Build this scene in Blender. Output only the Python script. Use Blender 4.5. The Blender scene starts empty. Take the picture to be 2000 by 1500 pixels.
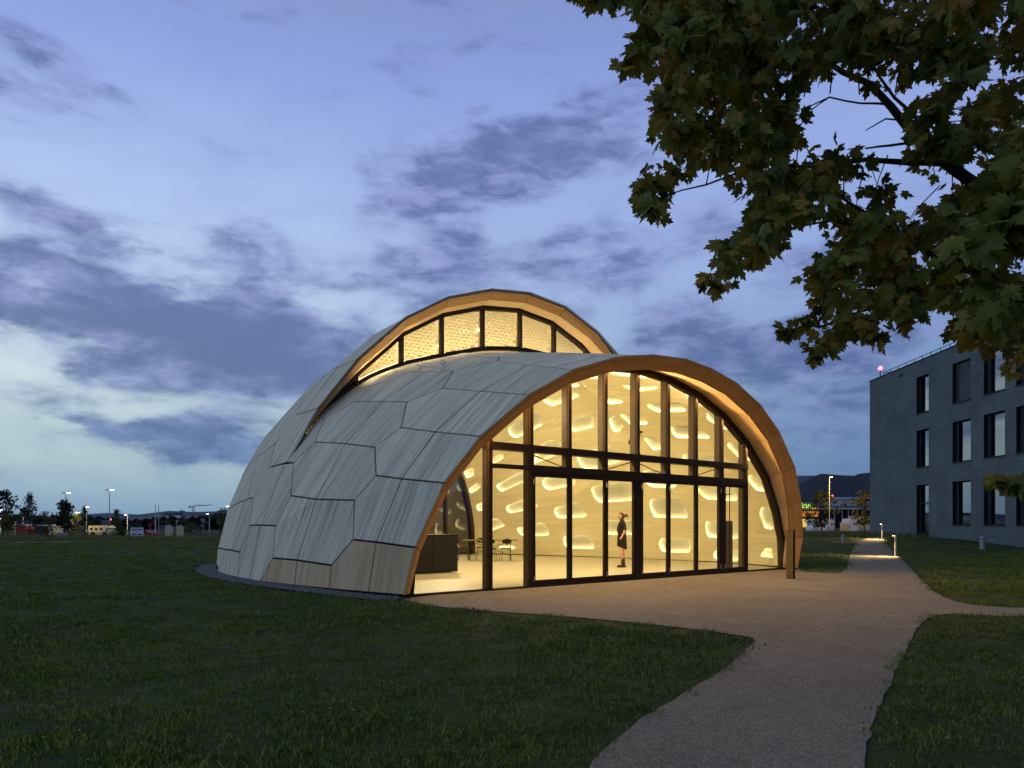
import bpy, bmesh, math, random
import numpy as np
from mathutils import Vector, Matrix
from mathutils.geometry import delaunay_2d_cdt
random.seed(7); np.random.seed(7)
S=bpy.context.scene
COL=S.collection
# ------------------------------------------------------------ camera, light, exposure
cam=bpy.data.cameras.new('camera'); camo=bpy.data.objects.new('camera',cam); COL.objects.link(camo)
camo.location=(0,0,1.4); camo.rotation_euler=(math.radians(90),0,0)
cam.sensor_width=36; cam.lens=25.2; cam.shift_y=0.136; cam.clip_start=.05; cam.clip_end=30000
S.camera=camo
S.view_settings.view_transform='Standard'; S.view_settings.look='None'
S.view_settings.exposure=0; S.view_settings.gamma=1; S.view_settings.use_curve_mapping=False
S.cycles.max_bounces=7; S.cycles.diffuse_bounces=5; S.cycles.glossy_bounces=4; S.cycles.transparent_max_bounces=24
S.cycles.sample_clamp_indirect=6; S.cycles.caustics_reflective=False; S.cycles.caustics_refractive=False
S.cycles.use_denoising=True
SPOT_W=215.0; SILL_W=13.0; BACK_FILL_W=7.0; ARCH_W=29.0
INT=29.0      # strength of the light strips inside the pavilion

def lin(c): return tuple((x/255/12.92 if x/255<=.04045 else ((x/255+.055)/1.055)**2.4) for x in c)
class NT:
    def __init__(s,tree): s.t=tree; s.n=tree.nodes; s.l=tree.links
    def new(s,typ,**k):
        n=s.n.new(typ)
        for a,b in k.items(): setattr(n,a,b)
        return n
    def set(s,sock,v):
        if v is None: return
        if isinstance(v,bpy.types.NodeSocket): s.l.new(v,sock)
        else:
            if sock.type=='RGBA' and hasattr(v,'__len__') and len(v)==3: v=(*v,1)
            sock.default_value=v
    def m(s,op,a,b=None,c=None,clamp=False):
        n=s.new('ShaderNodeMath',operation=op,use_clamp=clamp)
        s.set(n.inputs[0],a); s.set(n.inputs[1],b); s.set(n.inputs[2],c); return n.outputs[0]
    def mix(s,f,a,b,blend='MIX'):
        n=s.new('ShaderNodeMix',data_type='RGBA',blend_type=blend)
        s.set(n.inputs[0],f); s.set(n.inputs[6],a); s.set(n.inputs[7],b); return n.outputs[2]
    def ramp(s,f,stops,interp='LINEAR'):
        n=s.new('ShaderNodeValToRGB'); r=n.color_ramp; r.interpolation=interp
        while len(r.elements)<len(stops): r.elements.new(.5)
        for e,(p,c) in zip(r.elements,stops):
            e.position=p; e.color=(*c,1) if len(c)==3 else c
        s.set(n.inputs[0],f); return n.outputs[0]
    def noise(s,v,scale,detail=4,rough=.55,dist=0):
        n=s.new('ShaderNodeTexNoise'); s.set(n.inputs['Vector'],v)
        n.inputs['Scale'].default_value=scale; n.inputs['Detail'].default_value=detail
        n.inputs['Roughness'].default_value=rough; n.inputs['Distortion'].default_value=dist
        return n.outputs['Fac']
    def smooth(s,x,a,b):
        n=s.new('ShaderNodeMapRange',interpolation_type='SMOOTHSTEP'); s.set(n.inputs[0],x)
        n.inputs[1].default_value=a; n.inputs[2].default_value=b; return n.outputs[0]
    def comb(s,x,y,z=0):
        n=s.new('ShaderNodeCombineXYZ'); s.set(n.inputs[0],x); s.set(n.inputs[1],y); s.set(n.inputs[2],z); return n.outputs[0]

world=bpy.data.worlds.new('World'); S.world=world; world.use_nodes=True
def build_world():
    w=NT(world.node_tree); w.n.clear()
    tc=w.new('ShaderNodeTexCoord'); sep=w.new('ShaderNodeSeparateXYZ'); w.l.new(tc.outputs['Generated'],sep.inputs[0])
    X,Y,Z=sep.outputs
    hor=w.m('SQRT',w.m('ADD',w.m('MULTIPLY',X,X),w.m('ADD',w.m('MULTIPLY',Y,Y),1e-5)))
    el=w.m('DIVIDE',Z,hor); az=w.m('ARCTAN2',X,Y)
    e1=w.m('MULTIPLY',el,1.2,clamp=True)
    sunset=w.ramp(e1,[(0,lin((112,138,174))),(.045,lin((140,161,188))),(.10,lin((166,182,196))),(.20,lin((192,203,219))),(.36,lin((184,198,232))),(.52,lin((158,174,226))),(.75,lin((128,144,214))),(.92,lin((124,134,180))),(1,lin((135,138,160)))])
    far=w.ramp(e1,[(0,lin((56,84,138))),(.10,lin((62,98,152))),(.22,lin((78,114,170))),(.40,lin((120,142,204))),(.60,lin((134,150,212))),(.85,lin((112,126,194))),(.92,lin((118,126,170))),(1,lin((130,133,155)))])
    g=w.m('COSINE',w.m('ADD',az,math.radians(42)))
    g=w.m('POWER',w.m('ADD',w.m('MULTIPLY',g,.5),.5),4.6)
    base=w.mix(g,far,sunset)
    # cloud layer: noise on a flat layer overhead gives streaks that flatten towards the horizon
    k=w.m('ADD',w.m('MAXIMUM',Z,0),.16)
    p=w.comb(w.m('DIVIDE',X,k),w.m('DIVIDE',Y,k),0)
    n1=w.noise(p,1.35,6,.5,.2); 
    p2=w.comb(w.m('MULTIPLY',az,3.0),w.m('MULTIPLY',el,6.6),3.1)
    n2=w.noise(p2,1.9,8,.55,.3)
    nn=w.m('ADD',w.m('MULTIPLY',n1,.2),w.m('MULTIPLY',n2,.8))
    wob=w.m('MULTIPLY',w.m('SUBTRACT',w.noise(p2,1.6,5,.6),.5),.20)
    A=w.m('ADD',az,wob); E=w.m('ADD',el,w.m('MULTIPLY',w.m('SUBTRACT',w.noise(p2,3.1,5,.6),.5),.10))
    tot=None
    blobs=[(20,60,150,90,.26,0),(130,140,110,40,.14,.4),(50,388,85,22,.30,0),(210,470,110,32,.34,.15),(60,450,80,30,.2,0),(110,600,210,62,.46,.1),(300,640,150,36,.3,.0),(480,590,110,50,.40,-.1),(520,690,330,34,.40,.12),(620,640,200,60,.28,0),(330,832,270,26,.40,.12),(440,885,120,26,.34,.1),(150,820,80,12,.2,0),(620,760,200,60,.34,0),
      (930,350,190,80,.34,-.2),(1080,290,160,60,.22,-.2),(800,520,170,40,.26,0),(1080,500,140,50,.24,0),(1290,640,150,45,.42,0),(1500,690,200,64,.46,0),(1620,780,160,30,.2,0),(1250,400,160,60,.14,0),(140,712,60,12,.25,0),(700,430,60,40,.15,0),(1700,500,300,90,.25,0),(-500,500,300,120,.35,0),(2600,500,400,120,.3,0)]
    for px,py,rx,ry,wt,sl in blobs:
        a0=math.atan((px-1000)/1400); c=math.cos(a0); e0=(1022-py)/1400*c
        ra=rx/1400*c*c*1.1; re=ry/1400*c*1.1
        da=w.m('DIVIDE',w.m('SUBTRACT',A,a0),ra)
        de=w.m('DIVIDE',w.m('ADD',w.m('SUBTRACT',E,e0),w.m('MULTIPLY',w.m('SUBTRACT',A,a0),sl)),re)
        q=w.m('EXPONENT',w.m('MULTIPLY',w.m('ADD',w.m('MULTIPLY',da,da),w.m('MULTIPLY',de,de)),-.7))
        q=w.m('MULTIPLY',q,wt); tot=q if tot is None else w.m('ADD',tot,q)
    dens=w.m('ADD',w.m('MULTIPLY',w.m('SUBTRACT',nn,.5),2.1),tot)
    cl=w.smooth(dens,.06,.44)
    thin=w.smooth(dens,-.25,.2)
    n3=w.noise(p2,5.5,6,.6,.3)
    dark=w.ramp(e1,[(0,lin((66,92,144))),(.25,lin((70,88,142))),(.45,lin((78,92,148))),(1,lin((84,95,152)))])
    lite=w.ramp(e1,[(0,lin((100,130,178))),(.25,lin((124,130,188))),(.5,lin((138,142,204))),(1,lin((120,130,200)))])
    cc=w.mix(w.smooth(n3,.35,.68),dark,lite)
    cc=w.mix(w.smooth(dens,.3,.9),cc,dark)
    c1=w.mix(w.m('MULTIPLY',thin,.28),base,lite)
    c2=w.mix(w.m('MULTIPLY',cl,.86),c1,cc)
    sky=w.new('ShaderNodeTexSky',sky_type='NISHITA',sun_disc=False,sun_elevation=math.radians(1.0),sun_rotation=math.radians(-60))
    sc=w.new('ShaderNodeMix',data_type='RGBA',blend_type='MULTIPLY'); sc.inputs[0].default_value=1
    w.l.new(c2,sc.inputs[6]); sc.inputs[7].default_value=(12.5,13.6,11.8,1)
    final=w.mix(.03,sc.outputs[2],sky.outputs[0])
    bg=w.new('ShaderNodeBackground'); bg.inputs[1].default_value=SKY_STRENGTH; w.l.new(final,bg.inputs[0])
    out=w.new('ShaderNodeOutputWorld'); w.l.new(bg.outputs[0],out.inputs[0])
SKY_STRENGTH=.1
build_world()
sl=bpy.data.lights.new('sun','SUN'); sl.energy=.10; sl.angle=math.radians(35); sl.color=(1,.90,.80)
so=bpy.data.objects.new('sun',sl); COL.objects.link(so)
so.rotation_euler=Vector((math.sin(math.radians(-60))*math.cos(math.radians(12)),math.cos(math.radians(-60))*math.cos(math.radians(12)),math.sin(math.radians(12)))).to_track_quat('Z','Y').to_euler()

# ------------------------------------------------------------ materials
def mat(name): 
    m=bpy.data.materials.new(name); m.use_nodes=True; t=NT(m.node_tree); b=t.n['Principled BSDF']; b.inputs['Specular IOR Level'].default_value=.18; return m,t,b
def flat(name,c,rough=.6,metal=0,bump=0,bscale=30,var=.12,vscale=4):
    m,t,b=mat(name); tc=t.new('ShaderNodeTexCoord').outputs['Object']
    n=t.noise(tc,vscale,5); d=tuple(x*(1-var*2) for x in c); l=tuple(min(x*(1+var*1.2),1) for x in c)
    t.set(b.inputs['Base Color'],t.mix(n,d,l)); b.inputs['Roughness'].default_value=rough; b.inputs['Metallic'].default_value=metal
    if bump:
        bp=t.new('ShaderNodeBump'); bp.inputs['Strength'].default_value=bump; t.set(bp.inputs['Height'],t.noise(tc,bscale,4)); t.l.new(bp.outputs[0],b.inputs['Normal'])
    return m
def emit(name,c,s):
    m=bpy.data.materials.new(name); m.use_nodes=True; t=NT(m.node_tree); t.n.clear()
    e=t.new('ShaderNodeEmission'); e.inputs[0].default_value=(*c,1); e.inputs[1].default_value=s
    o=t.new('ShaderNodeOutputMaterial'); t.l.new(e.outputs[0],o.inputs[0]); return m
def wood(name,dark,light,knots=.5,streak=1.0,rough=.7,contrast=1.0,hue=.0):
    """boards with the grain along UV y"""
    m,t,b=mat(name); uv=t.new('ShaderNodeUVMap').outputs[0]
    oi=t.new('ShaderNodeObjectInfo'); off=t.m('MULTIPLY',oi.outputs['Random'],37.0)
    sp=t.new('ShaderNodeSeparateXYZ'); t.l.new(uv,sp.inputs[0])
    x=t.m('ADD',sp.outputs[0],off); y=t.m('ADD',sp.outputs[1],off)
    board=t.new('ShaderNodeTexWhiteNoise',noise_dimensions='1D'); t.set(board.inputs['W'],t.m('FLOOR',t.m('MULTIPLY',x,7.5)))
    s1=t.noise(t.comb(t.m('MULTIPLY',x,16),t.m('MULTIPLY',y,.5),0),1,5,.6,.1)
    s2=t.noise(t.comb(t.m('MULTIPLY',x,70),t.m('MULTIPLY',y,2.2),1),1,4,.6,.3)
    s3=t.noise(t.comb(t.m('MULTIPLY',x,3.1),t.m('MULTIPLY',y,.35),5),1,4,.5)
    f=t.m('ADD',t.m('MULTIPLY',s1,.75*streak),t.m('ADD',t.m('MULTIPLY',s2,.35),t.m('ADD',t.m('MULTIPLY',board.outputs[0],.22),t.m('MULTIPLY',s3,.35))))
    f=t.smooth(f,.78-.32/contrast,.84+.34/contrast)
    c=t.mix(f,dark,light)
    c=t.mix(t.m('MULTIPLY',oi.outputs['Random'],.28),c,tuple((a+b)*.36 for a,b in zip(dark,light)))
    # knots
    v=t.new('ShaderNodeTexVoronoi'); v.inputs['Scale'].default_value=1; v.inputs['Randomness'].default_value=1
    t.set(v.inputs['Vector'],t.comb(t.m('MULTIPLY',x,6.5),t.m('MULTIPLY',y,3.6),0))
    kk=t.smooth(v.outputs['Distance'],.11,.05); kn=t.noise(t.comb(x,y,2),2.2,2)
    kk=t.m('MULTIPLY',kk,t.smooth(kn,.47,.60))
    c=t.mix(t.m('MULTIPLY',kk,knots),c,tuple(a*.35 for a in dark))
    t.set(b.inputs['Base Color'],c); b.inputs['Roughness'].default_value=rough
    bp=t.new('ShaderNodeBump'); bp.inputs['Strength'].default_value=.25; bp.inputs['Distance'].default_value=.01; t.set(bp.inputs['Height'],s2); t.l.new(bp.outputs[0],b.inputs['Normal'])
    return m
M={}
M['grey_wood']=wood('weathered_larch',(.225,.213,.150),(.77,.725,.525),1.0,1.35,.7,1.15)
M['tan_wood']=wood('fresh_larch',(.38,.255,.12),(.75,.56,.32),1.0,1.25,.7,1.1)
M['rim_wood']=wood('rim_larch',(.48,.26,.095),(.68,.40,.16),.5,.8)
M['soffit_wood_lit']=wood('lit_soffit_larch',(.58,.40,.20),(.80,.60,.34),.5,.8)  # lighter copy of the rim larch, batten glow put into its colour
M['rim_front_lit']=wood('lit_rim_front_larch',(.58,.28,.075),(.80,.44,.14),.5,.8)  # brighter orange copy of the rim larch, warm bounce light put into colour
M['inner_wood']=wood('inner_spruce',(.56,.48,.285),(.78,.70,.46),.3,1.0,.55,.8)
M['membrane']=flat('dark_membrane',(.012,.012,.014),.8)
M['frame']=flat('dark_bronze_frame',(.038,.022,.011),.6,0,0)
M['fin']=flat('fin_wood',(.105,.075,.048),.6)
M['felt']=flat('recess_felt',(.36,.345,.26),.9,0,0,30,.04)
M['floor_in']=flat('screed_floor',(.45,.385,.26),.38,0,.02,40,.05,1.2); M['floor_in'].node_tree.nodes['Principled BSDF'].inputs['Specular IOR Level'].default_value=.5
M['black']=flat('black_laminate',(.010,.008,.006),.6); M['black'].node_tree.nodes['Principled BSDF'].inputs['Specular IOR Level'].default_value=.12
M['steel']=flat('steel',(.5,.5,.48),.35,.8)
M['black_steel']=flat('black_steel',(.02,.02,.02),.4,.3)
M['strip']=emit('light_strip',(1,.84,.50),INT*.8)
M['strip_low']=emit('light_strip_low',(1,.84,.50),INT*1.5)
M['sill_strip']=emit('sill_strip',(1,.80,.46),3.2)
def glass(name,tint=(1,1,1),ior=1.45,boost=1.0):
    m=bpy.data.materials.new(name); m.use_nodes=True; t=NT(m.node_tree); t.n.clear()
    tr=t.new('ShaderNodeBsdfTransparent'); tr.inputs[0].default_value=(*tint,1)
    gl=t.new('ShaderNodeBsdfGlossy'); gl.inputs['Roughness'].default_value=.0
    lw=t.new('ShaderNodeLayerWeight'); lw.inputs[0].default_value=.5; f0=((ior-1)/(ior+1))**2
    fr=t.m('ADD',f0,t.m('MULTIPLY',t.m('POWER',lw.outputs['Facing'],5),1-f0))
    mx=t.new('ShaderNodeMixShader'); t.set(mx.inputs[0],t.m('MULTIPLY',fr,boost,clamp=True))
    t.l.new(tr.outputs[0],mx.inputs[1]); t.l.new(gl.outputs[0],mx.inputs[2])
    o=t.new('ShaderNodeOutputMaterial'); t.l.new(mx.outputs[0],o.inputs[0]); return m
M['glass']=glass('clear_glass',(.95,.96,.94),1.45,.5); M['rear_glass']=glass('tinted_rear_glass',(.42,.38,.34),1.5,4.0)
def flapmat():
    m=bpy.data.materials.new('cellulose_flap'); m.use_nodes=True; t=NT(m.node_tree); t.n.clear()
    d=t.new('ShaderNodeBsdfDiffuse'); d.inputs[0].default_value=(.72,.66,.5,1)
    tl=t.new('ShaderNodeBsdfTranslucent'); tl.inputs[0].default_value=(.80,.72,.52,1)
    mx=t.new('ShaderNodeMixShader'); mx.inputs[0].default_value=.6; t.l.new(d.outputs[0],mx.inputs[1]); t.l.new(tl.outputs[0],mx.inputs[2])
    o=t.new('ShaderNodeOutputMaterial'); t.l.new(mx.outputs[0],o.inputs[0]); return m
M['flap']=flapmat()

# ------------------------------------------------------------ helpers
def mesh(name,verts,faces,m=None,smooth=False,uv=None):
    me=bpy.data.meshes.new(name); me.from_pydata([tuple(map(float,v)) for v in verts],[],[tuple(int(i) for i in f) for f in faces]); 
    if m: me.materials.append(m)
    if smooth: me.polygons.foreach_set('use_smooth',[True]*len(me.polygons))
    if uv is not None:
        l=me.uv_layers.new(name='UVMap'); vi=np.empty(len(me.loops),int); me.loops.foreach_get('vertex_index',vi)
        l.data.foreach_set('uv',np.asarray(uv,float)[vi].ravel())
    me.update(); return me
def obj(name,me,parent=None,label=None,cat=None,group=None,kind=None,loc=None,rz=0):
    o=bpy.data.objects.new(name,me); COL.objects.link(o)
    if parent: o.parent=parent
    if label: o['label']=label
    if cat: o['category']=cat
    if group: o['group']=group
    if kind: o['kind']=kind
    if loc: o.location=loc
    if rz: o.rotation_euler=(0,0,rz)
    return o
class MB:
    """collects boxes, tubes and lathes into one mesh"""
    def __init__(s): s.v=[];s.f=[]
    def add(s,v,f):
        k=len(s.v); s.v+=[tuple(p) for p in v]; s.f+=[tuple(i+k for i in q) for q in f]; return s
    def box(s,c,d,R=None):
        x,y,z=(a/2 for a in d); P=[Vector((i*x,j*y,k*z)) for k in(-1,1) for j in(-1,1) for i in(-1,1)]
        if R is not None: P=[R@p for p in P]
        P=[p+Vector(c) for p in P]
        return s.add(P,[(0,2,3,1),(4,5,7,6),(0,1,5,4),(2,6,7,3),(0,4,6,2),(1,3,7,5)])
    def tube(s,pts,rs,n=8,cap=True):
        pts=[Vector(p) for p in pts]; rs=rs if hasattr(rs,'__len__') else [rs]*len(pts); V=[];F=[]
        for i,p in enumerate(pts):
            d=(pts[min(i+1,len(pts)-1)]-pts[max(i-1,0)]).normalized(); up=Vector((0,0,1)) if abs(d.z)<.95 else Vector((1,0,0))
            a=d.cross(up).normalized(); b=d.cross(a)
            for k in range(n):
                t=2*math.pi*k/n; V.append(p+a*math.cos(t)*rs[i]+b*math.sin(t)*rs[i])
        for i in range(len(pts)-1):
            for k in range(n): F.append((i*n+k,i*n+(k+1)%n,(i+1)*n+(k+1)%n,(i+1)*n+k))
        if cap: F.append(tuple(range(n))[::-1]); F.append(tuple((len(pts)-1)*n+k for k in range(n)))
        return s.add(V,F)
    def rings(s,rings,n=16):
        """rings: (cx,cy,cz,rx,ry)"""
        V=[];F=[]
        for cx,cy,cz,rx,ry in rings:
            for k in range(n): t=2*math.pi*k/n; V.append((cx+rx*math.cos(t),cy+ry*math.sin(t),cz))
        for i in range(len(rings)-1):
            for k in range(n): F.append((i*n+k,i*n+(k+1)%n,(i+1)*n+(k+1)%n,(i+1)*n+k))
        F.append(tuple(range(n))[::-1]); F.append(tuple((len(rings)-1)*n+k for k in range(n)))
        return s.add(V,F)
    def build(s,name,m,parent=None,smooth=False,**k): return obj(name,mesh(name,s.v,s.f,m,smooth),parent,**k)
def copy_tree(o,parent=None):
    c=o.copy(); COL.objects.link(c); c.parent=parent
    for ch in list(o.children): copy_tree(ch,c)
    return c
def thing(name,label,cat,loc=(0,0,0),group=None,rz=0): return obj(name,None,None,label,cat,group,None,loc,rz)
def terr(x,y):
    a=np.clip((np.asarray(y,float)-33)/12,0,1); b=np.clip((np.asarray(x,float)-8)/10,0,1); a=a*a*(3-2*a); b=b*b*(3-2*b); return .5*a*b
def inpoly(P,x,y):
    x=np.asarray(x,float);y=np.asarray(y,float);c=np.zeros(x.shape,bool)
    for i in range(len(P)):
        (x1,y1),(x2,y2)=P[i-1],P[i]
        if y1==y2: continue
        c^=((y1>y)!=(y2>y))&(x<(x2-x1)*(y-y1)/(y2-y1)+x1)
    return c
def pdist(P,x,y):
    x=np.asarray(x,float);y=np.asarray(y,float);d=np.full(x.shape,1e9)
    for i in range(len(P)):
        (x1,y1),(x2,y2)=P[i-1],P[i]; L=(x2-x1)**2+(y2-y1)**2+1e-9
        t=np.clip(((x-x1)*(x2-x1)+(y-y1)*(y2-y1))/L,0,1); d=np.minimum(d,np.hypot(x-x1-t*(x2-x1),y-y1-t*(y2-y1)))
    return d
# ------------------------------------------------------------ pavilion surfaces; (s, d, h): along the front, into the building, up
F0=np.array([-1.94,13.6]); U_=np.array([.77877,.62730]); N_=np.array([-.62730,.77877])
def BW(p):
    p=np.atleast_2d(np.asarray(p,float)); xy=F0+p[:,0:1]*U_+p[:,1:2]*N_; return np.c_[xy,p[:,2]]
def WB(x,y):
    q=np.stack([np.asarray(x,float)-F0[0],np.asarray(y,float)-F0[1]],-1); return q@U_,q@N_
def resamp(P,n=201):
    P=np.array(P,float);Q=np.vstack([2*P[0]-P[1],P,2*P[-1]-P[-2]]);out=[]
    for i in range(1,len(Q)-2):
        p0,p1,p2,p3=Q[i-1:i+3]
        for t in np.linspace(0,1,12,endpoint=False):
            out.append(.5*((2*p1)+(-p0+p2)*t+(2*p0-5*p1+4*p2-p3)*t*t+(-p0+3*p1-3*p2+p3)*t**3))
    out.append(P[-1]);out=np.array(out)
    L=np.r_[0,np.cumsum(np.linalg.norm(np.diff(out,axis=0),axis=1))];L/=L[-1]
    T=np.linspace(0,1,n);return np.stack([np.interp(T,L,out[:,j]) for j in range(3)],1)
O_=[[-0.333,-0.354,0.079],[-0.143,-0.436,0.958],[0.403,-0.578,2.156],[1.158,-0.698,3.074],[2.275,-0.825,3.979],[3.434,-0.918,4.623],[4.618,-0.979,5.03],[5.811,-1.013,5.256],[6.977,-1.024,5.327],[8.007,-1.012,5.247],[9.147,-0.98,5.035],[10.388,-0.913,4.588],[11.452,-0.824,3.975],[12.489,-0.696,3.056],[13.095,-0.563,2.041],[13.409,-0.437,0.967],[13.242,-0.35,0.05]]
O_=np.array(O_)
def plane(pts,d0): return np.array([(s,d0-.13*(s-6.5),h) for s,h in pts],float)
CL=plane([(-1.0,0),(-.75,1.2),(-.3,2.2),(.25,3.05),(1.15,4.25),(2.6,5.47),(3.9,6.13),(5.2,6.54),(6.6,6.92),(8.0,7.08),(9.4,6.97),(10.7,6.5),(12,5.6),(13.2,4.5),(14.1,2.4),(14.6,0)],6.6)
CU=plane([(-1.0,0),(-.75,1.2),(-.3,2.2),(.28,3.03),(1.1,4.5),(2.2,5.99),(3.6,7.35),(5.0,8.2),(6.5,8.7),(7.96,8.83),(9.35,8.6),(10.7,7.95),(11.6,7.3),(12.6,6.2),(13.5,4.6),(14.2,2.5),(14.6,0)],6.0)
_a=np.linspace(np.pi,0,41);_c,_s=np.cos(_a),np.sin(_a);_S=6.42+5.68*np.sign(_c)*abs(_c)**.8
BK=np.stack([_S,13.8+.1*(_S-6.5),5.78*np.clip(_s,0,1)**.8],1)
NT_,MV=401,121
A_,C_,D_,B_=[resamp(q,NT_)[:,None] for q in (O_,CL,CU,BK)]
_v=np.linspace(0,2,2*MV-1)[None,:,None]
LG=A_*(_v-1)*(_v-2)/2+C_*_v*(2-_v)+B_*_v*(_v-1)/2
LG[:,:,2]=(.3*LG+.7*np.where(_v<1,A_+(C_-A_)*_v,C_+(B_-C_)*np.maximum(_v-1,0)**1.5))[:,:,2]
_w=np.linspace(0,1,MV)[None,:,None]
UG=D_+(B_-D_)*_w**2.3; UG[:,:,1]=(D_+(B_-D_)*_w)[:,:,1]
_T=np.linspace(0,1,NT_)
def offset(G,t):
    nn=np.cross(np.gradient(G,axis=0),np.gradient(G,axis=1));nn/=np.linalg.norm(nn,axis=-1,keepdims=True)+1e-9
    sg=np.sign(((np.array([6.5,6.5,1.])-G)*nn).sum(-1,keepdims=True)); nn=nn*sg
    r=G+nn*t; r[...,2]=np.maximum(r[...,2],0); return r,nn
_m=np.minimum(_T,1-_T);_b=np.clip((_m-.13)/.09,0,1);_b=(_b*_b*(3-2*_b))[:,None,None]
_x=(.085+.915*np.linspace(0,1,MV))*(MV-1);_i=np.minimum(_x.astype(int),MV-2);_f=(_x-_i)[None,:,None]
_Ub,_nU=offset(_b*(UG[:,_i]*(1-_f)+UG[:,_i+1]*_f)+(1-_b)*LG[:,MV-1:],.34)
IG,IN_=offset(LG,.34); IG[:,MV:]=_Ub[:,1:]; IN_[:,MV:]=_nU[:,1:]
def samp(G,t,v,vmax):
    x=min(max(t,0),1)*(G.shape[0]-1);y=min(max(v/vmax,0),1)*(G.shape[1]-1)
    i,j=min(int(x),G.shape[0]-2),min(int(y),G.shape[1]-2);a,b=x-i,y-j
    return (G[i,j]*(1-a)+G[i+1,j]*a)*(1-b)+(G[i,j+1]*(1-a)+G[i+1,j+1]*a)*b
RT=[0,.0475,.1163,.1775,.2525,.3225,.3875,.45,.5112,.565,.625,.6937,.7575,.83,.8925,.9513,1]
RU=[.13,.1975,.27,.3462,.4088,.4712,.5275,.5838,.6412,.7,.77,.83,.87]
def L(t,v): 
    if v==0:
        k=int(np.argmin([abs(t-r) for r in RT]))
        if abs(t-RT[k])<.02: return O_[k]
    return samp(LG,t,v,2)
def Uf(t,w): return samp(UG,t,w,1)
def IN(t,v): return samp(IG,t,v,2)
# where the inner surface crosses the plane of the glass
V0=[]
for i in range(NT_):
    c=IG[i,:MV,1]; j=int(np.argmax(c>.06)); V0.append(2*j/(2*MV-2) if j else 0)
V0=np.array(V0)
def v0(t): return float(np.interp(t,_T,V0))
def outn(P):
    """normal of a polygon, pointing out of the building"""
    P=np.asarray(P);n=np.zeros(3);c=P.mean(0)
    for i in range(len(P)): n+=np.cross(P[i-1]-c,P[i]-c)
    n/=np.linalg.norm(n)+1e-12
    return n if n@(c-np.array([6.5,6.5,.5]))>0 else -n
def board(name,P,th,m,parent,gap=.012,tdir=None,uvscale=1.0,inward=None,**k):
    """a flat board: outline P (building coordinates), inset by gap, thickness th away from the outside"""
    P=[np.asarray(p,float) for p in P]; n=outn(P) if inward is None else inward
    c=np.mean(P,axis=0); q=[];N=len(P)
    for i in range(N):
        a,b,e=P[i-1],P[i],P[(i+1)%N]; d1=(b-a);d1/=np.linalg.norm(d1)+1e-9; d2=(e-b);d2/=np.linalg.norm(d2)+1e-9
        m1=np.cross(n,d1); m2=np.cross(n,d2); 
        if m1@(c-a)<0: m1=-m1
        if m2@(c-b)<0: m2=-m2
        bi=m1+m2; den=1+m1@m2
        q.append(b+bi*gap/max(den,.35))
    q=np.array(q); r=q-n*th
    if tdir is None: tdir=np.array([0,0,1.]) 
    ty=tdir-n*(tdir@n); ty/=np.linalg.norm(ty)+1e-9; tx=np.cross(ty,n)
    V=np.vstack([q,r]); uv=np.stack([(V-c)@tx,(V-c)@ty],1)*uvscale
    f=[tuple(range(N)),tuple(range(2*N-1,N-1,-1))]+[(i,i+N,(i+1)%N+N,(i+1)%N) for i in range(N)]
    # make the outer face point outwards
    nn=np.zeros(3); cc=q.mean(0)
    for i in range(N): nn+=np.cross(q[i-1]-cc,q[i]-cc)
    if nn@n<0: f=[t[::-1] for t in f]
    return obj(name,mesh(name,BW(V),f,m,uv=uv),parent,**k)
pav=thing('timber_pavilion','domed larch-panelled pavilion glowing from inside through its arched glass front','pavilion')
sub=[]   # outlines for the dark layer under the boards
pts={'b0':(0,.1125),'b1':(.05,.1292),'b2':(.0512,.2167),'b3':(.0238,.275),'b4':(0,.2625),'b5':(.0262,.4458),'b6':(0,.4292),'b7':(.0262,.6),'b8':(0,.65),'b9':(.0612,.65),'b10':(.0612,.7708),'b11':(.06,.8875),'b12':(0,.75),'b13':(.0288,.9083),'b14':(.03,1.0375),'b15':(.03,1.1625),'b16':(0,.8667),'b17':(0,1.0083),'b18':(0,1.225),'c1':(.12,.15),'c2':(.1238,.2625),'c3':(.0938,.2875),'c4':(.0938,.4792),'c5':(.0975,.6583),'c6':(.1425,.8292),'c7':(.1413,.9125),'c8':(.1388,1.0667),'c9':(.095,1.0167),'c10':(.0938,1.0833),'c11':(.0925,1.1333),'c12':(.0912,1.2417),'d1':(.185,.1708),'d2':(.1925,.3375),'d3':(.1625,.375),'d4':(.1688,.5583),'d5':(.1725,.7875),'e1':(.2612,.1917),'e2':(.2688,.3833),'e3':(.24,.4667),'e4':(.2425,.6125),'e5':(.2438,.8125),'e6':(.2125,.8958),'g1':(.34,.2208),'g2':(.36,.4333),'g3':(.3188,.5083),'g4':(.3175,.6542),'g5':(.3175,.8042),'g6':(.2812,.8625),'k1':(.4338,.3125),
 'r0':(0,0),'r1':(.0475,0),'r2':(.1163,0),'r3':(.1775,0),'r4':(.2525,0),'r5':(.3225,0),'r6':(.3875,0),'r7':(.45,0),'e7':(.2137,.965),'T':(.1435,.9),'k2':(.395,.55),'k3':(.435,.5),
 's1':(.23,1),'s2':(.275,1),'s3':(.305,1),'s4':(.33,1),'s5':(.36,1),'s6':(.41,1),'s7':(.445,1),
 'm1':(.03,1.62),'m2':(0,1.62),'m3':(.0912,1.7),'m4':(.03,2),'m5':(0,2),'m6':(.0912,2)}
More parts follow.
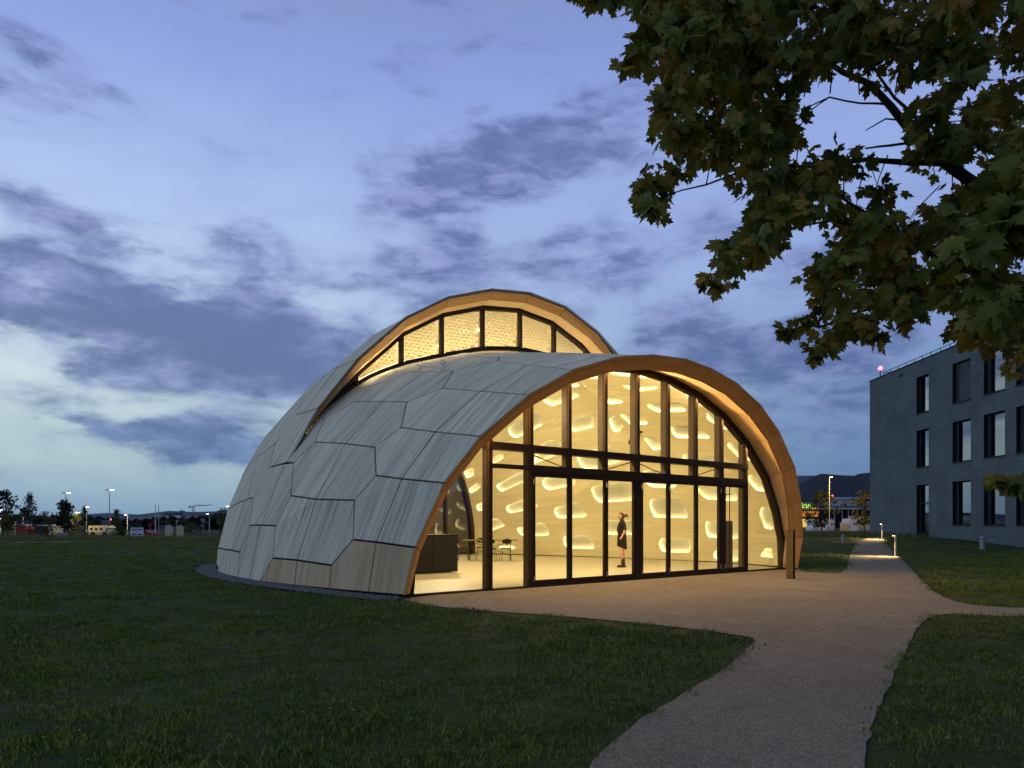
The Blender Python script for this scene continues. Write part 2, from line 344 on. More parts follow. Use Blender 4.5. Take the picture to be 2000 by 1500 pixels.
upt={'u1':(.1975,0),'u5':(.27,0),'u9':(.3462,0),'u10':(.4088,0),'u11':(.4712,0),'u2':(.2,.2542),'u6':(.1638,.3208),'u3':(.235,.3625),'u4':(.2738,.2667),'u7':(.1588,.5625),'u8':(.215,.55),'v1':(.151,.8),'v2':(.151,1),'v3':(.2137,.8),'v4':(.2137,1),'v5':(.3462,.27),
 'v6':(.27,.52),'v7':(.27,.8),'v8':(.27,1),'w1':(.3462,.55),'w2':(.3462,.8),'w3':(.3462,1),'x1':(.4088,.27),'x2':(.4088,.55),'x3':(.4088,.8),'x4':(.4088,1),'y1':(.4712,.27),'y2':(.4712,.55),'y3':(.4712,.8),'y4':(.4712,1)}
def PT(k,mir):
    if k in pts:
        t,v=pts[k]; t=1-t if mir else t
        return L(t,v)
    t,w=upt[k]; t=1-t if mir else t
    if w==0:
        r=min(RU,key=lambda q:abs(q-t)); t=r if abs(r-t)<.03 else t
    return Uf(t,w)
polys='''r0 r1 b1 b0|b0 b1 b2 b3 b4|b4 b3 b5 b6|b6 b5 b7 b8|b8 b7 b9 b10 b12|b12 b10 b11 b13 b16|b16 b13 b14 b17|b17 b14 b15 b18|r1 r2 c1 b1|b1 c1 c2 c3 b2|b2 c3 c4 b5 b3|b5 c4 c5 b9 b7|b9 c5 c6 c7 b10|b10 c7 c8 c9 b11|b11 c9 c11 b14 b13|b14 c11 c12 b15|r2 r3 d1 c1|c1 d1 d2 d3 c2|c2 d3 d4 c4 c3|c4 d4 d5 c6 c5|c6 d5 e6 e7 T|r3 r4 e1 d1|d1 e1 e2 e3 d2|d2 e3 e4 d4 d3|d4 e4 e5 e6 d5|e6 e5 g6 s2 s1 e7|e5 e4 g4 g5 g6|e4 e3 e2 g3 g4|e2 e1 g1 g2 g3|r4 r5 g1 e1|g6 g5 s3 s2|g5 g4 s4 s3|g4 g3 s5 s4|g3 g2 k2 s6 s5|g2 g1 k1 k3 k2|r5 r6 k1 g1|r6 r7 k1|k2 k3 s7 s6|b18 b15 m1 m2|b15 c12 m3 m1|m2 m1 m4 m5|m1 m3 m6 m4|c11 c10 u7 c12|c12 u7 v1 m3|m3 v1 v2 m6|T u1 u2 u6 c8|c9 c8 u6 u7 c10|u1 u5 u4 u3 u2|u6 u2 u3 u8 u7|u7 u8 v3 v1|v1 v3 v4 v2|u3 u4 v6 u8|u8 v6 v7 v3|v3 v7 v8 v4|u5 u9 v5 u4|u4 v5 w1 v6|v6 w1 w2 v7|v7 w2 w3 v8|u9 u10 x1 v5|v5 x1 x2 w1|w1 x2 x3 w2|w2 x3 x4 w3|u10 u11 y1 x1|x1 y1 y2 x2|x2 y2 y3 x3|x3 y3 y4 x4'''
UD=set(upt)
def panel(P,low):
    c=np.mean(P,axis=0); n=outn(P)
    td=np.array([0,0,1.]); td=td-n*(td@n)
    if np.linalg.norm(td)<.35: td=np.array([1,0,0.])
    o=board('cladding_panel',P,.035,M['tan_wood'] if low else M['grey_wood'],pav,.021,td); sub.append(P)
    return o
for mir in (False,True):
    for qi,q in enumerate(polys.split('|')):
        ks=q.split(); P=[PT(k,mir) for k in ks]
        panel(P,qi<4)
panel([PT('r7',0),O_[8],PT('r7',1) if False else O_[9],PT('k1',1),PT('k1',0)],False)
panel([PT('k1',0),PT('k1',1),PT('k3',1),PT('k3',0)],False)
panel([PT('k3',0),PT('k3',1),PT('s7',1),PT('s7',0)],False)
for a,b in (('u11','y1'),('y1','y2'),('y2','y3'),('y3','y4')): panel([PT(a,0),PT(a,1),PT(b,1),PT(b,0)],False)
V=[];Fc=[]
for P in sub:
    n=outn(P); k=len(V); V+=[p-n*.05 for p in P]; Fc.append(tuple(range(k,k+len(P))))
obj('weather_membrane',mesh('weather_membrane',BW(V),Fc,M['membrane']),pav)
# ---- rim bands and soffits
def inward2(P,i):
    a=P[max(i-1,0)];b=P[min(i+1,len(P)-1)]; d=b-a; n=np.array([d[2],0,-d[0]]); n/=np.linalg.norm(n)
    c=np.array([6.6,0,1.]); 
    return n if n@(c-P[i])>0 else -n
_raw=[(0.02,0),(.1,.93),(.38,1.74),(.93,2.75),(1.93,3.68),(3.17,4.42),(4.3,4.84),(5.4,5.08),(6.55,5.17),(7.7,5.08),(8.8,4.84),(9.93,4.42),(11.17,3.68),(12.17,2.75),(12.75,1.74),(13.05,.93),(13.1,0)]
Gt_f=[(s,.05,h) for s,h in _raw]
GI=[IN(t,v0(t)) for t in RT]
Gt=[np.array(Gt_f[i])-inward2(np.array(Gt_f),i)*.10 for i in range(17)]
I_=[O_[i]+inward2(O_,i)*.28+np.array([0,.27,0]) for i in range(17)]
for a in (0,16): I_[a][2]=O_[a][2]; 
for i in range(16):
    n=np.cross(O_[i+1]-O_[i],I_[i]-O_[i]); n/=np.linalg.norm(n); n=n if n[1]<0 else -n
    ac=O_[i+1]-O_[i]
    fw_=np.array([0,-.035,0]); board('rim_board',[O_[i]+fw_,O_[i+1]+fw_,I_[i+1]+fw_*.6,I_[i]+fw_*.6],.03,M['rim_front_lit'],pav,.006,ac,inward=n)
    g0,g1=Gt[i].copy(),Gt[i+1].copy()
    if i==0: g0[2]=I_[0][2]
    if i==15: g1[2]=I_[16][2]
    n=np.cross(I_[i+1]-I_[i],g0-I_[i]); n/=np.linalg.norm(n); c=np.array([6.6,0,1.]); n=n if n@(c-I_[i])>0 else -n
    board('soffit_board',[I_[i],I_[i+1],g1,g0],.03,M['soffit_wood_lit'],pav,.006,ac,inward=n)
RUP=[Uf(t,0) for t in RU]; IUP=[]; SUP=[]
for i,p in enumerate(RUP):
    k=0 if i in (0,12) else (.55 if i in (1,11) else 1)
    n=inward2(RUP,i); q=p+n*.27*k+np.array([0,.24*k,0]); IUP.append(q)
    g=p+n*.40*k+np.array([0,.62,0]); SUP.append(g)
for i in range(12):
    ac=RUP[i+1]-RUP[i]
    for nm,P in (('rim_board',[RUP[i],RUP[i+1],IUP[i+1],IUP[i]]),('soffit_board',[IUP[i],IUP[i+1],SUP[i+1],SUP[i]])):
        mm_=M['soffit_wood_lit'] if nm[0]=='s' else M['rim_wood']
        e=P[3]-P[0] if np.linalg.norm(P[3]-P[0])>.01 else P[2]-P[1]
        n=np.cross(P[1]-P[0],e); n/=np.linalg.norm(n); c=np.array([7,4,3.]); n=n if n@(c-P[0])>0 else -n
        if np.linalg.norm(P[0]-P[3])<.01: P=P[:3]
        elif np.linalg.norm(P[1]-P[2])<.01: P=[P[0],P[1],P[3]]
        board(nm,P,.03,mm_,pav,.006,ac,inward=n)
# dark edge strip along both rims, and plinth
mb=MB()
for R_ in (O_,np.array(RUP)):
    W_=BW(R_+np.array([0,-.012,.012])); mb.tube(W_,.009,5)
mb.build('rim_edge_strip',M['membrane'],pav)
bk=[]
for i in range(24):
    t0,t1=i/24,(i+1)/24
    P=[Uf(t0,1),Uf(t1,1),IN(t1,2),IN(t0,2)]
    n=np.array([0,1.,0]); board('rear_rim_board',P,.03,M['rim_wood'],pav,.005,P[1]-P[0],inward=n)
def plinth(t):
    vs=np.linspace(0,2,40); lo=[L(t,v) if v else O_[0 if t<.5 else 16] for v in vs]; sgn=1 if t<.5 else -1
    V=[];F=[]
    for p in lo:
        for ds,h in ((.04,.16),(.04,-.05),(.22,-.05)): q=p.copy(); q[0]+=sgn*ds; q[2]=h; V.append(q)
    for i in range(len(lo)-1):
        for k in range(2): F.append((i*3+k,i*3+k+1,i*3+k+4,i*3+k+3))
    obj('plinth',mesh('plinth',BW(V),F,M['membrane']),pav)
plinth(0);plinth(1)
# ---- glazed front
def arch(s):
    P=np.array(Gt_f); j=P[:,2].argmax()
    if s<=P[j,0]: return float(np.interp(s,P[:j+1,0],P[:j+1,2]))
    return float(np.interp(-s,-P[j:,0][::1],P[j:,2])) if False else float(np.interp(s,P[j:,0],P[j:,2])) if np.all(np.diff(P[j:,0])>0) else float(np.interp(-s,(-P[j:,0])[::-1],P[j:,2][::-1]))
# arched frame between soffit and glass
V=[];F=[]
for i in range(17):
    o=Gt[i]+0; q_=GI[i]; g=np.array(Gt_f[i]); n=inward2(np.array(Gt_f),i); g2=g+n*.05
    o[1]=.0
    for q in (np.array([o[0],-.03,o[2]]),np.array([g2[0],-.03,g2[2]]),np.array([g2[0],.16,g2[2]]),np.array([q_[0],.10,q_[2]])): V.append(q)
for i in range(16):
    for k in range(4): F.append((i*4+k,i*4+(k+1)%4,(i+1)*4+(k+1)%4,(i+1)*4+k))
obj('arch_frame',mesh('arch_frame',BW(V),F,M['frame']),pav)
def bbox(mbx,s0,s1,d0,d1,h0,h1):
    c=BW([(s,d,h) for h in(h0,h1) for d in(d0,d1) for s in(s0,s1)])
    mbx.add(c,[(0,2,3,1),(4,5,7,6),(0,1,5,4),(2,6,7,3),(0,4,6,2),(1,3,7,5)])
MS=[1.91,3.02,4.16,5.33,6.47,7.64,8.79,9.95,11.11]
for i,s in enumerate(MS):
    top=arch(s)+.05; h0=.03 if i in (0,8) else 2.95
    a=MB(); bbox(a,s-.045,s+.045,-.03,.05,h0,top); m_=a.build('mullion',M['frame'],pav)
    a=MB(); bbox(a,s-.03,s+.03,.051,.23,.03 if i in(0,1,8) else 2.5,top-.02); a.build('mullion_fin',M['fin'],m_)
def beam(name,s0,s1,h0,h1,d0=-.04,d1=.20):
    a=MB(); bbox(a,s0,s1,d0,d1,h0,h1); return a.build(name,M['frame'],pav)
beam('transom_beam',MS[0]-.05,MS[8]+.05,2.94,3.09,-.045,.2)
beam('transom_beam',MS[0]-.05,MS[1],2.55,2.64,-.042,.06)
beam('door_head_beam',MS[1]-.02,MS[8]+.05,2.50,2.66,-.042,.2)
beam('door_sill',MS[0],MS[8]+.05,.0,.045,-.045,.12)
beam('floor_rail',.05,MS[0],.0,.05,-.02,.06); beam('floor_rail',MS[8],13.1,.0,.05,-.02,.06)
for i in range(1,8):
    s=MS[i]; a=MB(); bbox(a,s-.05,s+.05,-.035,.06,2.66,2.94); a.build('transom_post',M['frame'],pav)
    a=MB(); bbox(a,s-.05,s+.03,.061,.2,2.66,2.94); a.build('mullion_fin',M['fin'],pav)
for b,dr in ((1,-1),(3,1),(4,-1),(6,1)):
    s0,s1=MS[b]+.05,MS[b+1]-.05; a=MB()
    P=BW([(s0,.12,2.92 if dr<0 else 2.66),(s1-.1*0,.12,2.66 if dr<0 else 2.92)]); a.tube(P,.012,6); a.build('brace_rod',M['black_steel'],pav)
def pane(P,parent=None,d=.02,th=.012,name='glass_pane',m=None):
    """P list of (s,h)"""
    V=[(s,d,h) for s,h in P]+[(s,d+th,h) for s,h in P]; n=len(P)
    f=[tuple(range(n)),tuple(range(2*n-1,n-1,-1))]+[(i,i+n,(i+1)%n+n,(i+1)%n) for i in range(n)]
    return obj(name,mesh(name,BW(V),f,m or M['glass']),parent or pav)
def ss(a,b,n=7): return [a+(b-a)*i/(n-1) for i in range(n)]
pane([(.1,.05)]+[(s,arch(s)) for s in ss(.1,MS[0]-.045,12)]+[(MS[0]-.045,.05)])
pane([(MS[8]+.045,.05)]+[(s,arch(s)) for s in ss(MS[8]+.045,13.02,12)]+[(13.02,.05)])
for i in range(8):
    a,b=MS[i]+.045,MS[i+1]-.045
    pane([(a,3.09)]+[(s,arch(s)+.02) for s in ss(a,b)]+[(b,3.09)]); pane([(a,2.66),(a,2.94),(b,2.94),(b,2.66)])
pane([(MS[0]+.045,.045),(MS[0]+.045,2.55),(MS[1]-.05,2.55),(MS[1]-.05,.045)])
edges=[3.06,4.16,5.33,6.38,7.64,8.79,9.88,11.06]; edges_l=[3.06,4.16,5.33,6.56,7.64,8.79,10.02]
leaves=[(3.06,4.16),(4.16,5.33),(5.33,6.36),(6.58,7.64),(7.64,8.79),(8.79,9.86),(10.04,11.06)]
for a,b in ((3.0,3.06),(6.36,6.58),(9.86,10.04),(11.06,11.16)): beam('door_jamb',a,b,.045,2.5,-.04,.1)
for i,(a,b) in enumerate(leaves):
    mbx=MB(); fw=.062
    bbox(mbx,a+.004,a+fw,-.03,.035,.05,2.495); bbox(mbx,b-fw,b-.004,-.03,.035,.05,2.495)
    bbox(mbx,a+fw,b-fw,-.03,.035,.05,.16); bbox(mbx,a+fw,b-fw,-.03,.035,2.41,2.495)
    d=mbx.build('door_leaf',M['frame'],pav); pane([(a+fw,.16),(a+fw,2.41),(b-fw,2.41),(b-fw,.16)],d,0.0)
    hg=MB()
    if i in (0,1,2,3,4,5,6):
        sx=a+.006 if i in(0,2,3,4,6) else b-.006
        for h in (.2,2.3): hg.tube(BW([(sx,-.045,h-.06),(sx,-.045,h+.06)]),.01,6)
        hg.build('hinge',M['steel'],d)
    if i==6:
        hb=MB(); P=BW([(a+.14,-.09,.1),(a+.14,-.09,2.42)]); hb.tube(P,.014,8)
        for h in (.3,2.2): hb.tube(BW([(a+.14,-.09,h),(a+.05,-.03,h)]),.01,6)
        hb.build('pull_handle',M['black_steel'],d)
# ---- skylight
SLs=[3.85,5.17,6.6,8.0,9.35,10.7]
TOPP=[(p[0],p[2]) for p in SUP if True]
def sd(s): return 6.6-.13*(s-6.5)
def sill(s):
    P=C_[:,0]; j=P[:,0].argmin() if False else 0
    return float(np.interp(s,P[:,0],P[:,2]))
def stop_(s):
    X=[p[0] for p in TOPP]; Z=[p[1] for p in TOPP]; return float(np.interp(s,X,Z))
Ss=np.linspace(1.6,12.6,34)
V=[];F=[]
for s in Ss:
    for dd,hh in ((-.05,sill(s)-.02),(-.05,sill(s)+.10),(.12,sill(s)+.10),(.12,sill(s)-.02)): V.append((s,sd(s)+dd,hh))
for i in range(len(Ss)-1):
    for k in range(4): F.append((i*4+k,i*4+(k+1)%4,(i+1)*4+(k+1)%4,(i+1)*4+k))
obj('skylight_sill',mesh('skylight_sill',BW(V),F,M['frame']),pav)
V=[]
for s in Ss:
    t=max(stop_(s),sill(s)+.05)
    for dd,hh in ((-.06,t+.08),(-.06,t-.09),(.12,t-.09),(.12,t+.08)): V.append((s,sd(s)+dd,hh))
obj('skylight_head',mesh('skylight_head',BW(V),F,M['frame']),pav)
for s in SLs+[2.45]:
    if stop_(s)-sill(s)<.2: continue
    a=MB(); bbox(a,s-.05,s+.05,sd(s)-.05,sd(s)+.06,sill(s),stop_(s)); m_=a.build('skylight_mullion',M['frame'],pav)
    a=MB(); bbox(a,s-.05,s+.02,sd(s)+.061,sd(s)+.11,sill(s),stop_(s)); a.build('mullion_fin',M['fin'],m_)
bnd=[2.5]+SLs+[11.8]
_fl=None; flaps=0; rest=MB()
fv=[];ff=[]
for j in range(5):
    for i in range(4):
        u=-1+2*i/3; q=j/4; xx=.094*u*(1-.22*q*abs(u)); z=-.150*q*(1-.32*u*u*q)+.02; y=-.075*q**1.5*(1-.55*u*u); fv.append((xx,y,z))
for j in range(4):
    for i in range(3): ff.append((j*4+i,j*4+i+1,j*4+i+5,j*4+i+4))
fme=mesh('shading_flap',fv,ff,M['flap'],True)
ang=math.atan2(U_[1],U_[0])-math.atan(.13)
for b in range(7):
    s0,s1=bnd[b]+.06,bnd[b+1]-.06
    P=[(s0,sill(s0)+.1)]+[(s,max(stop_(s)-.08,sill(s)+.11)) for s in ss(s0,s1,6)]+[(s1,sill(s1)+.1)]
    V=[(s,sd(s)+.03,h) for s,h in P]; n=len(V); V+=[(s,d+.012,h) for s,d,h in V]
    f=[tuple(range(n)),tuple(range(2*n-1,n-1,-1))]+[(i,i+n,(i+1)%n+n,(i+1)%n) for i in range(n)]
    obj('glass_pane',mesh('glass_pane',BW(V),f,M['glass']),pav)
    nc=max(3,round((s1-s0)/.175)); 
    for r in range(29):
        for c in range(nc):
            s=s0+.09+(s1-s0-.18)*(c+(.5 if r%2 else 0))/(nc-.5); 
            if s>s1-.05: continue
            h=max(sill(s0),0)+.02+.100*r+ (sill(s)-sill(s0))*0
            if h<sill(s)+.10 or h>stop_(s)-.06: continue
            p=BW([(s,sd(s)+.17,h+.08)])[0]
            if flaps<300:
                o=obj('shading_flap',fme,pav,loc=tuple(p),rz=ang+random.uniform(-.08,.08)); o.rotation_euler.x=random.uniform(-.1,.1); flaps+=1
            else:
                R=Matrix.Rotation(ang,3,'Z'); rest.add([R@Vector(q)+Vector(p) for q in fv],ff)
if rest.v: rest.build('shading_flaps',M['flap'],pav,True,kind='stuff')
a=MB(); P0=BW([(s,sd(s)+.10,sill(s)+.105) for s in ss(2.45,11.5,24)]); P1=BW([(s,sd(s)+.12,sill(s)+.125) for s in ss(2.45,11.5,24)])
for i in range(23): a.add([P0[i],P0[i+1],P1[i+1],P1[i]],[(0,1,2,3)])
a.build('sill_light_strip',M['sill_strip'],pav)
a=MB(); P0=BW([(s,sd(s)+.12,sill(s)-.02) for s in ss(2.0,12,24)]); P1=BW([(s,sd(s)+.62,sill(s)-.02) for s in ss(2.0,12,24)]); P2=BW([(s,sd(s)+.62,sill(s)+.06) for s in ss(2.0,12,24)])
for i in range(23): a.add([P0[i],P0[i+1],P1[i+1],P1[i]],[(0,1,2,3)]); a.add([P1[i],P1[i+1],P2[i+1],P2[i]],[(0,1,2,3)])
a.build('strip_screen_tray',M['inner_wood'],pav)  # added tray, screens the strip's glow from below
# ---- inner lining: one panel per light recess
PK=[[[0.788,1.93],[0.808,1.94],[0.81,1.985],[0.79,1.985]],[[0.836,1.996],[0.851,1.992],[0.841,1.925],[0.834,1.921],[0.828,1.933],[0.826,1.942]],[[0.88,1.975],[0.895,1.967],[0.886,1.896],[0.88,1.887],[0.873,1.892],[0.871,1.929]],[[0.795,1.9],[0.81,1.9],[0.807,1.858],[0.799,1.721],[0.784,1.704],[0.776,1.712],[0.772,1.775],[0.784,1.883]],[[0.845,1.863],[0.854,1.854],[0.859,1.837],[0.845,1.692],[0.84,1.646],[0.83,1.642],[0.826,1.654],[0.825,1.708],[0.84,1.854]],[[0.893,1.833],[0.905,1.821],[0.906,1.796],[0.897,1.658],[0.891,1.646],[0.885,1.646],[0.879,1.658],[0.875,1.721],[0.886,1.821]],[[0.931,1.954],[0.94,1.954],[0.943,1.913],[0.935,1.85],[0.93,1.842],[0.915,1.871],[0.914,1.883],[0.922,1.946]],[[0.941,1.783],[0.949,1.779],[0.956,1.758],[0.956,1.625],[0.95,1.617],[0.931,1.637],[0.929,1.65],[0.938,1.779]],[[0.968,1.554],[0.976,1.55],[0.98,1.529],[0.981,1.4],[0.975,1.387],[0.956,1.413],[0.956,1.542],[0.961,1.55]],[[0.906,1.579],[0.919,1.571],[0.922,1.554],[0.922,1.413],[0.917,1.404],[0.9,1.421],[0.893,1.438],[0.893,1.45],[0.899,1.567]],[[0.85,1.608],[0.859,1.6],[0.865,1.583],[0.861,1.446],[0.855,1.417],[0.848,1.417],[0.844,1.442],[0.843,1.583]],[[0.871,1.354],[0.89,1.342],[0.896,1.321],[0.896,1.137],[0.885,1.108],[0.864,1.133],[0.863,1.163],[0.866,1.337]],[[0.934,1.329],[0.951,1.325],[0.955,1.3],[0.955,1.121],[0.948,1.1],[0.93,1.108],[0.929,1.312]],[[0.907,1.042],[0.897,1.033],[0.894,1.012],[0.891,0.85],[0.897,0.838],[0.917,0.808],[0.924,0.812],[0.926,0.825],[0.926,1.017],[0.924,1.029]],[[0.97,1.021],[0.98,1.012],[0.983,0.996],[0.983,0.838],[0.979,0.821],[0.966,0.808],[0.96,0.825],[0.96,0.996],[0.965,1.012]],[[0.871,0.754],[0.88,0.754],[0.89,0.725],[0.896,0.683],[0.896,0.404],[0.88,0.379],[0.865,0.421]],[[0.94,0.721],[0.953,0.717],[0.958,0.7],[0.959,0.512],[0.953,0.396],[0.945,0.383],[0.935,0.392],[0.929,0.5],[0.929,0.621],[0.929,0.7],[0.931,0.713]],[[0.912,0.3],[0.901,0.275],[0.9,0.258],[0.901,0.204],[0.938,0.183],[0.938,0.25],[0.935,0.271]],[[0.986,0.321],[0.99,0.312],[0.993,0.129],[0.969,0.158],[0.968,0.258],[0.97,0.271]],[[0.844,0.317],[0.845,0.229],[0.873,0.217],[0.873,0.283],[0.858,0.333]],[[0.82,0.762],[0.812,0.733],[0.812,0.496],[0.833,0.433],[0.838,0.438],[0.838,0.529],[0.835,0.738]],[[0.751,0.696],[0.745,0.525],[0.746,0.487],[0.77,0.458],[0.777,0.479],[0.782,0.721],[0.771,0.738]],[[0.708,0.746],[0.7,0.721],[0.689,0.537],[0.685,0.446],[0.705,0.45],[0.714,0.475],[0.723,0.708]],[[0.654,0.771],[0.651,0.758],[0.633,0.483],[0.638,0.429],[0.652,0.471],[0.672,0.675],[0.674,0.729]],[[0.585,0.42],[0.59,0.38],[0.61,0.38],[0.615,0.62],[0.61,0.66],[0.59,0.66]],[[0.682,0.86],[0.7,0.85],[0.706,0.95],[0.7,0.975],[0.684,0.97]],[[0.729,0.958],[0.725,0.867],[0.741,0.812],[0.751,0.838],[0.754,0.95]],[[0.765,1.03],[0.785,1.02],[0.8,1.09],[0.798,1.13],[0.775,1.13]],[[0.784,0.938],[0.781,0.854],[0.799,0.838],[0.807,0.863],[0.809,0.917]],[[0.823,1.375],[0.83,1.375],[0.839,1.358],[0.841,1.317],[0.835,1.137],[0.828,1.129],[0.815,1.154],[0.812,1.167],[0.819,1.367]],[[0.74,1.683],[0.75,1.688],[0.76,1.679],[0.765,1.654],[0.758,1.483],[0.741,1.458],[0.733,1.467],[0.726,1.488],[0.736,1.667]],[[0.768,1.4],[0.776,1.4],[0.79,1.358],[0.789,1.192],[0.771,1.163],[0.761,1.158],[0.755,1.192],[0.76,1.383]],[[0.714,1.425],[0.73,1.392],[0.73,1.312],[0.728,1.212],[0.72,1.221],[0.713,1.292]],[[0.69,1.12],[0.705,1.11],[0.712,1.2],[0.705,1.27],[0.692,1.27]],[[0.819,1.617],[0.806,1.596],[0.79,1.538],[0.787,1.467],[0.801,1.433],[0.812,1.458]],[[0.654,0.342],[0.652,0.279],[0.679,0.271],[0.681,0.329],[0.671,0.367]],[[0.71,0.346],[0.71,0.275],[0.745,0.263],[0.749,0.275],[0.748,0.321],[0.728,0.388]],[[0.784,0.375],[0.78,0.354],[0.779,0.263],[0.815,0.254],[0.816,0.263],[0.815,0.338],[0.792,0.388]],[[0.978,1.879],[0.984,1.879],[0.985,1.808],[0.979,1.8],[0.976,1.817]]]
def rect(t,v,dt,dv): return [[t-dt*.5,v-dv*.3],[t-dt*.3,v-dv*.5],[t+dt*.3,v-dv*.5],[t+dt*.5,v-dv*.35],[t+dt*.5,v+dv*.35],[t+dt*.25,v+dv*.5],[t-dt*.25,v+dv*.5],[t-dt*.5,v+dv*.3]]
PK=[q for q in PK]
PK+=[rect(.63,.3,.03,.24),rect(.62,.86,.03,.2),rect(.565,.2,.03,.2),rect(.555,.7,.03,.26),rect(.86,.93,.03,.2),rect(.925,1.56,.025,.12) if False else rect(.6,1.3,.03,.25),rect(.65,1.55,.03,.25),rect(.58,1.7,.03,.22),rect(.64,1.85,.03,.18),rect(.7,1.75,.03,.22),rect(.985,.57,.018,.2),rect(.66,1.25,.03,.2)]
PK+=[[[1-t,v] for t,v in q][::-1] for q in PK]
PK+=[rect(.5,.42,.03,.28),rect(.5,.85,.03,.2),rect(.52,1.25,.03,.2),rect(.49,1.55,.03,.25),rect(.5,1.88,.03,.18)]
SX,SY=21.0,6.8
def chaikin(P,n=2):
    for _ in range(n):
        Q=[]
        for i in range(len(P)):
            a,b=np.array(P[i]),np.array(P[(i+1)%len(P)]); k=min(.25,.055/(np.hypot(*(b-a))+1e-6)); Q+=[a*(1-k)+b*k,a*k+b*(1-k)]
        P=Q
    return P
PM=[np.array([(t*SX,v*SY) for t,v in q]) for q in PK]
CE=[p.mean(0) for p in PM]
def clip(poly,nx,ny,c):
    out=[]
    for i in range(len(poly)):
        a,b=poly[i-1],poly[i]; da=nx*a[0]+ny*a[1]-c; db=nx*b[0]+ny*b[1]-c
        if (da<=0)!=(db<=0): k=da/(da-db); out.append((a[0]+(b[0]-a[0])*k,a[1]+(b[1]-a[1])*k))
        if db<=0: out.append(b)
    return out
VS=.16*SY; SPL=1.0*SY
def evalp(x,y,dep):
    t,v=x/SX,y/SY
    if v<.1605: v=v0(t)
    p=samp(IG,t,v,2); n=samp(IN_,t,v,2); return p-n*dep
cells=0
for ci,(hole,c) in enumerate(zip(PM,CE)):
    mid=.16*SX<c[0]<.84*SX
    y0,y1=VS,2*SY
    if mid:
        if c[1]<SPL: y1=SPL
        else: y0=SPL+.13
    poly=[(0,y0),(SX,y0),(SX,y1),(0,y1)]
    for cj,e in enumerate(CE):
        if cj==ci: continue
        d=e-c; 
        if np.hypot(d[0],d[1]*.4)>9: continue
        m_=(c+e)/2; dd=d*np.array([1,.16]); poly=clip(poly,dd[0],dd[1],float(dd@m_))
        if len(poly)<3: break
    if len(poly)<3: continue
    poly=[p for i,p in enumerate(poly) if math.dist(p,poly[i-1])>.02]
    # densify outline
    out=[]
    for i in range(len(poly)):
        a,b=poly[i],poly[(i+1)%len(poly)]; k=max(1,int(math.dist(a,b)/.45))
        out+=[(a[0]+(b[0]-a[0])*j/k,a[1]+(b[1]-a[1])*j/k) for j in range(k)]
    ring=[tuple(q) for q in chaikin(chaikin(hole,1),1)]
    cc=np.mean(ring,axis=0)
    # keep the hole inside the cell
    s=1.0
    for _ in range(14):
        rr=[tuple(cc+(np.array(q)-cc)*s) for q in ring]
        xs=np.array(rr); 
        if np.all(inpoly(poly,xs[:,0],xs[:,1])) and pdist(poly,xs[:,0],xs[:,1]).min()>.07: break
        s*=.93
    ring=rr
    gx=np.arange(min(p[0] for p in out),max(p[0] for p in out),.42); gy=np.arange(min(p[1] for p in out),max(p[1] for p in out),.5)
    G=[(x,y) for x in gx for y in gy]
    if G:
        GA=np.array(G); ok=inpoly(out,GA[:,0],GA[:,1])&~inpoly(ring,GA[:,0],GA[:,1])&(pdist(out,GA[:,0],GA[:,1])>.12)&(pdist(ring,GA[:,0],GA[:,1])>.1); G=[tuple(g) for g in GA[ok]]
    no,nr=len(out),len(ring)
    vs=[Vector(p) for p in out]+[Vector(p) for p in ring]+[Vector(p) for p in G]
    ed=[(i,(i+1)%no) for i in range(no)]+[(no+i,no+(i+1)%nr) for i in range(nr)]
    try: rv,re,rf,ov,oe,of=delaunay_2d_cdt(vs,ed,[],1,1e-5)
    except Exception: continue
    ctr=np.array([[sum(rv[i].x for i in f)/3,sum(rv[i].y for i in f)/3] for f in rf if len(f)==3])
    if not len(ctr): rv,re,rf,ov,oe,of=delaunay_2d_cdt(vs,ed,[],0,1e-5); ctr=np.array([[sum(rv[i].x for i in f)/3,sum(rv[i].y for i in f)/3] for f in rf])
    keep=inpoly(out,ctr[:,0],ctr[:,1])&~inpoly(ring,ctr[:,0],ctr[:,1])
    pr=random.uniform(-.008,.008)
    V=[evalp(q.x,q.y,pr) for q in rv]; F=[tuple(f) for f,k in zip([f for f in rf if len(f)==3],keep) if k]
    nb=len(V); q=[evalp(x,y,pr+.035) for x,y in out]; q0=[evalp(x,y,pr) for x,y in out]; V+=q0+q
    F+=[(nb+i,nb+(i+1)%no,nb+no+(i+1)%no,nb+no+i) for i in range(no)]
    uv=[(p.x,p.y) for p in rv]+[(x,y) for x,y in out]*2
    me=mesh('lining_panel',BW(V),F,M['inner_wood'],uv=uv)
    lp=obj('lining_panel',me,pav); cells+=1
    # recess
    cc=np.mean(ring,axis=0); sp=np.array([(np.ptp([q[0] for q in ring])/2),(np.ptp([q[1] for q in ring])/2)])
    def rg(dl,dep):
        o=[]
        for q in ring:
            d=np.array(q)-cc; o.append((cc+d*(1+dl/np.maximum(sp,.1)),dep))
        return o
    lv=[rg(0,pr),rg(0,.03),rg(.06,.03)]
    V=[evalp(a[0],a[1],b) for r in lv for a,b in r]; F=[]
    for k in range(2): F+=[(k*nr+i,k*nr+(i+1)%nr,(k+1)*nr+(i+1)%nr,(k+1)*nr+i) for i in range(nr)]
    sp_=sp.min()
    lv2=[rg(.06,.03),rg(.06,.085),rg(.02,.105),rg(-sp_*.5,.135),rg(-sp_*.85,.14)]; b0=len(V)
    V+=[evalp(a[0],a[1],b) for r in lv2 for a,b in r]
    for k in range(4): F+=[(b0+k*nr+i,b0+k*nr+(i+1)%nr,b0+(k+1)*nr+(i+1)%nr,b0+(k+1)*nr+i) for i in range(nr)]
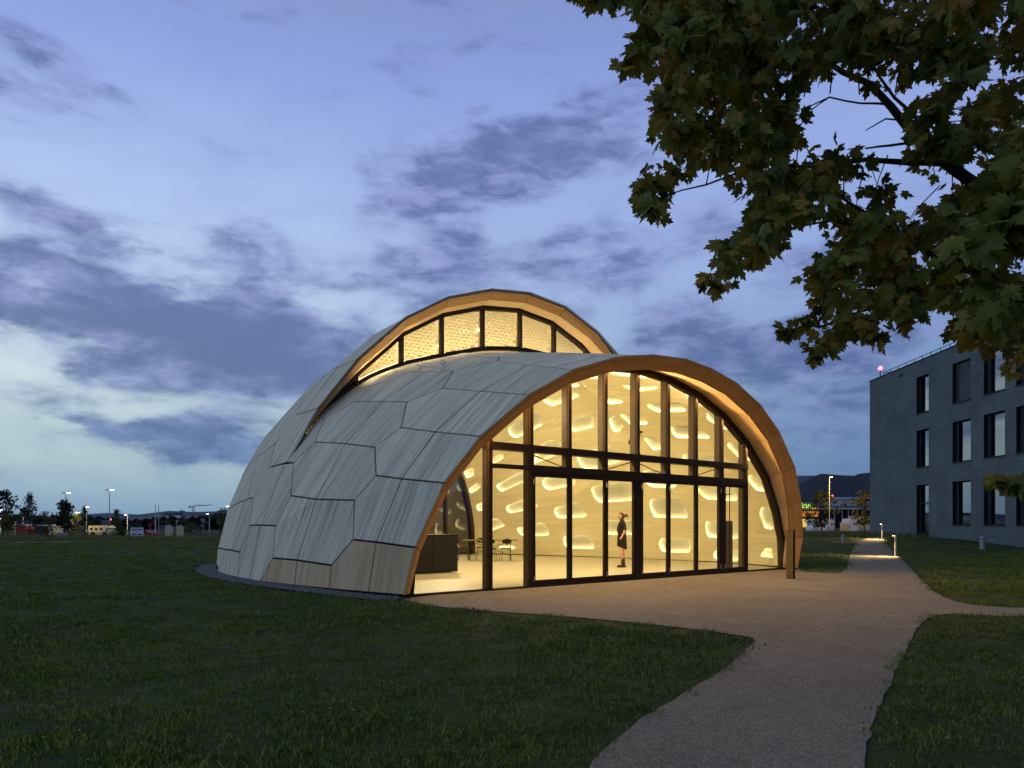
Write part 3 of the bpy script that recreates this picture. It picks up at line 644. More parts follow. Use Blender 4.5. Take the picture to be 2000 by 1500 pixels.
    F.append(tuple(b0+4*nr+i for i in range(nr)))
    W2=BW(V); uv=[(p[1],p[0]) for p in W2]
    me=mesh('light_recess',W2,F,M['inner_wood'],True,uv=uv); me.materials.append(M['felt'])
    for q_ in range(3*nr,len(me.polygons)): me.polygons[q_].material_index=1
    for q_ in range(0,3*nr): me.polygons[q_].use_smooth=False
    obj('light_recess',me,lp)
    lv3=[rg(.018,.036),rg(.052,.036)]
    V=[evalp(a[0],a[1],b) for r in lv3 for a,b in r]
    st=[(i,(i+1)%nr,nr+(i+1)%nr,nr+i) for i in range(nr)]
    me=mesh('light_strip',BW(V),st,M['strip']); me.materials.append(M['strip_low'])
    hz=np.array([evalp(a[0],a[1],0)[2] for a,b in lv3[0]]); mz=(hz.max()+hz.min())/2
    for i in range(nr): me.polygons[i].material_index=1 if (hz[i]+hz[(i+1)%nr])/2<mz-.2*(mz-hz.min()) else 0
    obj('light_strip',me,lp)
print('cells',cells)
# ---- rear glazing, floor
RB=[IN(t,2) for t in np.linspace(0,1,33)]
V=[];F=[]
for i,p in enumerate(RB):
    n=inward2(np.array(RB),i)
    for a,b in ((-.02,-.05),(.12,-.05),(.12,.12),(-.02,.12)): q=p+n*a; q[1]+=b; V.append(q)
for i in range(32):
    for k in range(4): F.append((i*4+k,i*4+(k+1)%4,(i+1)*4+(k+1)%4,(i+1)*4+k))
obj('rear_arch_frame',mesh('rear_arch_frame',BW(V),F,M['frame']),pav)
def rarch(s):
    P=np.array(RB); j=P[:,2].argmax()
    X=np.maximum.accumulate(P[:,0]); return float(np.interp(s,X+np.arange(len(X))*1e-6,P[:,2]))
rs=[RB[0][0]+.05,2.6,4.5,6.4,8.3,10.2,RB[-1][0]-.05]
for i in range(6):
    a,b=rs[i],rs[i+1]; P=[(a,.03)]+[(s,rarch(s)) for s in ss(a,b,8)]+[(b,.03)]
    V=[(s,13.8+.1*(s-6.5),h) for s,h in P]; n=len(V); V+=[(s,d+.012,h) for s,d,h in V]
    f=[tuple(range(n)),tuple(range(2*n-1,n-1,-1))]+[(k,k+n,(k+1)%n+n,(k+1)%n) for k in range(n)]
    obj('glass_pane',mesh('glass_pane',BW(V),f,M['rear_glass']),pav)
    if i: 
        c=MB(); bbox(c,a-.045,a+.045,13.7+.1*(a-6.5),13.86+.1*(a-6.5),.0,rarch(a)); c.build('rear_mullion',M['frame'],pav)
loop=[(.0,.0)]+[tuple(IN(0,v)[:2]) for v in np.linspace(.12,2,30)]+[tuple(IN(1,v)[:2]) for v in np.linspace(2,.12,30)]+[(13.15,.0)]
skv=BW([(s,d,.045) for s,d in loop[1:-1]]); a=MB(); a.tube(skv[:30],.022,4); a.tube(skv[31:],.022,4); a.build('shadow_gap',M['frame'],pav)
obj('interior_floor',mesh('interior_floor',BW([(s,d,.03) for s,d in loop]),[tuple(range(len(loop)))[::-1]],M['floor_in']),pav)
# ring screws on the roof
for t,v in ((.317,.70),(.317,.56)):
    p=BW([L(t,v)])[0]; a=MB(); a.tube([p,p+np.array([0,0,.17])],.014,6)
    a.tube([p+np.array([.055*math.cos(k*math.pi/6),0,.225+.055*math.sin(k*math.pi/6)]) for k in range(13)],.012,6); a.build('ring_bolt',M['steel'],pav)
FOOT=[tuple(BW([(p[0],p[1],0)])[0][:2]) for p in [L(0,v) for v in np.linspace(0.01,2,30)]+[L(1,v) for v in np.linspace(2,.01,30)]]

# spot fixtures under the lining
for i,(t,v,tt,dd) in enumerate(((.30,.22,11,6),(.42,.22,7,8),(.58,.22,6,8),(.70,.22,3,6),(.36,1.85,9,5),(.5,1.85,6.5,4),(.64,1.85,4,5))):
    q=IN(t,v); q=q-samp(IN_,t,v,2)*-.12; a_=BW([q])[0]; b_=BW([(tt,dd,1.0)])[0]; d=Vector(b_)-Vector(a_); d.normalize()
    a=MB(); a.tube([Vector(a_)-d*.03,Vector(a_)+d*.03],.018,8); o=a.build('ceiling_spot',M['inner_wood'],pav)
    l=bpy.data.lights.new('spot_light','AREA'); l.shape='DISK'; l.size=.35; l.energy=SPOT_W; l.color=(1,.80,.47); l.spread=math.radians(170)
    lo=bpy.data.objects.new('spot_light',l); COL.objects.link(lo); lo.parent=pav; lo.location=Vector(a_)+d*.07; lo.rotation_euler=d.to_track_quat('-Z','Y').to_euler()

def linear_light(name,a,b,aim,w,sz=.03,col=(1,.74,.38),spread=180):
    """a slim LED batten between two points, shining towards aim"""
    a,b=Vector(BW([a])[0]),Vector(BW([b])[0]); c=(a+b)/2; x=(b-a).normalized(); z=Vector(BW([aim])[0])-c; z=-(z-x*z.dot(x)).normalized(); y=z.cross(x)
    bt=MB(); bt.tube([a+z*.02,b+z*.02],.015,6); bt.build(name,M['frame'],pav)
    l=bpy.data.lights.new(name+'_light','AREA'); l.shape='RECTANGLE'; l.size=(b-a).length; l.size_y=sz; l.energy=w; l.color=col; l.spread=math.radians(spread); o=bpy.data.objects.new(name+'_light',l); COL.objects.link(o); o.parent=pav
    o.matrix_local=Matrix.Translation(c)@Matrix((x,y,z)).transposed().to_4x4()
for b in range(7):
    s0,s1=bnd[b]+.08,bnd[b+1]-.08
    linear_light('sill_batten',(s0,sd(s0)+.02-.10,sill(s0)+.115),(s1,sd(s1)+.02-.10,sill(s1)+.115),((s0+s1)/2,sd(s0)-1.2,sill(s0)+1.0),SILL_W)
for i in range(3,13):
    a,b=np.array(Gt_f[i]),np.array(Gt_f[i+1]); n=inward2(np.array(Gt_f),i)
    a=a+n*.09;b=b+n*.09; a[1]=b[1]=-.06; m_=(a+b)/2
    linear_light('arch_batten',a,b,m_+np.array([0,-1.0,-1.3])-n*.0,ARCH_W*np.linalg.norm(b-a),.03,(1,.58,.22),165)

for b in range(7):
    s0,s1=bnd[b]-.0,bnd[b+1]-.0
    linear_light('sill_batten',(s0,sd(s0)+.55,sill(s0)+.05),(s1,sd(s1)+.55,sill(s1)+.05),((s0+s1)/2,sd(s0)+.16,sill(s0)+1.1),BACK_FILL_W,.28)  # added fill uplights behind the flaps, brightening the skylight panes

for idx in ((0,1,2),(12,11,10)):  # dark closing sheets added to stop interior light leaking under the rim tails
    V=[];F=[]
    for i in idx:
        q=SUP[i].copy(); b_=np.array([q[0],sd(q[0])-.02,min(sill(float(np.clip(q[0],-1,14.6)))-.12,q[2]-.01)]); V+=[q-np.array([0,0,-.02]),b_]
    for i in range(2): F.append((2*i,2*i+1,2*i+3,2*i+2))
    k=len(V); dn=np.array([0,.12,-.03]); c1=IUP[idx[0]]*.45+IUP[idx[1]]*.55
    V+=[IUP[idx[0]]+dn,c1+dn,c1+dn+np.array([0,0,-.4]),IUP[idx[0]]+dn+np.array([0,0,-.4])]; F.append((k,k+1,k+2,k+3))
    obj('light_stop_cheek',mesh('light_stop_cheek',BW(V),F,M['membrane']),pav)
# ------------------------------------------------------------ ground
def chaikin2(P):
    for _ in range(2):
        Q=[]
        for i in range(len(P)):
            a,b=np.array(P[i]),np.array(P[(i+1)%len(P)]); Q+=[a*.75+b*.25,a*.25+b*.75]
        P=Q
    return P
def at(px,py,z): return ((px-1000)/1400*z, z, 1.4+(1022-py)/1400*z)
def soil():
    m,t,b=mat('lawn_soil'); g=t.new('ShaderNodeNewGeometry').outputs['Position']
    n1=t.noise(g,.35,6,.6); n2=t.noise(g,9,5,.7); f=t.m('ADD',t.m('MULTIPLY',n1,.5),t.m('MULTIPLY',n2,.5))
    t.set(b.inputs['Base Color'],t.ramp(f,[(.3,(.018,.026,.008)),(.5,(.030,.046,.011)),(.7,(.055,.068,.020))])); b.inputs['Roughness'].default_value=.95
    bp=t.new('ShaderNodeBump'); bp.inputs['Strength'].default_value=.9; bp.inputs['Distance'].default_value=.05; t.set(bp.inputs['Height'],n2); t.l.new(bp.outputs[0],b.inputs['Normal']); return m
def gravel(name,c1,c2,c3,sc=85):
    m,t,b=mat(name); g=t.new('ShaderNodeNewGeometry').outputs['Position']
    v=t.new('ShaderNodeTexVoronoi'); v.inputs['Scale'].default_value=sc; t.set(v.inputs['Vector'],g)
    v2=t.new('ShaderNodeTexVoronoi'); v2.inputs['Scale'].default_value=sc*.37; t.set(v2.inputs['Vector'],g)
    sp=t.new('ShaderNodeSeparateColor'); t.l.new(v.outputs['Color'],sp.inputs[0])
    n=t.noise(g,.9,6,.65); n2=t.noise(g,5,5,.7)
    f=t.m('ADD',t.m('MULTIPLY',sp.outputs[0],.45),t.m('ADD',t.m('MULTIPLY',n,.35),t.m('MULTIPLY',n2,.3)))
    t.set(b.inputs['Base Color'],t.ramp(f,[(.28,c1),(.52,c2),(.8,c3)])); b.inputs['Roughness'].default_value=.92
    h=t.m('ADD',t.m('MULTIPLY',v.outputs['Distance'],-.6),t.m('MULTIPLY',v2.outputs['Distance'],-.8))
    bp=t.new('ShaderNodeBump'); bp.inputs['Strength'].default_value=.9; bp.inputs['Distance'].default_value=.02; t.set(bp.inputs['Height'],h); t.l.new(bp.outputs[0],b.inputs['Normal']); return m
M['soil']=soil(); M['gravel']=gravel('path_gravel',(.125,.108,.078),(.21,.18,.135),(.33,.285,.22)); M['stone']=flat('grey_stone',(.16,.16,.165),.85,0,0,30,.25,9)
M['asphalt']=flat('asphalt',(.07,.07,.07),.9,0,.3,60,.1,2)
xs=np.r_[np.array([-9000,-3000,-900,-300,-120]),np.arange(-70,75,2.5),np.array([90,120,300,900,3000,9000])]
ys=np.r_[np.array([-300,-60,-15]),np.arange(-5,75,2.5),np.array([80,90,110,150,300,700,1500,4000,12000])]
GX,GY=np.meshgrid(xs,ys,indexing='ij'); GZ=terr(GX,GY); nx,ny=GX.shape
V=np.stack([GX,GY,GZ],-1).reshape(-1,3); F=[(i*ny+j,(i+1)*ny+j,(i+1)*ny+j+1,i*ny+j+1) for i in range(nx-1) for j in range(ny-1)]
obj('ground',mesh('ground',V,F,M['soil'],True),kind='structure')
PATH=[(-2.01,13.07),(-1.48,12.17),(-0.83,11.67),(0.0,11.14),(0.77,10.71),(1.79,10.0),(2.62,9.16),(2.97,8.67),(2.73,8.17),(2.32,7.37),(1.73,6.36),(1.18,5.51),(0.75,4.8),(0.44,4.1),(0.25,3.64),(0.13,3.12),(0.0,2.23),(-0.05,1.24),(0.8,1.24),(1.15,2.23),(1.54,3.12),(1.78,3.64),(2.02,4.1),(2.4,4.8),(2.9,5.63),(3.8,7.05),(5.45,9.66),(6.2,10.65),(6.69,11.01),(7.12,10.83),(7.68,10.65),(9.68,10.43),(10.71,11.53),(8.42,11.67),(7.78,12.1),(7.89,13.07),(9.55,16.61),(12.38,22.27),(15.59,28.82),(18.82,35.5),(20.54,39.39),(21.46,41.43),(23.62,45.0),(26.33,46.67),(28.93,45.0),(32.4,50.4),(26.46,50.4),(21.82,43.96),(18.45,38.78),(13.53,28.82),(9.26,19.8),(8.66,20.21),(8.27,20.85),(9.3,22.6),(-1.2,14.4),(-1.95,13.2)]
# ragged edge
PATH=[tuple(q) for q in chaikin2(PATH)]
P2=[]
for i in range(len(PATH)):
    a,b=np.array(PATH[i]),np.array(PATH[(i+1)%len(PATH)]); k=max(1,int(np.hypot(*(b-a))/.22))
    for j in range(k):
        q=a+(b-a)*j/k; w=.018; P2.append((q[0]+random.uniform(-w,w),q[1]+random.uniform(-w,w)))
PATH=P2
PA=np.array(PATH); gx=np.arange(PA[:,0].min(),PA[:,0].max(),1.0); gy=np.arange(PA[:,1].min(),PA[:,1].max(),1.0)
G=np.array([(x,y) for x in gx for y in gy]); G=G[inpoly(PATH,G[:,0],G[:,1])&(pdist(PATH,G[:,0],G[:,1])>.2)]
vs=[Vector(p) for p in PATH]+[Vector(p) for p in G]; n=len(PATH)
rv,re,rf,a_,b_,c_=delaunay_2d_cdt(vs,[(i,(i+1)%n) for i in range(n)],[],0,1e-6)
ct=np.array([[sum(rv[i].x for i in f)/3,sum(rv[i].y for i in f)/3] for f in rf]); kp=inpoly(PATH,ct[:,0],ct[:,1])
obj('gravel_path',mesh('gravel_path',[(p.x,p.y,float(terr(p.x,p.y))+.012) for p in rv],[tuple(f) for f,k in zip(rf,kp) if k],M['gravel']),kind='structure')
# gravel drip strip round the left side
ln=[L(0,v) if v else O_[0] for v in np.linspace(0,2,60)]
V=[];RING=[]
for p in ln:
    for k in (-.1,.5): q=p.copy(); q[0]-=k; q[2]=.02; V.append(q)
    
Vw=BW(V); obj('gravel_strip',mesh('gravel_strip',Vw,[(2*i,2*i+1,2*i+3,2*i+2) for i in range(59)],M['stone']),kind='structure')
RING=[tuple(Vw[2*i+1][:2]) for i in range(60)]+[tuple(Vw[2*i][:2]) for i in range(59,-1,-1)]
HID=bpy.data.collections.new('scatter_sources')
def scatter(name,srcs,pts,rot,scl,label_kind='stuff'):
    c=bpy.data.collections.new(name+'_sources')
    for i,me in enumerate(srcs): o=bpy.data.objects.new(name+'_source',me); c.objects.link(o)
    me=bpy.data.meshes.new(name); me.from_pydata([tuple(p) for p in pts],[],[])
    for an,dt,arr in (('rotz','FLOAT',rot),('siz','FLOAT',scl)):
        a=me.attributes.new(an,dt,'POINT'); a.data.foreach_set('value',np.asarray(arr,float))
    ng=bpy.data.node_groups.new(name,'GeometryNodeTree'); ng.interface.new_socket('Geometry',in_out='INPUT',socket_type='NodeSocketGeometry'); ng.interface.new_socket('Geometry',in_out='OUTPUT',socket_type='NodeSocketGeometry')
    t=NT(ng); gi=t.new('NodeGroupInput'); go=t.new('NodeGroupOutput'); ci=t.new('GeometryNodeCollectionInfo'); ci.inputs[0].default_value=c; ci.inputs[1].default_value=True; ci.inputs[2].default_value=True
    ip=t.new('GeometryNodeInstanceOnPoints'); ip.inputs['Pick Instance'].default_value=True
    r=t.new('GeometryNodeInputNamedAttribute',data_type='FLOAT'); r.inputs[0].default_value='rotz'; s=t.new('GeometryNodeInputNamedAttribute',data_type='FLOAT'); s.inputs[0].default_value='siz'
    cb=t.new('ShaderNodeCombineXYZ'); t.l.new(r.outputs[0],cb.inputs[2])
    t.l.new(gi.outputs[0],ip.inputs['Points']); t.l.new(ci.outputs[0],ip.inputs['Instance']); t.l.new(cb.outputs[0],ip.inputs['Rotation']); t.l.new(s.outputs[0],ip.inputs['Scale']); t.l.new(ip.outputs[0],go.inputs[0])
    o=obj(name,me,kind='stuff'); md=o.modifiers.new('scatter','NODES'); md.node_group=ng
    return o
def grassmat(name,a,b_):
    m,t,b=mat(name); oi=t.new('ShaderNodeObjectInfo'); g=t.new('ShaderNodeNewGeometry').outputs['Position']
    f=t.m('ADD',t.m('MULTIPLY',t.noise(g,.45,5,.6),.75),t.m('MULTIPLY',oi.outputs['Random'],.35))
    f2=t.smooth(t.noise(g,14,2),.45,.62)
    c=t.mix(t.smooth(f,.38,.80),a,b_); c=t.mix(t.m('MULTIPLY',f2,.5),c,tuple(x*1.8 for x in b_))
    t.set(b.inputs['Base Color'],c); b.inputs['Roughness'].default_value=.7; return m
M['grass']=grassmat('grass_blades',(.038,.074,.007),(.155,.190,.032)); M['dry']=grassmat('dry_grass',(.11,.11,.035),(.19,.17,.07))
def tuft(nb,R,h0,h1,m,w=.004):
    v=[];f=[]
    for i in range(nb):
        x,y=random.uniform(-R,R),random.uniform(-R,R); a=random.uniform(0,6.28); h=random.uniform(h0,h1); l=random.uniform(.2,.9)*h; d=random.uniform(0,6.28)
        dx,dy=math.cos(a)*w,math.sin(a)*w; k=len(v)
        v+=[(x-dx,y-dy,-.005),(x+dx,y+dy,-.005),(x+dx*.8+math.cos(d)*l*.35,y+dy*.8+math.sin(d)*l*.35,h*.6),(x-dx*.8+math.cos(d)*l*.35,y-dy*.8+math.sin(d)*l*.35,h*.6),(x+math.cos(d)*l,y+math.sin(d)*l,h)]
        f+=[(k,k+1,k+2,k+3),(k+3,k+2,k+4)]
    return mesh('grass_tuft',v,f,m)
tufts=[tuft(70,.17,.015,.045,M['grass']) for _ in range(4)]+[tuft(60,.15,.025,.065,M['grass']),tuft(45,.17,.02,.05,M['dry']),tuft(24,.17,.02,.05,M['dry'])]
pts_=[];
for y0,y1,den in ((.8,7,46),(7,11,34),(11,18,20),(18,32,9),(32,62,3.4)):
    A=(.95*(y0+y1)/2*2+4)*(y1-y0); n=int(A*den); y=np.random.uniform(y0,y1,n); hw=.95*y1+2; x=np.random.uniform(-hw,hw,int(n)); 
    pts_.append(np.stack([x,y,np.full(n,1+.9*min(max((y0-6)/30,0),1))],1))
G=np.vstack(pts_); x,y=G[:,0],G[:,1]
nz=np.sin(x*1.3+np.sin(y*.9)*2)*np.cos(y*1.1+x*.4)
inside=inpoly(PATH,x,y); dp=pdist(PATH,x,y)
bad=inside|(~inside&(dp<.02+.05*np.abs(nz)))|inpoly(FOOT,x,y)|(pdist(FOOT,x,y)<.1)|inpoly(RING,x,y)
s_,d_=WB(x,y); bad|=(s_>-.2)&(s_<13.3)&(d_>-.4)&(d_<14)
bad|=(x>25)&(y>30)
G=G[~bad]; x,y=G[:,0],G[:,1]
obj_g=scatter('grass',tufts,np.c_[x,y,terr(x,y)],np.random.uniform(0,6.28,len(x)),G[:,2]*np.random.uniform(.7,1.25,len(x))*(1+.25*np.sin(x*.8)*np.cos(y*.7+1)))
# tall dry grass at the lawn's far edges
def band(x0,x1,y0,y1,n): return np.c_[np.random.uniform(x0,x1,n),np.random.uniform(y0,y1,n)]
tall=[tuft(40,.35,.15,.42,M['dry'],.010) for _ in range(3)]+[tuft(40,.3,.1,.3,M['grass'],.010)]
B=np.vstack([band(-70,-22,60,72,1500),band(17,27.5,46,62,420)])
scatter('meadow_grass',tall,np.c_[B,terr(B[:,0],B[:,1])],np.random.uniform(0,6.28,len(B)),np.random.uniform(.5,1.15,len(B)))
def stone():
    b=bmesh.new(); bmesh.ops.create_icosphere(b,subdivisions=1,radius=1)
    for v in b.verts: v.co*=random.uniform(.7,1.15); v.co.z*=.6
    me=bpy.data.meshes.new('pebble'); b.to_mesh(me); b.free(); me.materials.append(M['stone']); return me
stones=[stone() for _ in range(4)]
for s in stones[2:]: s.materials[0]=M['gravel']
k=np.random.uniform(0,59,5200); i=k.astype(int); fr=(k-i)[:,None]; a=Vw[2*i]*(1-fr)+Vw[2*i+2]*fr; b=Vw[2*i+1]*(1-fr)+Vw[2*i+3]*fr; u=np.random.uniform(.1,1.04,(5200,1)); q=a*(1-u)+b*u; q[:,2]=.02+np.random.uniform(0,.02,5200)
scatter('strip_pebbles',stones[:2],q,np.random.uniform(0,6.28,5200),np.random.uniform(.018,.042,5200))
n=9000; y=3+13*np.random.uniform(0,1,n)**1.3; x=np.random.uniform(-3,12,n); ok=inpoly(PATH,x,y); s_,d_=WB(x,y); ok&=~((d_>-.1)&(s_>0)); x,y=x[ok],y[ok]
scatter('path_pebbles',stones,np.c_[x,y,np.full(len(x),.012)],np.random.uniform(0,6.28,len(x)),np.random.uniform(.004,.013,len(x)))
# small flowers in the lawn
fl=[]
for c in ((.35,.30,.03),(.35,.36,.32)):
    m=flat('petal',c,.7); b=MB(); b.rings([(0,0,.05,.004,.004),(0,0,.056,.009,.009),(0,0,.06,.004,.004)],6); fl.append(mesh('flower_head',b.v,b.f,m))
n=170; y=np.random.uniform(3.5,16,n); cx=np.random.uniform(-8,3,40); cy=np.random.uniform(4,14,40); j=np.random.randint(0,40,n); x=cx[j]+np.random.normal(0,.25,n); y=cy[j]+np.random.normal(0,.2,n)
ok=~inpoly(PATH,x,y)&~inpoly(FOOT,x,y)&(WB(x,y)[1]<0); scatter('lawn_flowers',fl,np.c_[x[ok],y[ok],np.zeros(ok.sum())],np.zeros(ok.sum()),np.random.uniform(.6,1.1,ok.sum()))
# bark debris at path edge: one pale stone
M['pale_road']=flat('pale_asphalt',(.30,.28,.25),.9,0,.2)
obj('road',mesh('road',[(-60,50.2,.015),(-35.5,51.6,.015),(-29,56,.015),(-29,56.8,.015),(-36,52.8,.015),(-60,51.8,.015)],[(0,1,4,5),(1,2,3,4)],M['pale_road']),kind='structure')
# ------------------------------------------------------------ hills
def treehill(name,prof,dist,depth,m,base=-5,jag=0.0,step=6):
    X=[p[0] for p in prof];Y=[p[1] for p in prof]; px=np.arange(X[0],X[-1]+1,step); V=[];F=[]
    rows=7
    for p in px:
        h=1.4+(1022-np.interp(p,X,Y))/1400*dist
        for r in range(rows):
            q=r/(rows-1); z=dist+depth*(q-.0); hh=base+(h-base)*math.sin(math.pi/2*q)*(1+.0)+ (random.uniform(-jag,jag) if r==rows-1 else 0)
            V.append(((p-1000)/1400*z if False else (p-1000)/1400*(dist+depth*(q-1)),dist+depth*(q-1),hh))
    for i in range(len(px)-1):
        for r in range(rows-1): F.append((i*rows+r,(i+1)*rows+r,(i+1)*rows+r+1,i*rows+r+1))
    # back slope
    k=len(V)
    for i in range(len(px)): x_,y_,z_=V[i*rows+rows-1]; V.append((x_*1.2,y_*1.2,base))
    for i in range(len(px)-1): F.append((i*rows+rows-1,(i+1)*rows+rows-1,k+i+1,k+i))
    return obj(name,mesh(name,V,F,m,False),kind='structure')
M['hill_far']=flat('hazed_far_forest',(.045,.078,.125),.95,0,0,30,.1,.002); M['hill_near']=flat('near_forest',(.012,.018,.030),.95,0,0,30,.25,.01); M['field']=flat('stubble_field',(.14,.15,.10),.95,0,0,30,.1,.02)  # hill_far: blue haze of distance put into the forest's base colour
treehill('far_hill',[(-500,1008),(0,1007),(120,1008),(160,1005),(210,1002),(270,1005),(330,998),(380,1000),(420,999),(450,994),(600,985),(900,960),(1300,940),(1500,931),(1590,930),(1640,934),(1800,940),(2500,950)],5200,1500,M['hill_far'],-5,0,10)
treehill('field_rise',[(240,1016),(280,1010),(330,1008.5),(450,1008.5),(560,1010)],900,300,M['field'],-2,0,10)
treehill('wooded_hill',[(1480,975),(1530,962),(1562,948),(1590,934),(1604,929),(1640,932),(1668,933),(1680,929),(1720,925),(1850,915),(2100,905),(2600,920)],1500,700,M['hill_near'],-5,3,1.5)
# ------------------------------------------------------------ trees and shrubs of the background
def leafmat(name,c,c2):
    m,t,b=mat(name); oi=t.new('ShaderNodeNewGeometry'); n=t.noise(oi.outputs['Position'],1.7,4); t.set(b.inputs['Base Color'],t.mix(t.smooth(n,.35,.65),c,c2)); b.inputs['Roughness'].default_value=.8; return m
M['leaf_dark']=leafmat('dark_foliage',(.010,.016,.012),(.03,.042,.025)); M['leaf_yel']=leafmat('yellow_green_foliage',(.05,.06,.012),(.14,.13,.03)); M['leaf_mid']=leafmat('mid_foliage',(.025,.035,.012),(.06,.075,.025)); M['bark']=flat('bark',(.06,.045,.03),.9)
def crown(n,rx,rz,shape,m,leaf):
    v=[];f=[]
    cl=[(random.gauss(0,.42),random.gauss(0,.42),random.uniform(0,1)) for _ in range(max(8,n//26))]
    for i in range(n):
        cx,cy,cz=random.choice(cl); w=shape(cz)
        x=(cx*w)*rx+random.gauss(0,.11)*rx; y=(cy*w)*rx+random.gauss(0,.11)*rx; z=(cz+random.gauss(0,.05))*rz
        a=Vector([random.gauss(0,1) for _ in range(3)]).normalized(); b=a.orthogonal().normalized(); c=a.cross(b); k=len(v); s=leaf*random.uniform(.6,1.3)
        p=Vector((x,y,z)); v+=[p+b*s,p+c*s*.6,p-b*s,p-c*s*.6]; f.append((k,k+1,k+2,k+3))
    return mesh('crown',v,f,m)
def tree(label,x,y,base,h,w,m,shape='cone',group='trees beyond the lawn',name='tree',trunk=.25,n=None):
    sh={'cone':lambda q:(1.05-q)*1.0,'oval':lambda q:math.sin(math.pi*min(max(q,.06),.97))**.6,'bush':lambda q:(1-q*.6)}[shape]
    t=thing(name,label,'bush' if shape=='bush' else 'tree',(x,y,base),group)
    n=n or int(350+900*min(1,60/y)); lf=max(.05,w*.045)
    c=obj('crown',crown(n,w*.5/.75,h*(1-trunk),sh,m,lf),t); c.location.z=h*trunk
    a=MB(); a.tube([(0,0,-.2),(0,0,h*.5),(0,0,h*.9)],[max(.04,w*.03),max(.03,w*.02),.01],6); a.build('trunk',M['bark'],t); return t
TG='trees beyond the lawn'
tree('dark bushy tree at the left edge of the picture',*at(6,1050,75)[:2],0,4.6,3.4,M['leaf_dark'],'oval')
tree('small yellow green tree beside the red shed',*at(15,1050,70)[:2],0,2.6,1.9,M['leaf_yel'],'oval')
tree('thin dark tree behind the second street lamp from the left',*at(58,1050,72)[:2],0,4.2,1.9,M['leaf_dark'],'cone')
tree('small yellow green tree in front of the cream caravan',*at(91,1050,66)[:2],0,2.4,1.3,M['leaf_yel'],'oval')
tree('large dark conical tree under the tall lamp post',*at(126,1050,76)[:2],0,3.8,2.8,M['leaf_dark'],'cone',n=1500)
tree('low yellow bush beside the dark conical tree',*at(147,1048,80)[:2],0,2.3,2.0,M['leaf_yel'],'bush',trunk=.05,name='bush')
tree('slim green tree between two white street lamps',*at(165,1048,70)[:2],0,3.0,1.3,M['leaf_mid'],'cone')
tree('yellow green conical tree in front of the cream camper',*at(228,1048,66)[:2],0,2.6,1.3,M['leaf_yel'],'cone')
tree('small yellow tree beside the pavilion flank',*at(434,1048,70)[:2],0,2.9,1.3,M['leaf_yel'],'oval')
tree('round yellow bush beside the stone blocks',*at(374,1042,80)[:2],0,1.3,1.9,M['leaf_yel'],'bush',trunk=.02,name='bush')
tree('low dark bush at the foot of the camper',*at(236,1048,68)[:2],0,.9,1.4,M['leaf_dark'],'bush',trunk=.02,name='bush')
tree('dark pointed fir on the tree line',*at(356,1030,180)[:2],-1,5.5,3.2,M['leaf_dark'],'cone',trunk=.05)
tree('yellow green tree beside the station street lamp',*at(1605,1033,76)[:2],0,4.6,3.0,M['leaf_mid'],'oval',n=1500,trunk=.25,group='trees on the station forecourt')
tree('yellow green tree half hidden by the grey building',*at(1688,1033,76)[:2],0,4.6,2.6,M['leaf_yel'],'oval',n=1400,trunk=.3,group='trees on the station forecourt')
v=[];f=[]
for i in range(9000):
    px=random.uniform(-60,470); d=random.uniform(150,210); H=np.interp(px,[-60,20,60,100,160,190,215,260,300,330,370,400,440,470],[1016,1012,1009,1012,1009,1012,1016,1018,1014,1013,1015,1009,1003,1000])+2*math.sin(px*.35)
    x_,y_,hh=at(px,H,d); z=random.uniform(-1,1)*0+hh*random.uniform(0,1)**.5-.3+random.gauss(0,.18)
    a=Vector([random.gauss(0,1) for _ in range(3)]).normalized(); b=a.orthogonal().normalized()*.75; c=a.cross(b)*.8; p=Vector((x_,y_,z)); k=len(v); v+=[p+b,p+c,p-b,p-c]; f.append((k,k+1,k+2,k+3))
obj('woodland_belt',mesh('woodland_belt',v,f,M['leaf_dark']),kind='stuff')
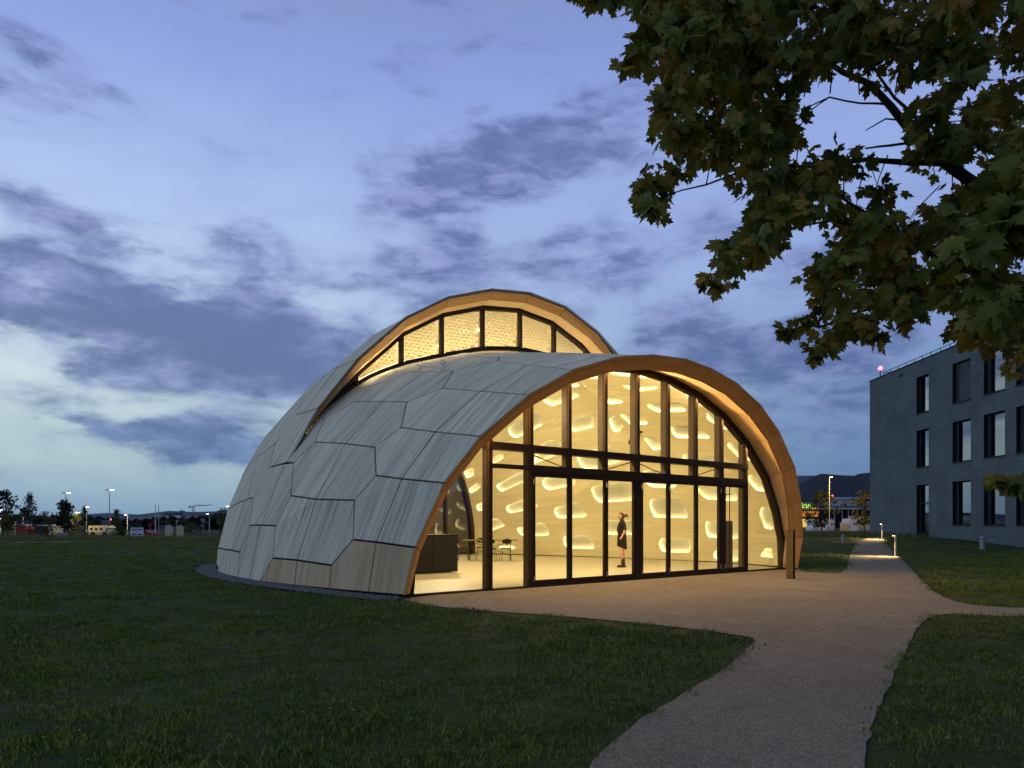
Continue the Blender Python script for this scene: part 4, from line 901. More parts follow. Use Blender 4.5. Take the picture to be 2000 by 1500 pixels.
# ------------------------------------------------------------ street lamps
M['lamp_w']=emit('cool_lamp',(1,.93,.78),5); M['lamp_o']=emit('warm_lamp',(1,.55,.16),9); M['lamp_r']=emit('red_lamp',(1,.05,.07),14); M['pole']=flat('galvanised_pole',(.42,.42,.40),.5,.2)
def point(parent,loc,e,c,r=.15):
    l=bpy.data.lights.new('lamp_light','POINT'); l.energy=e; l.color=c; l.shadow_soft_size=r; o=bpy.data.objects.new('lamp_light',l); COL.objects.link(o); o.parent=parent; o.location=loc
def street_lamp(px,py,z,label,kind,e=60,g='street lamps beyond the lawn'):
    x,y,h=at(px,py,z); t=thing('street_lamp',label,'street lamp',(x,y,0),g)
    a=MB(); a.tube([(0,0,-.2),(0,0,h-.1)],[.055*z/90,.045*z/90],8); a.build('pole',M['pole'],t)
    k=z/90
    if kind=='disc':
        a=MB(); a.rings([(0,0,h-.06*k,.05*k,.05*k),(0,0,h,.30*k,.30*k),(0,0,h+.03*k,.30*k,.30*k)],16); a.build('lamp_head',M['lamp_w'],t)
        a=MB(); a.rings([(0,0,h+.032*k,.31*k,.31*k),(0,0,h+.07*k,.2*k,.2*k)],16); a.build('lamp_cap',M['pole'],t)
    elif kind=='twin':
        a=MB(); a.box((-.28*k,0,h),(.38*k,.2*k,.1*k)); a.build('lamp_head_dark',M['frame'],t)
        a=MB(); a.box((.30*k,0,h),(.42*k,.2*k,.1*k)); a.build('lamp_head',M['lamp_w'],t)
    else:
        a=MB(); a.tube([(0,0,h-.1),(0,0,h),(-.12*k*(1 if kind=='hookl' else -1),0,h+.05*k)],.04*k,6); a.build('arm',M['pole'],t)
        a=MB(); a.rings([(-.25*k*(1 if kind=='hookl' else -1),0,h-.01,.17*k,.08*k),(-.25*k*(1 if kind=='hookl' else -1),0,h+.06,.13*k,.06*k)],10); a.build('lamp_head',M['lamp_o'] if kind=='hookr' else M['lamp_w'],t)
    if e: point(t,(0,-1.8,h-.3),e*6,(1,.8,.5) if kind!='hookr' else (1,.55,.2))
    return t
street_lamp(1,996,90,'white disc street lamp at the far left edge','disc',30)
street_lamp(45,996,90,'white disc street lamp in front of the red shed','disc',60)
street_lamp(129,963,140,'tall twin-headed lamp post rising behind the dark conical tree','twin',0)
street_lamp(150,1001,90,'short white street lamp right of the dark conical tree','disc',50)
street_lamp(169,990,80,'taller white disc street lamp left of the cream camper','disc',90)
street_lamp(214,957,140,'tall twin-headed lamp post over the cream camper','twin',0)
street_lamp(249,1006,85,'small curved-arm street lamp beside the white banner','hookl',40)
street_lamp(409,1004,85,'small curved-arm street lamp near the twin road signs','hookl',0)
street_lamp(446,989,85,'white disc street lamp close to the pavilion flank','disc',0)
street_lamp(1620,932,72,'orange street lamp on the station forecourt','hookr',260,'street lamps at the station')
# ------------------------------------------------------------ left background
M['cream']=flat('cream_panel',(.62,.50,.30),.6); M['red']=flat('red_boards',(.26,.05,.03),.7); M['dark']=flat('dark_panel',(.03,.028,.03),.6); M['white']=flat('white_panel',(.7,.7,.68),.5); M['bluegrey']=flat('blue_grey_sheet',(.12,.16,.24),.5); M['roof']=flat('pale_roof_sheet',(.35,.42,.48),.5); M['winglass']=flat('dark_window',(.02,.02,.03),.15); M['conc']=flat('concrete',(.30,.28,.25),.85,0,.2); M['pwood']=flat('post_wood',(.16,.11,.07),.9); M['carred']=flat('red_paint',(.35,.02,.02),.3); M['tyre']=flat('tyre',(.015,.015,.015),.9)
def bx_(name,c,d,m,p): a=MB(); a.box(c,d); return a.build(name,M[m],p)
def house(name,label,px0,px1,pyt,pyb,z,depth,mw,mr,cat='shed',pitch=0,win=(),door=None):
    x0,x1=(px0-1000)/1400*z,(px1-1000)/1400*z; h=at(0,pyt,z)[2]; t=thing(name,label,cat,((x0+x1)/2,z+depth/2,0)); w=x1-x0
    bx_('wall',(0,0,h/2),(w,depth,h),mw,t)
    if pitch:
        a=MB(); e=.15; V=[(-w/2-e,-depth/2-e,h),(w/2+e,-depth/2-e,h),(w/2+e,depth/2+e,h),(-w/2-e,depth/2+e,h),(-w/2+w*.2,0,h+pitch),(w/2-w*.2,0,h+pitch)]
        a.add(V,[(0,1,5,4),(1,2,5),(2,3,4,5),(3,0,4)]); a.build('roof',M[mr],t)
    else: bx_('roof',(0,0,h+.06),(w+.3,depth+.3,.12),mr,t)
    for wx,wz,ww,wh in win:
        f=bx_('window',(wx*w/2,-depth/2-.01,wz*h),(ww,.06,wh),'white',t); bx_('pane',(wx*w/2,-depth/2-.05,wz*h),(ww*.85,.03,wh*.82),'winglass',f)
    if door: bx_('door',(door*w/2,-depth/2-.02,h*.42),(.8,.05,h*.8),'dark',t)
    return t
house('red_shed','red boarded shed with pale corner post at the left edge',31,50,1027,1045,85,2,'red','roof')
bx_('corner_post',(-.62,-1.06,.8),(.08,.08,1.6),'cream',bpy.data.objects['red_shed'])
house('farm_house','small house with steep orange lit gable behind the red shed',24,36,1022,1045,120,4,'cream','dark','house',1.0,((-.4,.6,.3,.3),))
house('dark_hut','dark brown hut between two small trees',67,84,1027,1045,85,2,'dark','roof','hut',door=.5)
house('long_shed','long blue grey shed with shallow roof behind the lamps',106,150,1033,1045,130,5,'bluegrey','bluegrey','shed',.35)
house('cream_kiosk','small cream cabin left of the long shed',94,107,1029,1045,85,1.5,'cream','cream','cabin',win=((.2,.65,.3,.3),))
house('control_block','small blue flat-roofed block topped by a red lamp',198,214,1018,1040,150,4,'bluegrey','roof','building',win=((-.3,.8,.5,.3),(.4,.8,.5,.3)))
t=bpy.data.objects['control_block']; a=MB(); a.rings([(0,0,2.1,.1,.1),(0,0,2.3,.1,.1)],8); a.build('beacon',M['lamp_r'],t)
house('station_shed','long low building with pale hipped roof behind the blocks',308,386,1028,1045,150,8,'bluegrey','roof','building',.55,((-.4,.5,.8,.6),(.3,.5,.8,.6)))
def camper(name,label,px0,px1,pyt,z,nose=1,m='cream',cat='camper van',wins=3):
    x0,x1=(px0-1000)/1400*z,(px1-1000)/1400*z; h=at(0,pyt,z)[2]; w=x1-x0; t=thing(name,label,cat,((x0+x1)/2,z,0)); s=nose
    # profile extruded across
    pr=[(-.5,.16),(-.5,.95),(-.46,1),(.28,1),(.40,.78),(.34,.66),(.50,.42),(.5,.16)]
    V=[(s*a*w,yy,b*h) for yy in(-1,1) for a,b in pr]; n=len(pr)
    a=MB(); a.add(V,[tuple(range(n)),tuple(range(2*n-1,n-1,-1))]+[(i,(i+1)%n,(i+1)%n+n,i+n) for i in range(n)]); a.build('body',M[m],t)
    for k in range(wins): bx_('window',(s*w*(-.36+k*.24),-1.01,h*.70),(w*.11,.04,h*.18),'winglass',t)
    bx_('windscreen',(s*w*.40,-1.01,h*.52),(w*.06,.04,h*.16),'winglass',t)
    for k in (-.28,.30):
        for yy in(-.95,.95): a=MB(); a.tube([(s*w*k,yy-.08,.22),(s*w*k,yy+.08,.22)],.26,12); a.build('wheel',M['tyre'],t)
    return t
camper('camper_van','large cream camper van lit by a lamp beside the conical tree',183,222,1026.5,80,1)
def fence(name,label,xs_,y,h,rails,cat='fence'):
    t=thing(name,label,cat,(xs_[0],y,0)); 
    for x in np.arange(xs_[0],xs_[1],1.6): bx_('post',(x-xs_[0],0,h/2),(.09,.09,h),'pwood',t)
    for r in rails: bx_('rail',((xs_[1]-xs_[0])/2,0,r),(xs_[1]-xs_[0],.05,.07),'pwood',t)
fence('wooden_fence','low wooden post and rail fence along the lawn edge',(-50,-27.5),68,.55,(.3,.48))
x0=(255-1000)/1400*66;x1=(280-1000)/1400*66
t=thing('white_banner','white banner board with three rows of grey print by the roadside','sign',((x0+x1)/2,66,0)); w=x1-x0
bx_('board',(0,0,.58),(w,.05,.85),'white',t)
for r,(a0,a1) in enumerate((( -.42,.42),(-.1,.1),(-.42,-.05),(.05,.42))):
    bx_('print_line',((a0+a1)/2*w,-.03,(.82,.62,.38,.38)[r]),((a1-a0)*w,.01,.12 if r!=1 else .05),'bluegrey',t)
for s in(-1,1): bx_('post',(s*w*.46,.05,.3),(.05,.05,.6),'pwood',t)
def car(name,label,px,z,m,s=1.0,g=None,van=False):
    x=(px-1000)/1400*z; t=thing(name,label,'van' if van else 'car',(x,z,0),g); H=2.1 if van else 1.4; w=4.2*s
    pr=[(-.5,.2),(-.5,.62),(-.44,.96 if van else .68),(-.25,1),(.12,1),(.27,.66),(.46,.55),(.5,.42),(.5,.2)]
    if van: pr=[(-.5,.16),(-.5,.95),(-.46,1),(.20,1),(.36,.58),(.48,.48),(.5,.36),(.5,.16)]
    V=[(a*w,yy,b*H) for yy in(-.85,.85) for a,b in pr]; n=len(pr); a=MB(); a.add(V,[tuple(range(n)),tuple(range(2*n-1,n-1,-1))]+[(i,(i+1)%n,(i+1)%n+n,i+n) for i in range(n)]); a.build('body',M[m],t)
    bx_('side_window',(-.08*w,-.86,H*.8),(w*.36,.03,H*.2),'winglass',t); bx_('windscreen',(.22*w,-.86,H*.76),(w*.08,.03,H*.18),'winglass',t)
    for k in (-.3,.32):
        for yy in (-.8,.8): a=MB(); a.tube([(k*w,yy-.08,.3),(k*w,yy+.08,.3)],.3,12); a.build('wheel',M['tyre'],t)
    return t
o=car('parked_car','small red car parked beside the white banner',288,72,'carred',.42); o.scale=(1,1,.5)
def block(label,px0,px1,pyt,z,m='cream',g='stone blocks along the road',name='stone_block'):
    x0,x1=(px0-1000)/1400*z,(px1-1000)/1400*z; h=at(0,pyt,z)[2]; b=bmesh.new(); bmesh.ops.create_cube(b,size=1); bmesh.ops.scale(b,vec=(x1-x0,.6,h),verts=b.verts); bmesh.ops.translate(b,vec=(0,0,h/2),verts=b.verts); bmesh.ops.bevel(b,geom=b.edges[:],offset=.03,segments=1,affect='EDGES')
    me=bpy.data.meshes.new(name); b.to_mesh(me); b.free(); me.materials.append(M[m]); return obj(name,me,None,label,'block',g,loc=((x0+x1)/2,z,0))
block('tall cream stone block left of the yellow bush',325,335,1028.5,66); block('second cream stone block nearer the yellow bush',347,356,1028.5,66); block('low grey utility box in the meadow grass',115,127,1040,64,'conc','utility boxes','utility_box')
block('long low pale kerb stone along the road',306,384,1047.6,68,'conc','kerb stones','kerb_stone')
def roadsign(px,py,z,label,kind,m):
    x,y,h=at(px,py,z); t=thing('road_sign',label,'road sign',(x,y,0),'road signs beyond the lawn'); a=MB(); a.tube([(0,0,0),(0,0,h+.1)],.025,6); a.build('post',M['pole'],t)
    a=MB()
    if kind=='round': a.tube([(0,-.03,h),(0,-.06,h)],.18,14); a.build('face',M[m],t)
    elif kind=='twin': a.box((-.12,-.05,h),(.18,.02,.34)); a.build('face',M[m],t); a=MB(); a.box((.12,-.05,h),(.18,.02,.34)); a.build('face',M[m],t)
    else: a.tube([(0,0,h-.15),(0,0,h+.15)],[.05,.12],10); a.build('face',M[m],t)
roadsign(293,1026,72,'round red road sign left of the white flagpoles','round','carred'); roadsign(397,1016,72,'pair of small pale road signs on one post','twin','conc'); roadsign(345.5,1019,72,'cone shaped pale post lantern between the stone blocks','cone','cream')
roadsign(1665,975,100,'dark round sign on a tall post on the station forecourt','round','dark')
for px,pt,lab,cross in ((303.5,984,'white flagpole behind the red car',0),(310,986,'thinner grey mast with a cross bar near its middle',1)):
    x,y,h=at(px,pt,72); t=thing('flagpole',lab,'flagpole',(x,y,0),'poles by the roadside'); a=MB(); a.tube([(0,0,0),(0,0,h)],[.06 if not cross else .035,.03],8); a.build('pole',M['white'] if not cross else M['pole'],t)
    if cross: bx_('cross_bar',(.0,-.05,1.4+(1022-1007)/1400*72),(.6,.05,.05),'white',t)
x,y,h=at(378,989,600); t=thing('tower_crane','red tower crane with a long thin jib on the far hill','crane',(x,y,0))
a=MB(); 
for sx in(-.8,.8):
    for sy in(-.8,.8): a.tube([(sx,sy,2),(sx,sy,h)],.16,4)
for k in range(8): a.tube([(-.8,-.8,2+k*(h-2)/8),(.8,-.8,2+(k+1)*(h-2)/8)],.12,4)
a.build('mast',M['carred'],t); a=MB(); a.tube([(-4,0,h),(15,0,h+1.2)],.28,4); a.tube([(0,0,h+2),(9,0,h+.9)],.1,4); a.build('jib',M['bluegrey'],t); a=MB(); a.box((-3.2,0,h-.6),(1.8,1,1.6)); a.build('counterweight',M['white'],t)
for px,py,w_,lb_ in ((327,1006.5,4,'small pale house on the far slope, farthest from the crane'),(338,1008,3.5,'lowest of the small pale houses on the far slope'),(345,1005.5,5,'largest small pale house on the far slope, nearest the crane')):
    x,y,h=at(px,py,620); t=thing('hillside_house',lb_,'house',(x,y,h-4),'pale houses on the far slope'); a=MB(); a.box((0,0,2),(w_*1.2,5,4)); a.build('wall',M['white'],t); a=MB(); a.add([(-w_*.7,-3,4),(w_*.7,-3,4),(w_*.7,3,4),(-w_*.7,3,4),(-w_*.6,0,6),(w_*.6,0,6)],[(0,1,5,4),(1,2,5),(2,3,4,5),(3,0,4)]); a.build('roof',M['dark'],t)
# ------------------------------------------------------------ right background: station building, vehicles
z=130; X=lambda px,zz=z:(px-1000)/1400*zz
t=thing('station_building','long low station building with pale roof bands and a lit yellow sign','building',(X(1560),z,0))
def SB(name,px0,px1,py0,py1,m,dy=0,dep=1.0,par=None):
    x0,x1=X(px0)-X(1560),X(px1)-X(1560); h0,h1=at(0,py1,z)[2],at(0,py0,z)[2]; a=MB(); a.box(((x0+x1)/2,dy+dep/2,(h0+h1)/2),(x1-x0,dep,h1-h0)); return a.build(name,M[m] if isinstance(m,str) else m,par or t)
M['lit_o']=emit('lit_shop_orange',(1,.32,.05),.55); M['lit_y']=emit('lit_shop_yellow',(1,.72,.2),.75); M['sign_y']=emit('lit_letters',(.62,1,.10),1.1)
SB('wall',1460,1780,996,1034,'dark',3,6); SB('roof_fascia',1460,1780,982,988.5,'roof',0,9); SB('roof_shadow_band',1460,1780,988.5,991,'dark',.3,8.5); SB('canopy_fascia',1460,1780,991,995.5,'roof',-1,9)
SB('upper_block',1637,1780,974,982,'cream',4,5); SB('upper_roof',1636,1781,969.5,974,'roof',3.5,6)
SB('shop_window',1470,1571,997,1012,M['lit_y'],2.9,.1); SB('shop_window',1574,1612,998,1009,M['lit_o'],2.9,.1); SB('shop_window',1573,1600,1013,1030,M['lit_y'],2.9,.1)
for px in (1626,1641,1653,1661,1680): SB('canopy_post',px,px+1.2,995.5,1032,'pole',-.8,.3)
for px in (1628,1643,1663): SB('shop_window',px+2,px+10,1000,1011,'winglass',2.9,.1)
a=MB(); a.box((X(1638)-X(1560),2.5,6.5),(.2,.2,.2)); a.build('beacon',M['lamp_r'],t)
tc=bpy.data.curves.new('sign_text','FONT'); tc.body='burg'; tc.size=1.35; tc.extrude=.06; tc.offset=.02
o=bpy.data.objects.new('sign_text',tc); COL.objects.link(o); o.parent=t; o.rotation_euler=(math.radians(90),0,0); o.location=(X(1559.5)-X(1560),-.15,at(0,992,z)[2]+.05); tc.materials.append(M['sign_y'])
bpy.context.view_layer.update(); me=bpy.data.meshes.new_from_object(o.evaluated_get(bpy.context.evaluated_depsgraph_get())); ml=o.matrix_local.copy(); bpy.data.objects.remove(o); o=obj('sign_lettering',me,t); o.rotation_euler=(math.radians(90),0,0); o.location=(X(1561)-X(1560),-1.2,at(0,992.5,z)[2]+.05)
camper('white_motorhome','white motorhome parked left of the station tree',1580,1599,1014,84,-1,'white','motorhome',2)
camper('white_motorhome','second white motorhome just right of the station tree',1609,1622,1014.5,86,-1,'white','motorhome',2)
camper('white_motorhome','white motorhome with dark roof beside the grey cabinet',1649,1668,1013,84,-1,'white','motorhome',2)
camper('caravan','long cream caravan partly hidden by the grey building',1664,1705,1008,88,1,'cream','caravan')
block('tall pale grey cabinet beside the motorhome',1643,1655,1021,72,'conc','roadside cabinets','cabinet'); 
t=thing('low_wall','long dark concrete wall in the grass below the street lamp','wall',((1606-1000)/1400*62,62,0)); bx_('wall_body',(0,0,.34),(37/1400*62,.3,.68),'conc',t); bx_('coping',(0,0,.70),(38/1400*62,.36,.04),'bluegrey',t)
def boll(px,pyb,pyt,w,label):
    yy=1.4*1400/(pyb-1022); 
    for _ in range(20): x=(px-1000)/1400*yy; yy=.5*yy+.5*(1.4-float(terr(x,yy)))*1400/(pyb-1022)
    x=(px-1000)/1400*yy; zt=float(terr(x,yy)); h=(pyb-pyt)/1400*yy; r=w/2800*yy
    t=thing('bollard',label,'bollard',(x,yy,zt),'round grey bollards on the lawn'); a=MB(); a.rings([(0,0,-.1,r,r),(0,0,h*.94,r,r),(0,0,h,r*.8,r*.8)],16); a.build('post',M['pole'],t); a=MB(); a.rings([(0,0,h*.80,r*1.03,r*1.03),(0,0,h*.86,r*1.03,r*1.03)],16); a.build('reflector_band',M['bluegrey'],t)
boll(1647,1060,1044,6,'round grey bollard left of the far path'); boll(1919,1073,1048,9,'round grey bollard in front of the dark building'); boll(1545.6,1060,1044,5,'x') if False else None
for x,y,h,lab,e in ((16.05,30.0,.90,'nearer path light on its slim post at the path edge',26),(21.9,42.4,.92,'farther path light where the path bends',22)):
    z0=float(terr(x,y)); t=thing('path_light',lab,'path light',(x,y,z0),'slim path lights'); bx_('post',(0,0,h/2-.02),(.055,.055,h),'pole',t); bx_('head',(-.04,0,h),(.16,.07,.03),'pole',t)
    a=MB(); a.box((-.09,0,h-.019),(.05,.05,.010)); a.build('lens',emit('path_lens',(1,.68,.32),30),t)
    l=bpy.data.lights.new('path_spot','SPOT'); l.energy=e*18; l.color=(1,.66,.30); l.spot_size=math.radians(128); l.spot_blend=.7; l.shadow_soft_size=.03; o=bpy.data.objects.new('path_spot',l); COL.objects.link(o); o.parent=t; o.location=(-.16,0,h-.05); o.rotation_euler=(0,math.radians(38),0)
# ------------------------------------------------------------ dark clad office building
def clad():
    m,t,b=mat('grey_clad_courses'); g=t.new('ShaderNodeTexCoord').outputs['Object']; sp=t.new('ShaderNodeSeparateXYZ'); t.l.new(g,sp.inputs[0])
    br=t.new('ShaderNodeTexBrick'); t.set(br.inputs['Vector'],t.comb(sp.outputs[1],sp.outputs[2],0)); br.inputs['Scale'].default_value=1; br.inputs['Brick Width'].default_value=.9; br.inputs['Row Height'].default_value=.115; br.inputs['Mortar Size'].default_value=.012; br.inputs['Color1'].default_value=(.15,.195,.200,1); br.inputs['Color2'].default_value=(.185,.23,.235,1); br.inputs['Mortar'].default_value=(.10,.13,.135,1); br.inputs['Mortar Smooth'].default_value=.2
    n=t.noise(g,.5,5,.6); t.set(b.inputs['Base Color'],t.mix(t.smooth(n,.3,.7),br.outputs[0],t.mix(.35,br.outputs[0],(.03,.045,.05)))); b.inputs['Roughness'].default_value=.75
    bp=t.new('ShaderNodeBump'); bp.inputs['Strength'].default_value=1; bp.inputs['Distance'].default_value=.04; t.set(bp.inputs['Height'],t.m('SUBTRACT',1,br.outputs[1])); t.l.new(bp.outputs[0],b.inputs['Normal']); return m
M['clad']=clad(); M['win_refl']=glass('window_reflecting',(.25,.3,.3),1.7,5.0); M['win_in']=flat('room_dark',(.02,.025,.028),.9); M['anth']=flat('anthracite',(.018,.022,.026),.5); M['blind']=flat('aluminium_blind',(.36,.40,.42),.45,.3)
ob=thing('office_building','dark grey clad office block of three storeys with deep square windows','building',(27,54.1,0)); ob.rotation_euler.z=-math.atan(.025)
# local: x outwards to the right (into the building), y along the facade (negative = towards the camera)
cols=[(-8.0,-6.55,'n'),(-12.4,-10.6,'w'),(-15.4,-13.6,'w'),(-18.2,-16.3,'w'),(-23,-21.2,'w')]
rows=[(8.62,11.05),(5.06,7.52),(1.28,3.92)]
yb=-44.; ztop=12.1; zb=-.3
yc=sorted({yb,0.0,*[c for q in cols for c in q[:2]]}); 
wins=[]
for ci,(y0,y1,k) in enumerate(cols):
    for ri,(z0,z1) in enumerate(rows):
        if ci==0 and ri==2: z0=.5
        wins.append((y0,y1,z0,z1,ci,ri))
def facade():
    v=[];f=[]
    ycs=yc
    for a,b in zip(ycs,ycs[1:]):
        zs=[zb]; col=[w for w in wins if w[0]==a and w[1]==b]
        hl=sorted([(w[2],w[3]) for w in col]); cur=zb
        for h0,h1 in hl+[(ztop,ztop)]:
            k=len(v); v+=[(0,a,cur),(0,b,cur),(0,b,h0),(0,a,h0)]; f.append((k,k+1,k+2,k+3)); cur=h1
    return v,f
v,f=facade(); k=len(v); v+=[(0,0,zb),(22,0,zb),(22,0,ztop),(0,0,ztop),(0,yb,zb),(22,yb,zb),(22,yb,ztop),(0,yb,ztop)]
f+=[(k,k+1,k+2,k+3),(k+4,k+7,k+6,k+5),(k+3,k+2,k+6,k+7),(k+1,k+5,k+6,k+2)]
obj('wall',mesh('wall',v,f,M['clad']),ob)
bx_('parapet_cap',(.12,yb/2,ztop+.02),(.34,-yb+.1,.05),'anth',ob); bx_('parapet_cap',(11,-.12,ztop+.021),(22,.3,.05),'anth',ob)
for y0,y1,z0,z1,ci,ri in wins:
    D=.28; w=y1-y0; yc_=(y0+y1)/2
    a=MB(); a.add([(0,y0,z0),(0,y1,z0),(0,y1,z1),(0,y0,z1),(D,y0,z0),(D,y1,z0),(D,y1,z1),(D,y0,z1)],[(0,1,5,4),(1,2,6,5),(2,3,7,6),(3,0,4,7)])
    wd=a.build('window',M['anth'],ob)
    if not(ci==0 and ri==2): bx_('sill',(-.02,yc_,z0+.015),(.12,w+.06,.04),'anth',wd)
    fr=MB(); fw=.07
    fr.box((D-.03,y0+fw/2,(z0+z1)/2),(.08,fw,z1-z0)); fr.box((D-.03,y1-fw/2-.0,(z0+z1)/2),(.08,fw,z1-z0)); fr.box((D-.03,yc_,z0+fw/2),(.08,w-2*fw,fw)); fr.box((D-.03,yc_,z1-fw/2),(.08,w-2*fw,fw))
    side=y1-w*(.2 if ci else .16); fr.box((D-.06,(side+y1)/2,(z0+z1)/2),(.10,(y1-side)-.02,z1-z0-.02))
    if ci==0 and ri==2: fr.box((D-.04,yc_,2.72),(.1,w-.02,.09))
    fr.build('frame',M['anth'],wd)
    a=MB(); a.box((D+.02,(y0+side)/2,(z0+z1)/2),(.02,side-y0,z1-z0)); a.build('pane',M['win_refl'],wd)
    a=MB(); a.box((D+.5,yc_,(z0+z1)/2),(.05,w+.6,z1-z0+.6)); a.build('room_backing',M['win_in'],wd)
    if ci==1 and ri==0:
        bl=MB(); n=30
        for i in range(n): bl.box((.20,yc_,z1-.12-(z1-z0-.2)*i/n),(.075,w-.10,.012),Matrix.Rotation(math.radians(-38),3,'Y'))
        bl.build('blind_slats',M['blind'],wd)
for y_,z_ in ((-4.6,11.62),(-14.3,11.62)): bx_('vent_opening',(-.01,y_,z_),(.03,.42,.16),'dark',ob)
rl=MB()
for k in range(24): rl.tube([(.5,-1.1-k*1.05,ztop),(.5,-1.1-k*1.05,ztop+.45)],.022,6)
rl.tube([(.5,-1.1,ztop+.45),(.5,-1.1-23*1.05,ztop+.45)],.025,6); rl.tube([(.5,-1.1,ztop+.25),(6,-1.1,ztop+.25)],.02,6); rl.tube([(.5,-1.1,ztop+.45),(6,-1.1,ztop+.45)],.025,6)
rl.build('roof_railing',M['anth'],ob)
a=MB(); a.tube([(.45,-.7,ztop),(.45,-.7,ztop+.75)],.035,6); m_=a.build('beacon_mast',M['anth'],ob); a=MB(); a.rings([(.45,-.7,ztop+.72,.10,.10),(.45,-.7,ztop+.84,.17,.17),(.45,-.7,ztop+.98,.08,.08)],10); a.build('beacon',M['lamp_r'],m_)
# ------------------------------------------------------------ steles, kitchen block, furniture
M['ochre']=flat('ochre_metal',(.34,.22,.05),.6,0)
px_,py_=7.05,18.1
t=thing('entrance_stele','tall slim ochre metal stele standing in front of the right arch foot','stele',(px_,py_,0)); t.rotation_euler.z=math.radians(-12)
bx_('front_plate',(-.05,-.075,.62),(.16,.02,1.24),'ochre',t); bx_('side_plate',(.065,0,.62),(.03,.17,1.24),'black',t); bx_('core',(-.04,.01,.60),(.14,.14,1.20),'black',t); bx_('base_foot',(-.02,0,.01),(.2,.2,.03),'black',t)
p=BW([(11.35,.75,0)])[0]; t=thing('inner_stele','dark slim stele standing behind the last glass door','stele',(p[0],p[1],.03)); bx_('body',(0,0,.72),(.19,.12,1.44),'fin',t); bx_('side_plate',(.1,0,.72),(.015,.13,1.44),'black',t)
kt=thing('kitchen_block','long black kitchen block with a pale worktop inside the pavilion','kitchen block',tuple(BW([(2.7,4.72,.03)])[0]),rz=math.atan2(U_[1],U_[0]))
a=MB(); a.box((0,.42,.53),(3.3,.84,1.0)); a.build('carcass',M['black'],kt); a=MB(); a.box((0,.42,1.045),(3.32,.88,.03)); a.build('worktop',M['black'],kt)
for k in range(4): a=MB(); a.box((-1.23+k*.82,-.008,.53),(.80,.016,.94)); d=a.build('cabinet_door',M['black'],kt); 
a=MB(); a.box((-1.0,-.02,.25),(.08,.01,.08)); a.box((-1.0,-.02,.36),(.08,.01,.08)); a.build('socket_plate',M['steel'],kt)
M['plant']=flat('plant_green',(.05,.09,.02),.6)
p=BW([(2.1,5.1,1.09)])[0]; t=thing('potted_plant','small leafy plant in a clear vase on the kitchen block','plant',tuple(p)); a=MB(); a.rings([(0,0,0,.05,.05),(0,0,.2,.05,.05)],10); a.build('vase',M['glass'],t)
a=MB()
for k in range(26):
    an=random.uniform(0,6.28); r=random.uniform(.1,.32); h=random.uniform(.25,.6); a.tube([(0,0,.05),(r*.4*math.cos(an),r*.4*math.sin(an),h*.7),(r*math.cos(an),r*math.sin(an),h)],[.004,.003,.002],4)
    c=Vector((r*math.cos(an),r*math.sin(an),h)); u=Vector((math.cos(an),math.sin(an),.3))*.05; w_=Vector((-math.sin(an),math.cos(an),.2))*.025; a.add([c-u,c+w_,c+u,c-w_],[(0,1,2,3)])
a.build('leaves',M['plant'],t)
# table with trestle frame
tx,ty=(957-1000)/1400*26.6,26.6
tb=thing('trestle_table','long thin-topped table on black crossed steel legs','table',(tx,ty,.03)); a=MB(); a.box((0,0,.74),(2.0,.9,.025)); a.build('tabletop',flat('table_oak',(.16,.11,.06),.5),tb)
for s in(-1,1):
    a=MB()
    for q in(-1,1): a.tube([(s*.76,q*.30,0),(s*.76,q*.30,.727)],.013,6)
    a.tube([(s*.76,-.30,.2),(s*.76,.30,.2)],.011,6); a.tube([(s*.76,-.30,.71),(s*.76,.30,.71)],.012,6); a.build('leg_frame',M['black_steel'],tb)
a=MB(); a.tube([(-.76,-.3,.2),(.76,.3,.70)],.010,6); a.tube([(-.76,.3,.70),(.76,-.3,.2)],.010,6); a.build('cross_brace',M['black_steel'],tb)
def chair(x,y,rz,label):
    t=thing('chair',label,'chair',(x,y,.03),'black chairs round the table',rz)
    b=MB(); b.rings([(0,0,.44,.19,.19),(0,0,.455,.205,.20),(0,0,.47,.19,.18)],18); b.build('seat',M['black'],t)
    V=[];F=[]
    for j in range(6):
        for i in range(17):
            an=-1.0+2.0*i/16; q=math.sqrt(max(0,1-(2*j/5-1)**2))*.999+.001; aa=an*q*.62; V.append((.30*math.sin(aa),.05+.155+.0-.22*(1-math.cos(aa))*.9,.62+.19*j/5))
    for j in range(5):
        for i in range(16): F.append((j*17+i,j*17+i+1,(j+1)*17+i+1,(j+1)*17+i))
    me=mesh('backrest',V,F,M['black'],True); bo=obj('backrest',me,t); md=bo.modifiers.new('thick','SOLIDIFY'); md.thickness=.018
    for sx in(-1,1):
        for sy in(-1,1): b=MB(); b.tube([(sx*.12,sy*.12,.445),(sx*.20,sy*.19,0)],.008,6); b.build('leg',M['black_steel'],t)
    b=MB(); b.tube([(0,.14,.44),(0,.20,.55),(0,.205,.68)],.010,6); b.box((0,.196,.70),(.09,.012,.03)); b.build('back_support',M['steel'],t); return t
chair(tx-.35,ty+.62,math.radians(8),'black chair left behind the table, partly behind a wooden mullion')
chair(tx+.06,ty-.62,math.radians(170),'black chair in the middle with its back to the glass front')
chair(tx+.58,ty-.55,math.radians(195),'black chair farthest right with its back to the glass front')
chair(tx-.98,ty-.1,math.radians(92),'black chair at the left end of the table beside the kitchen block')
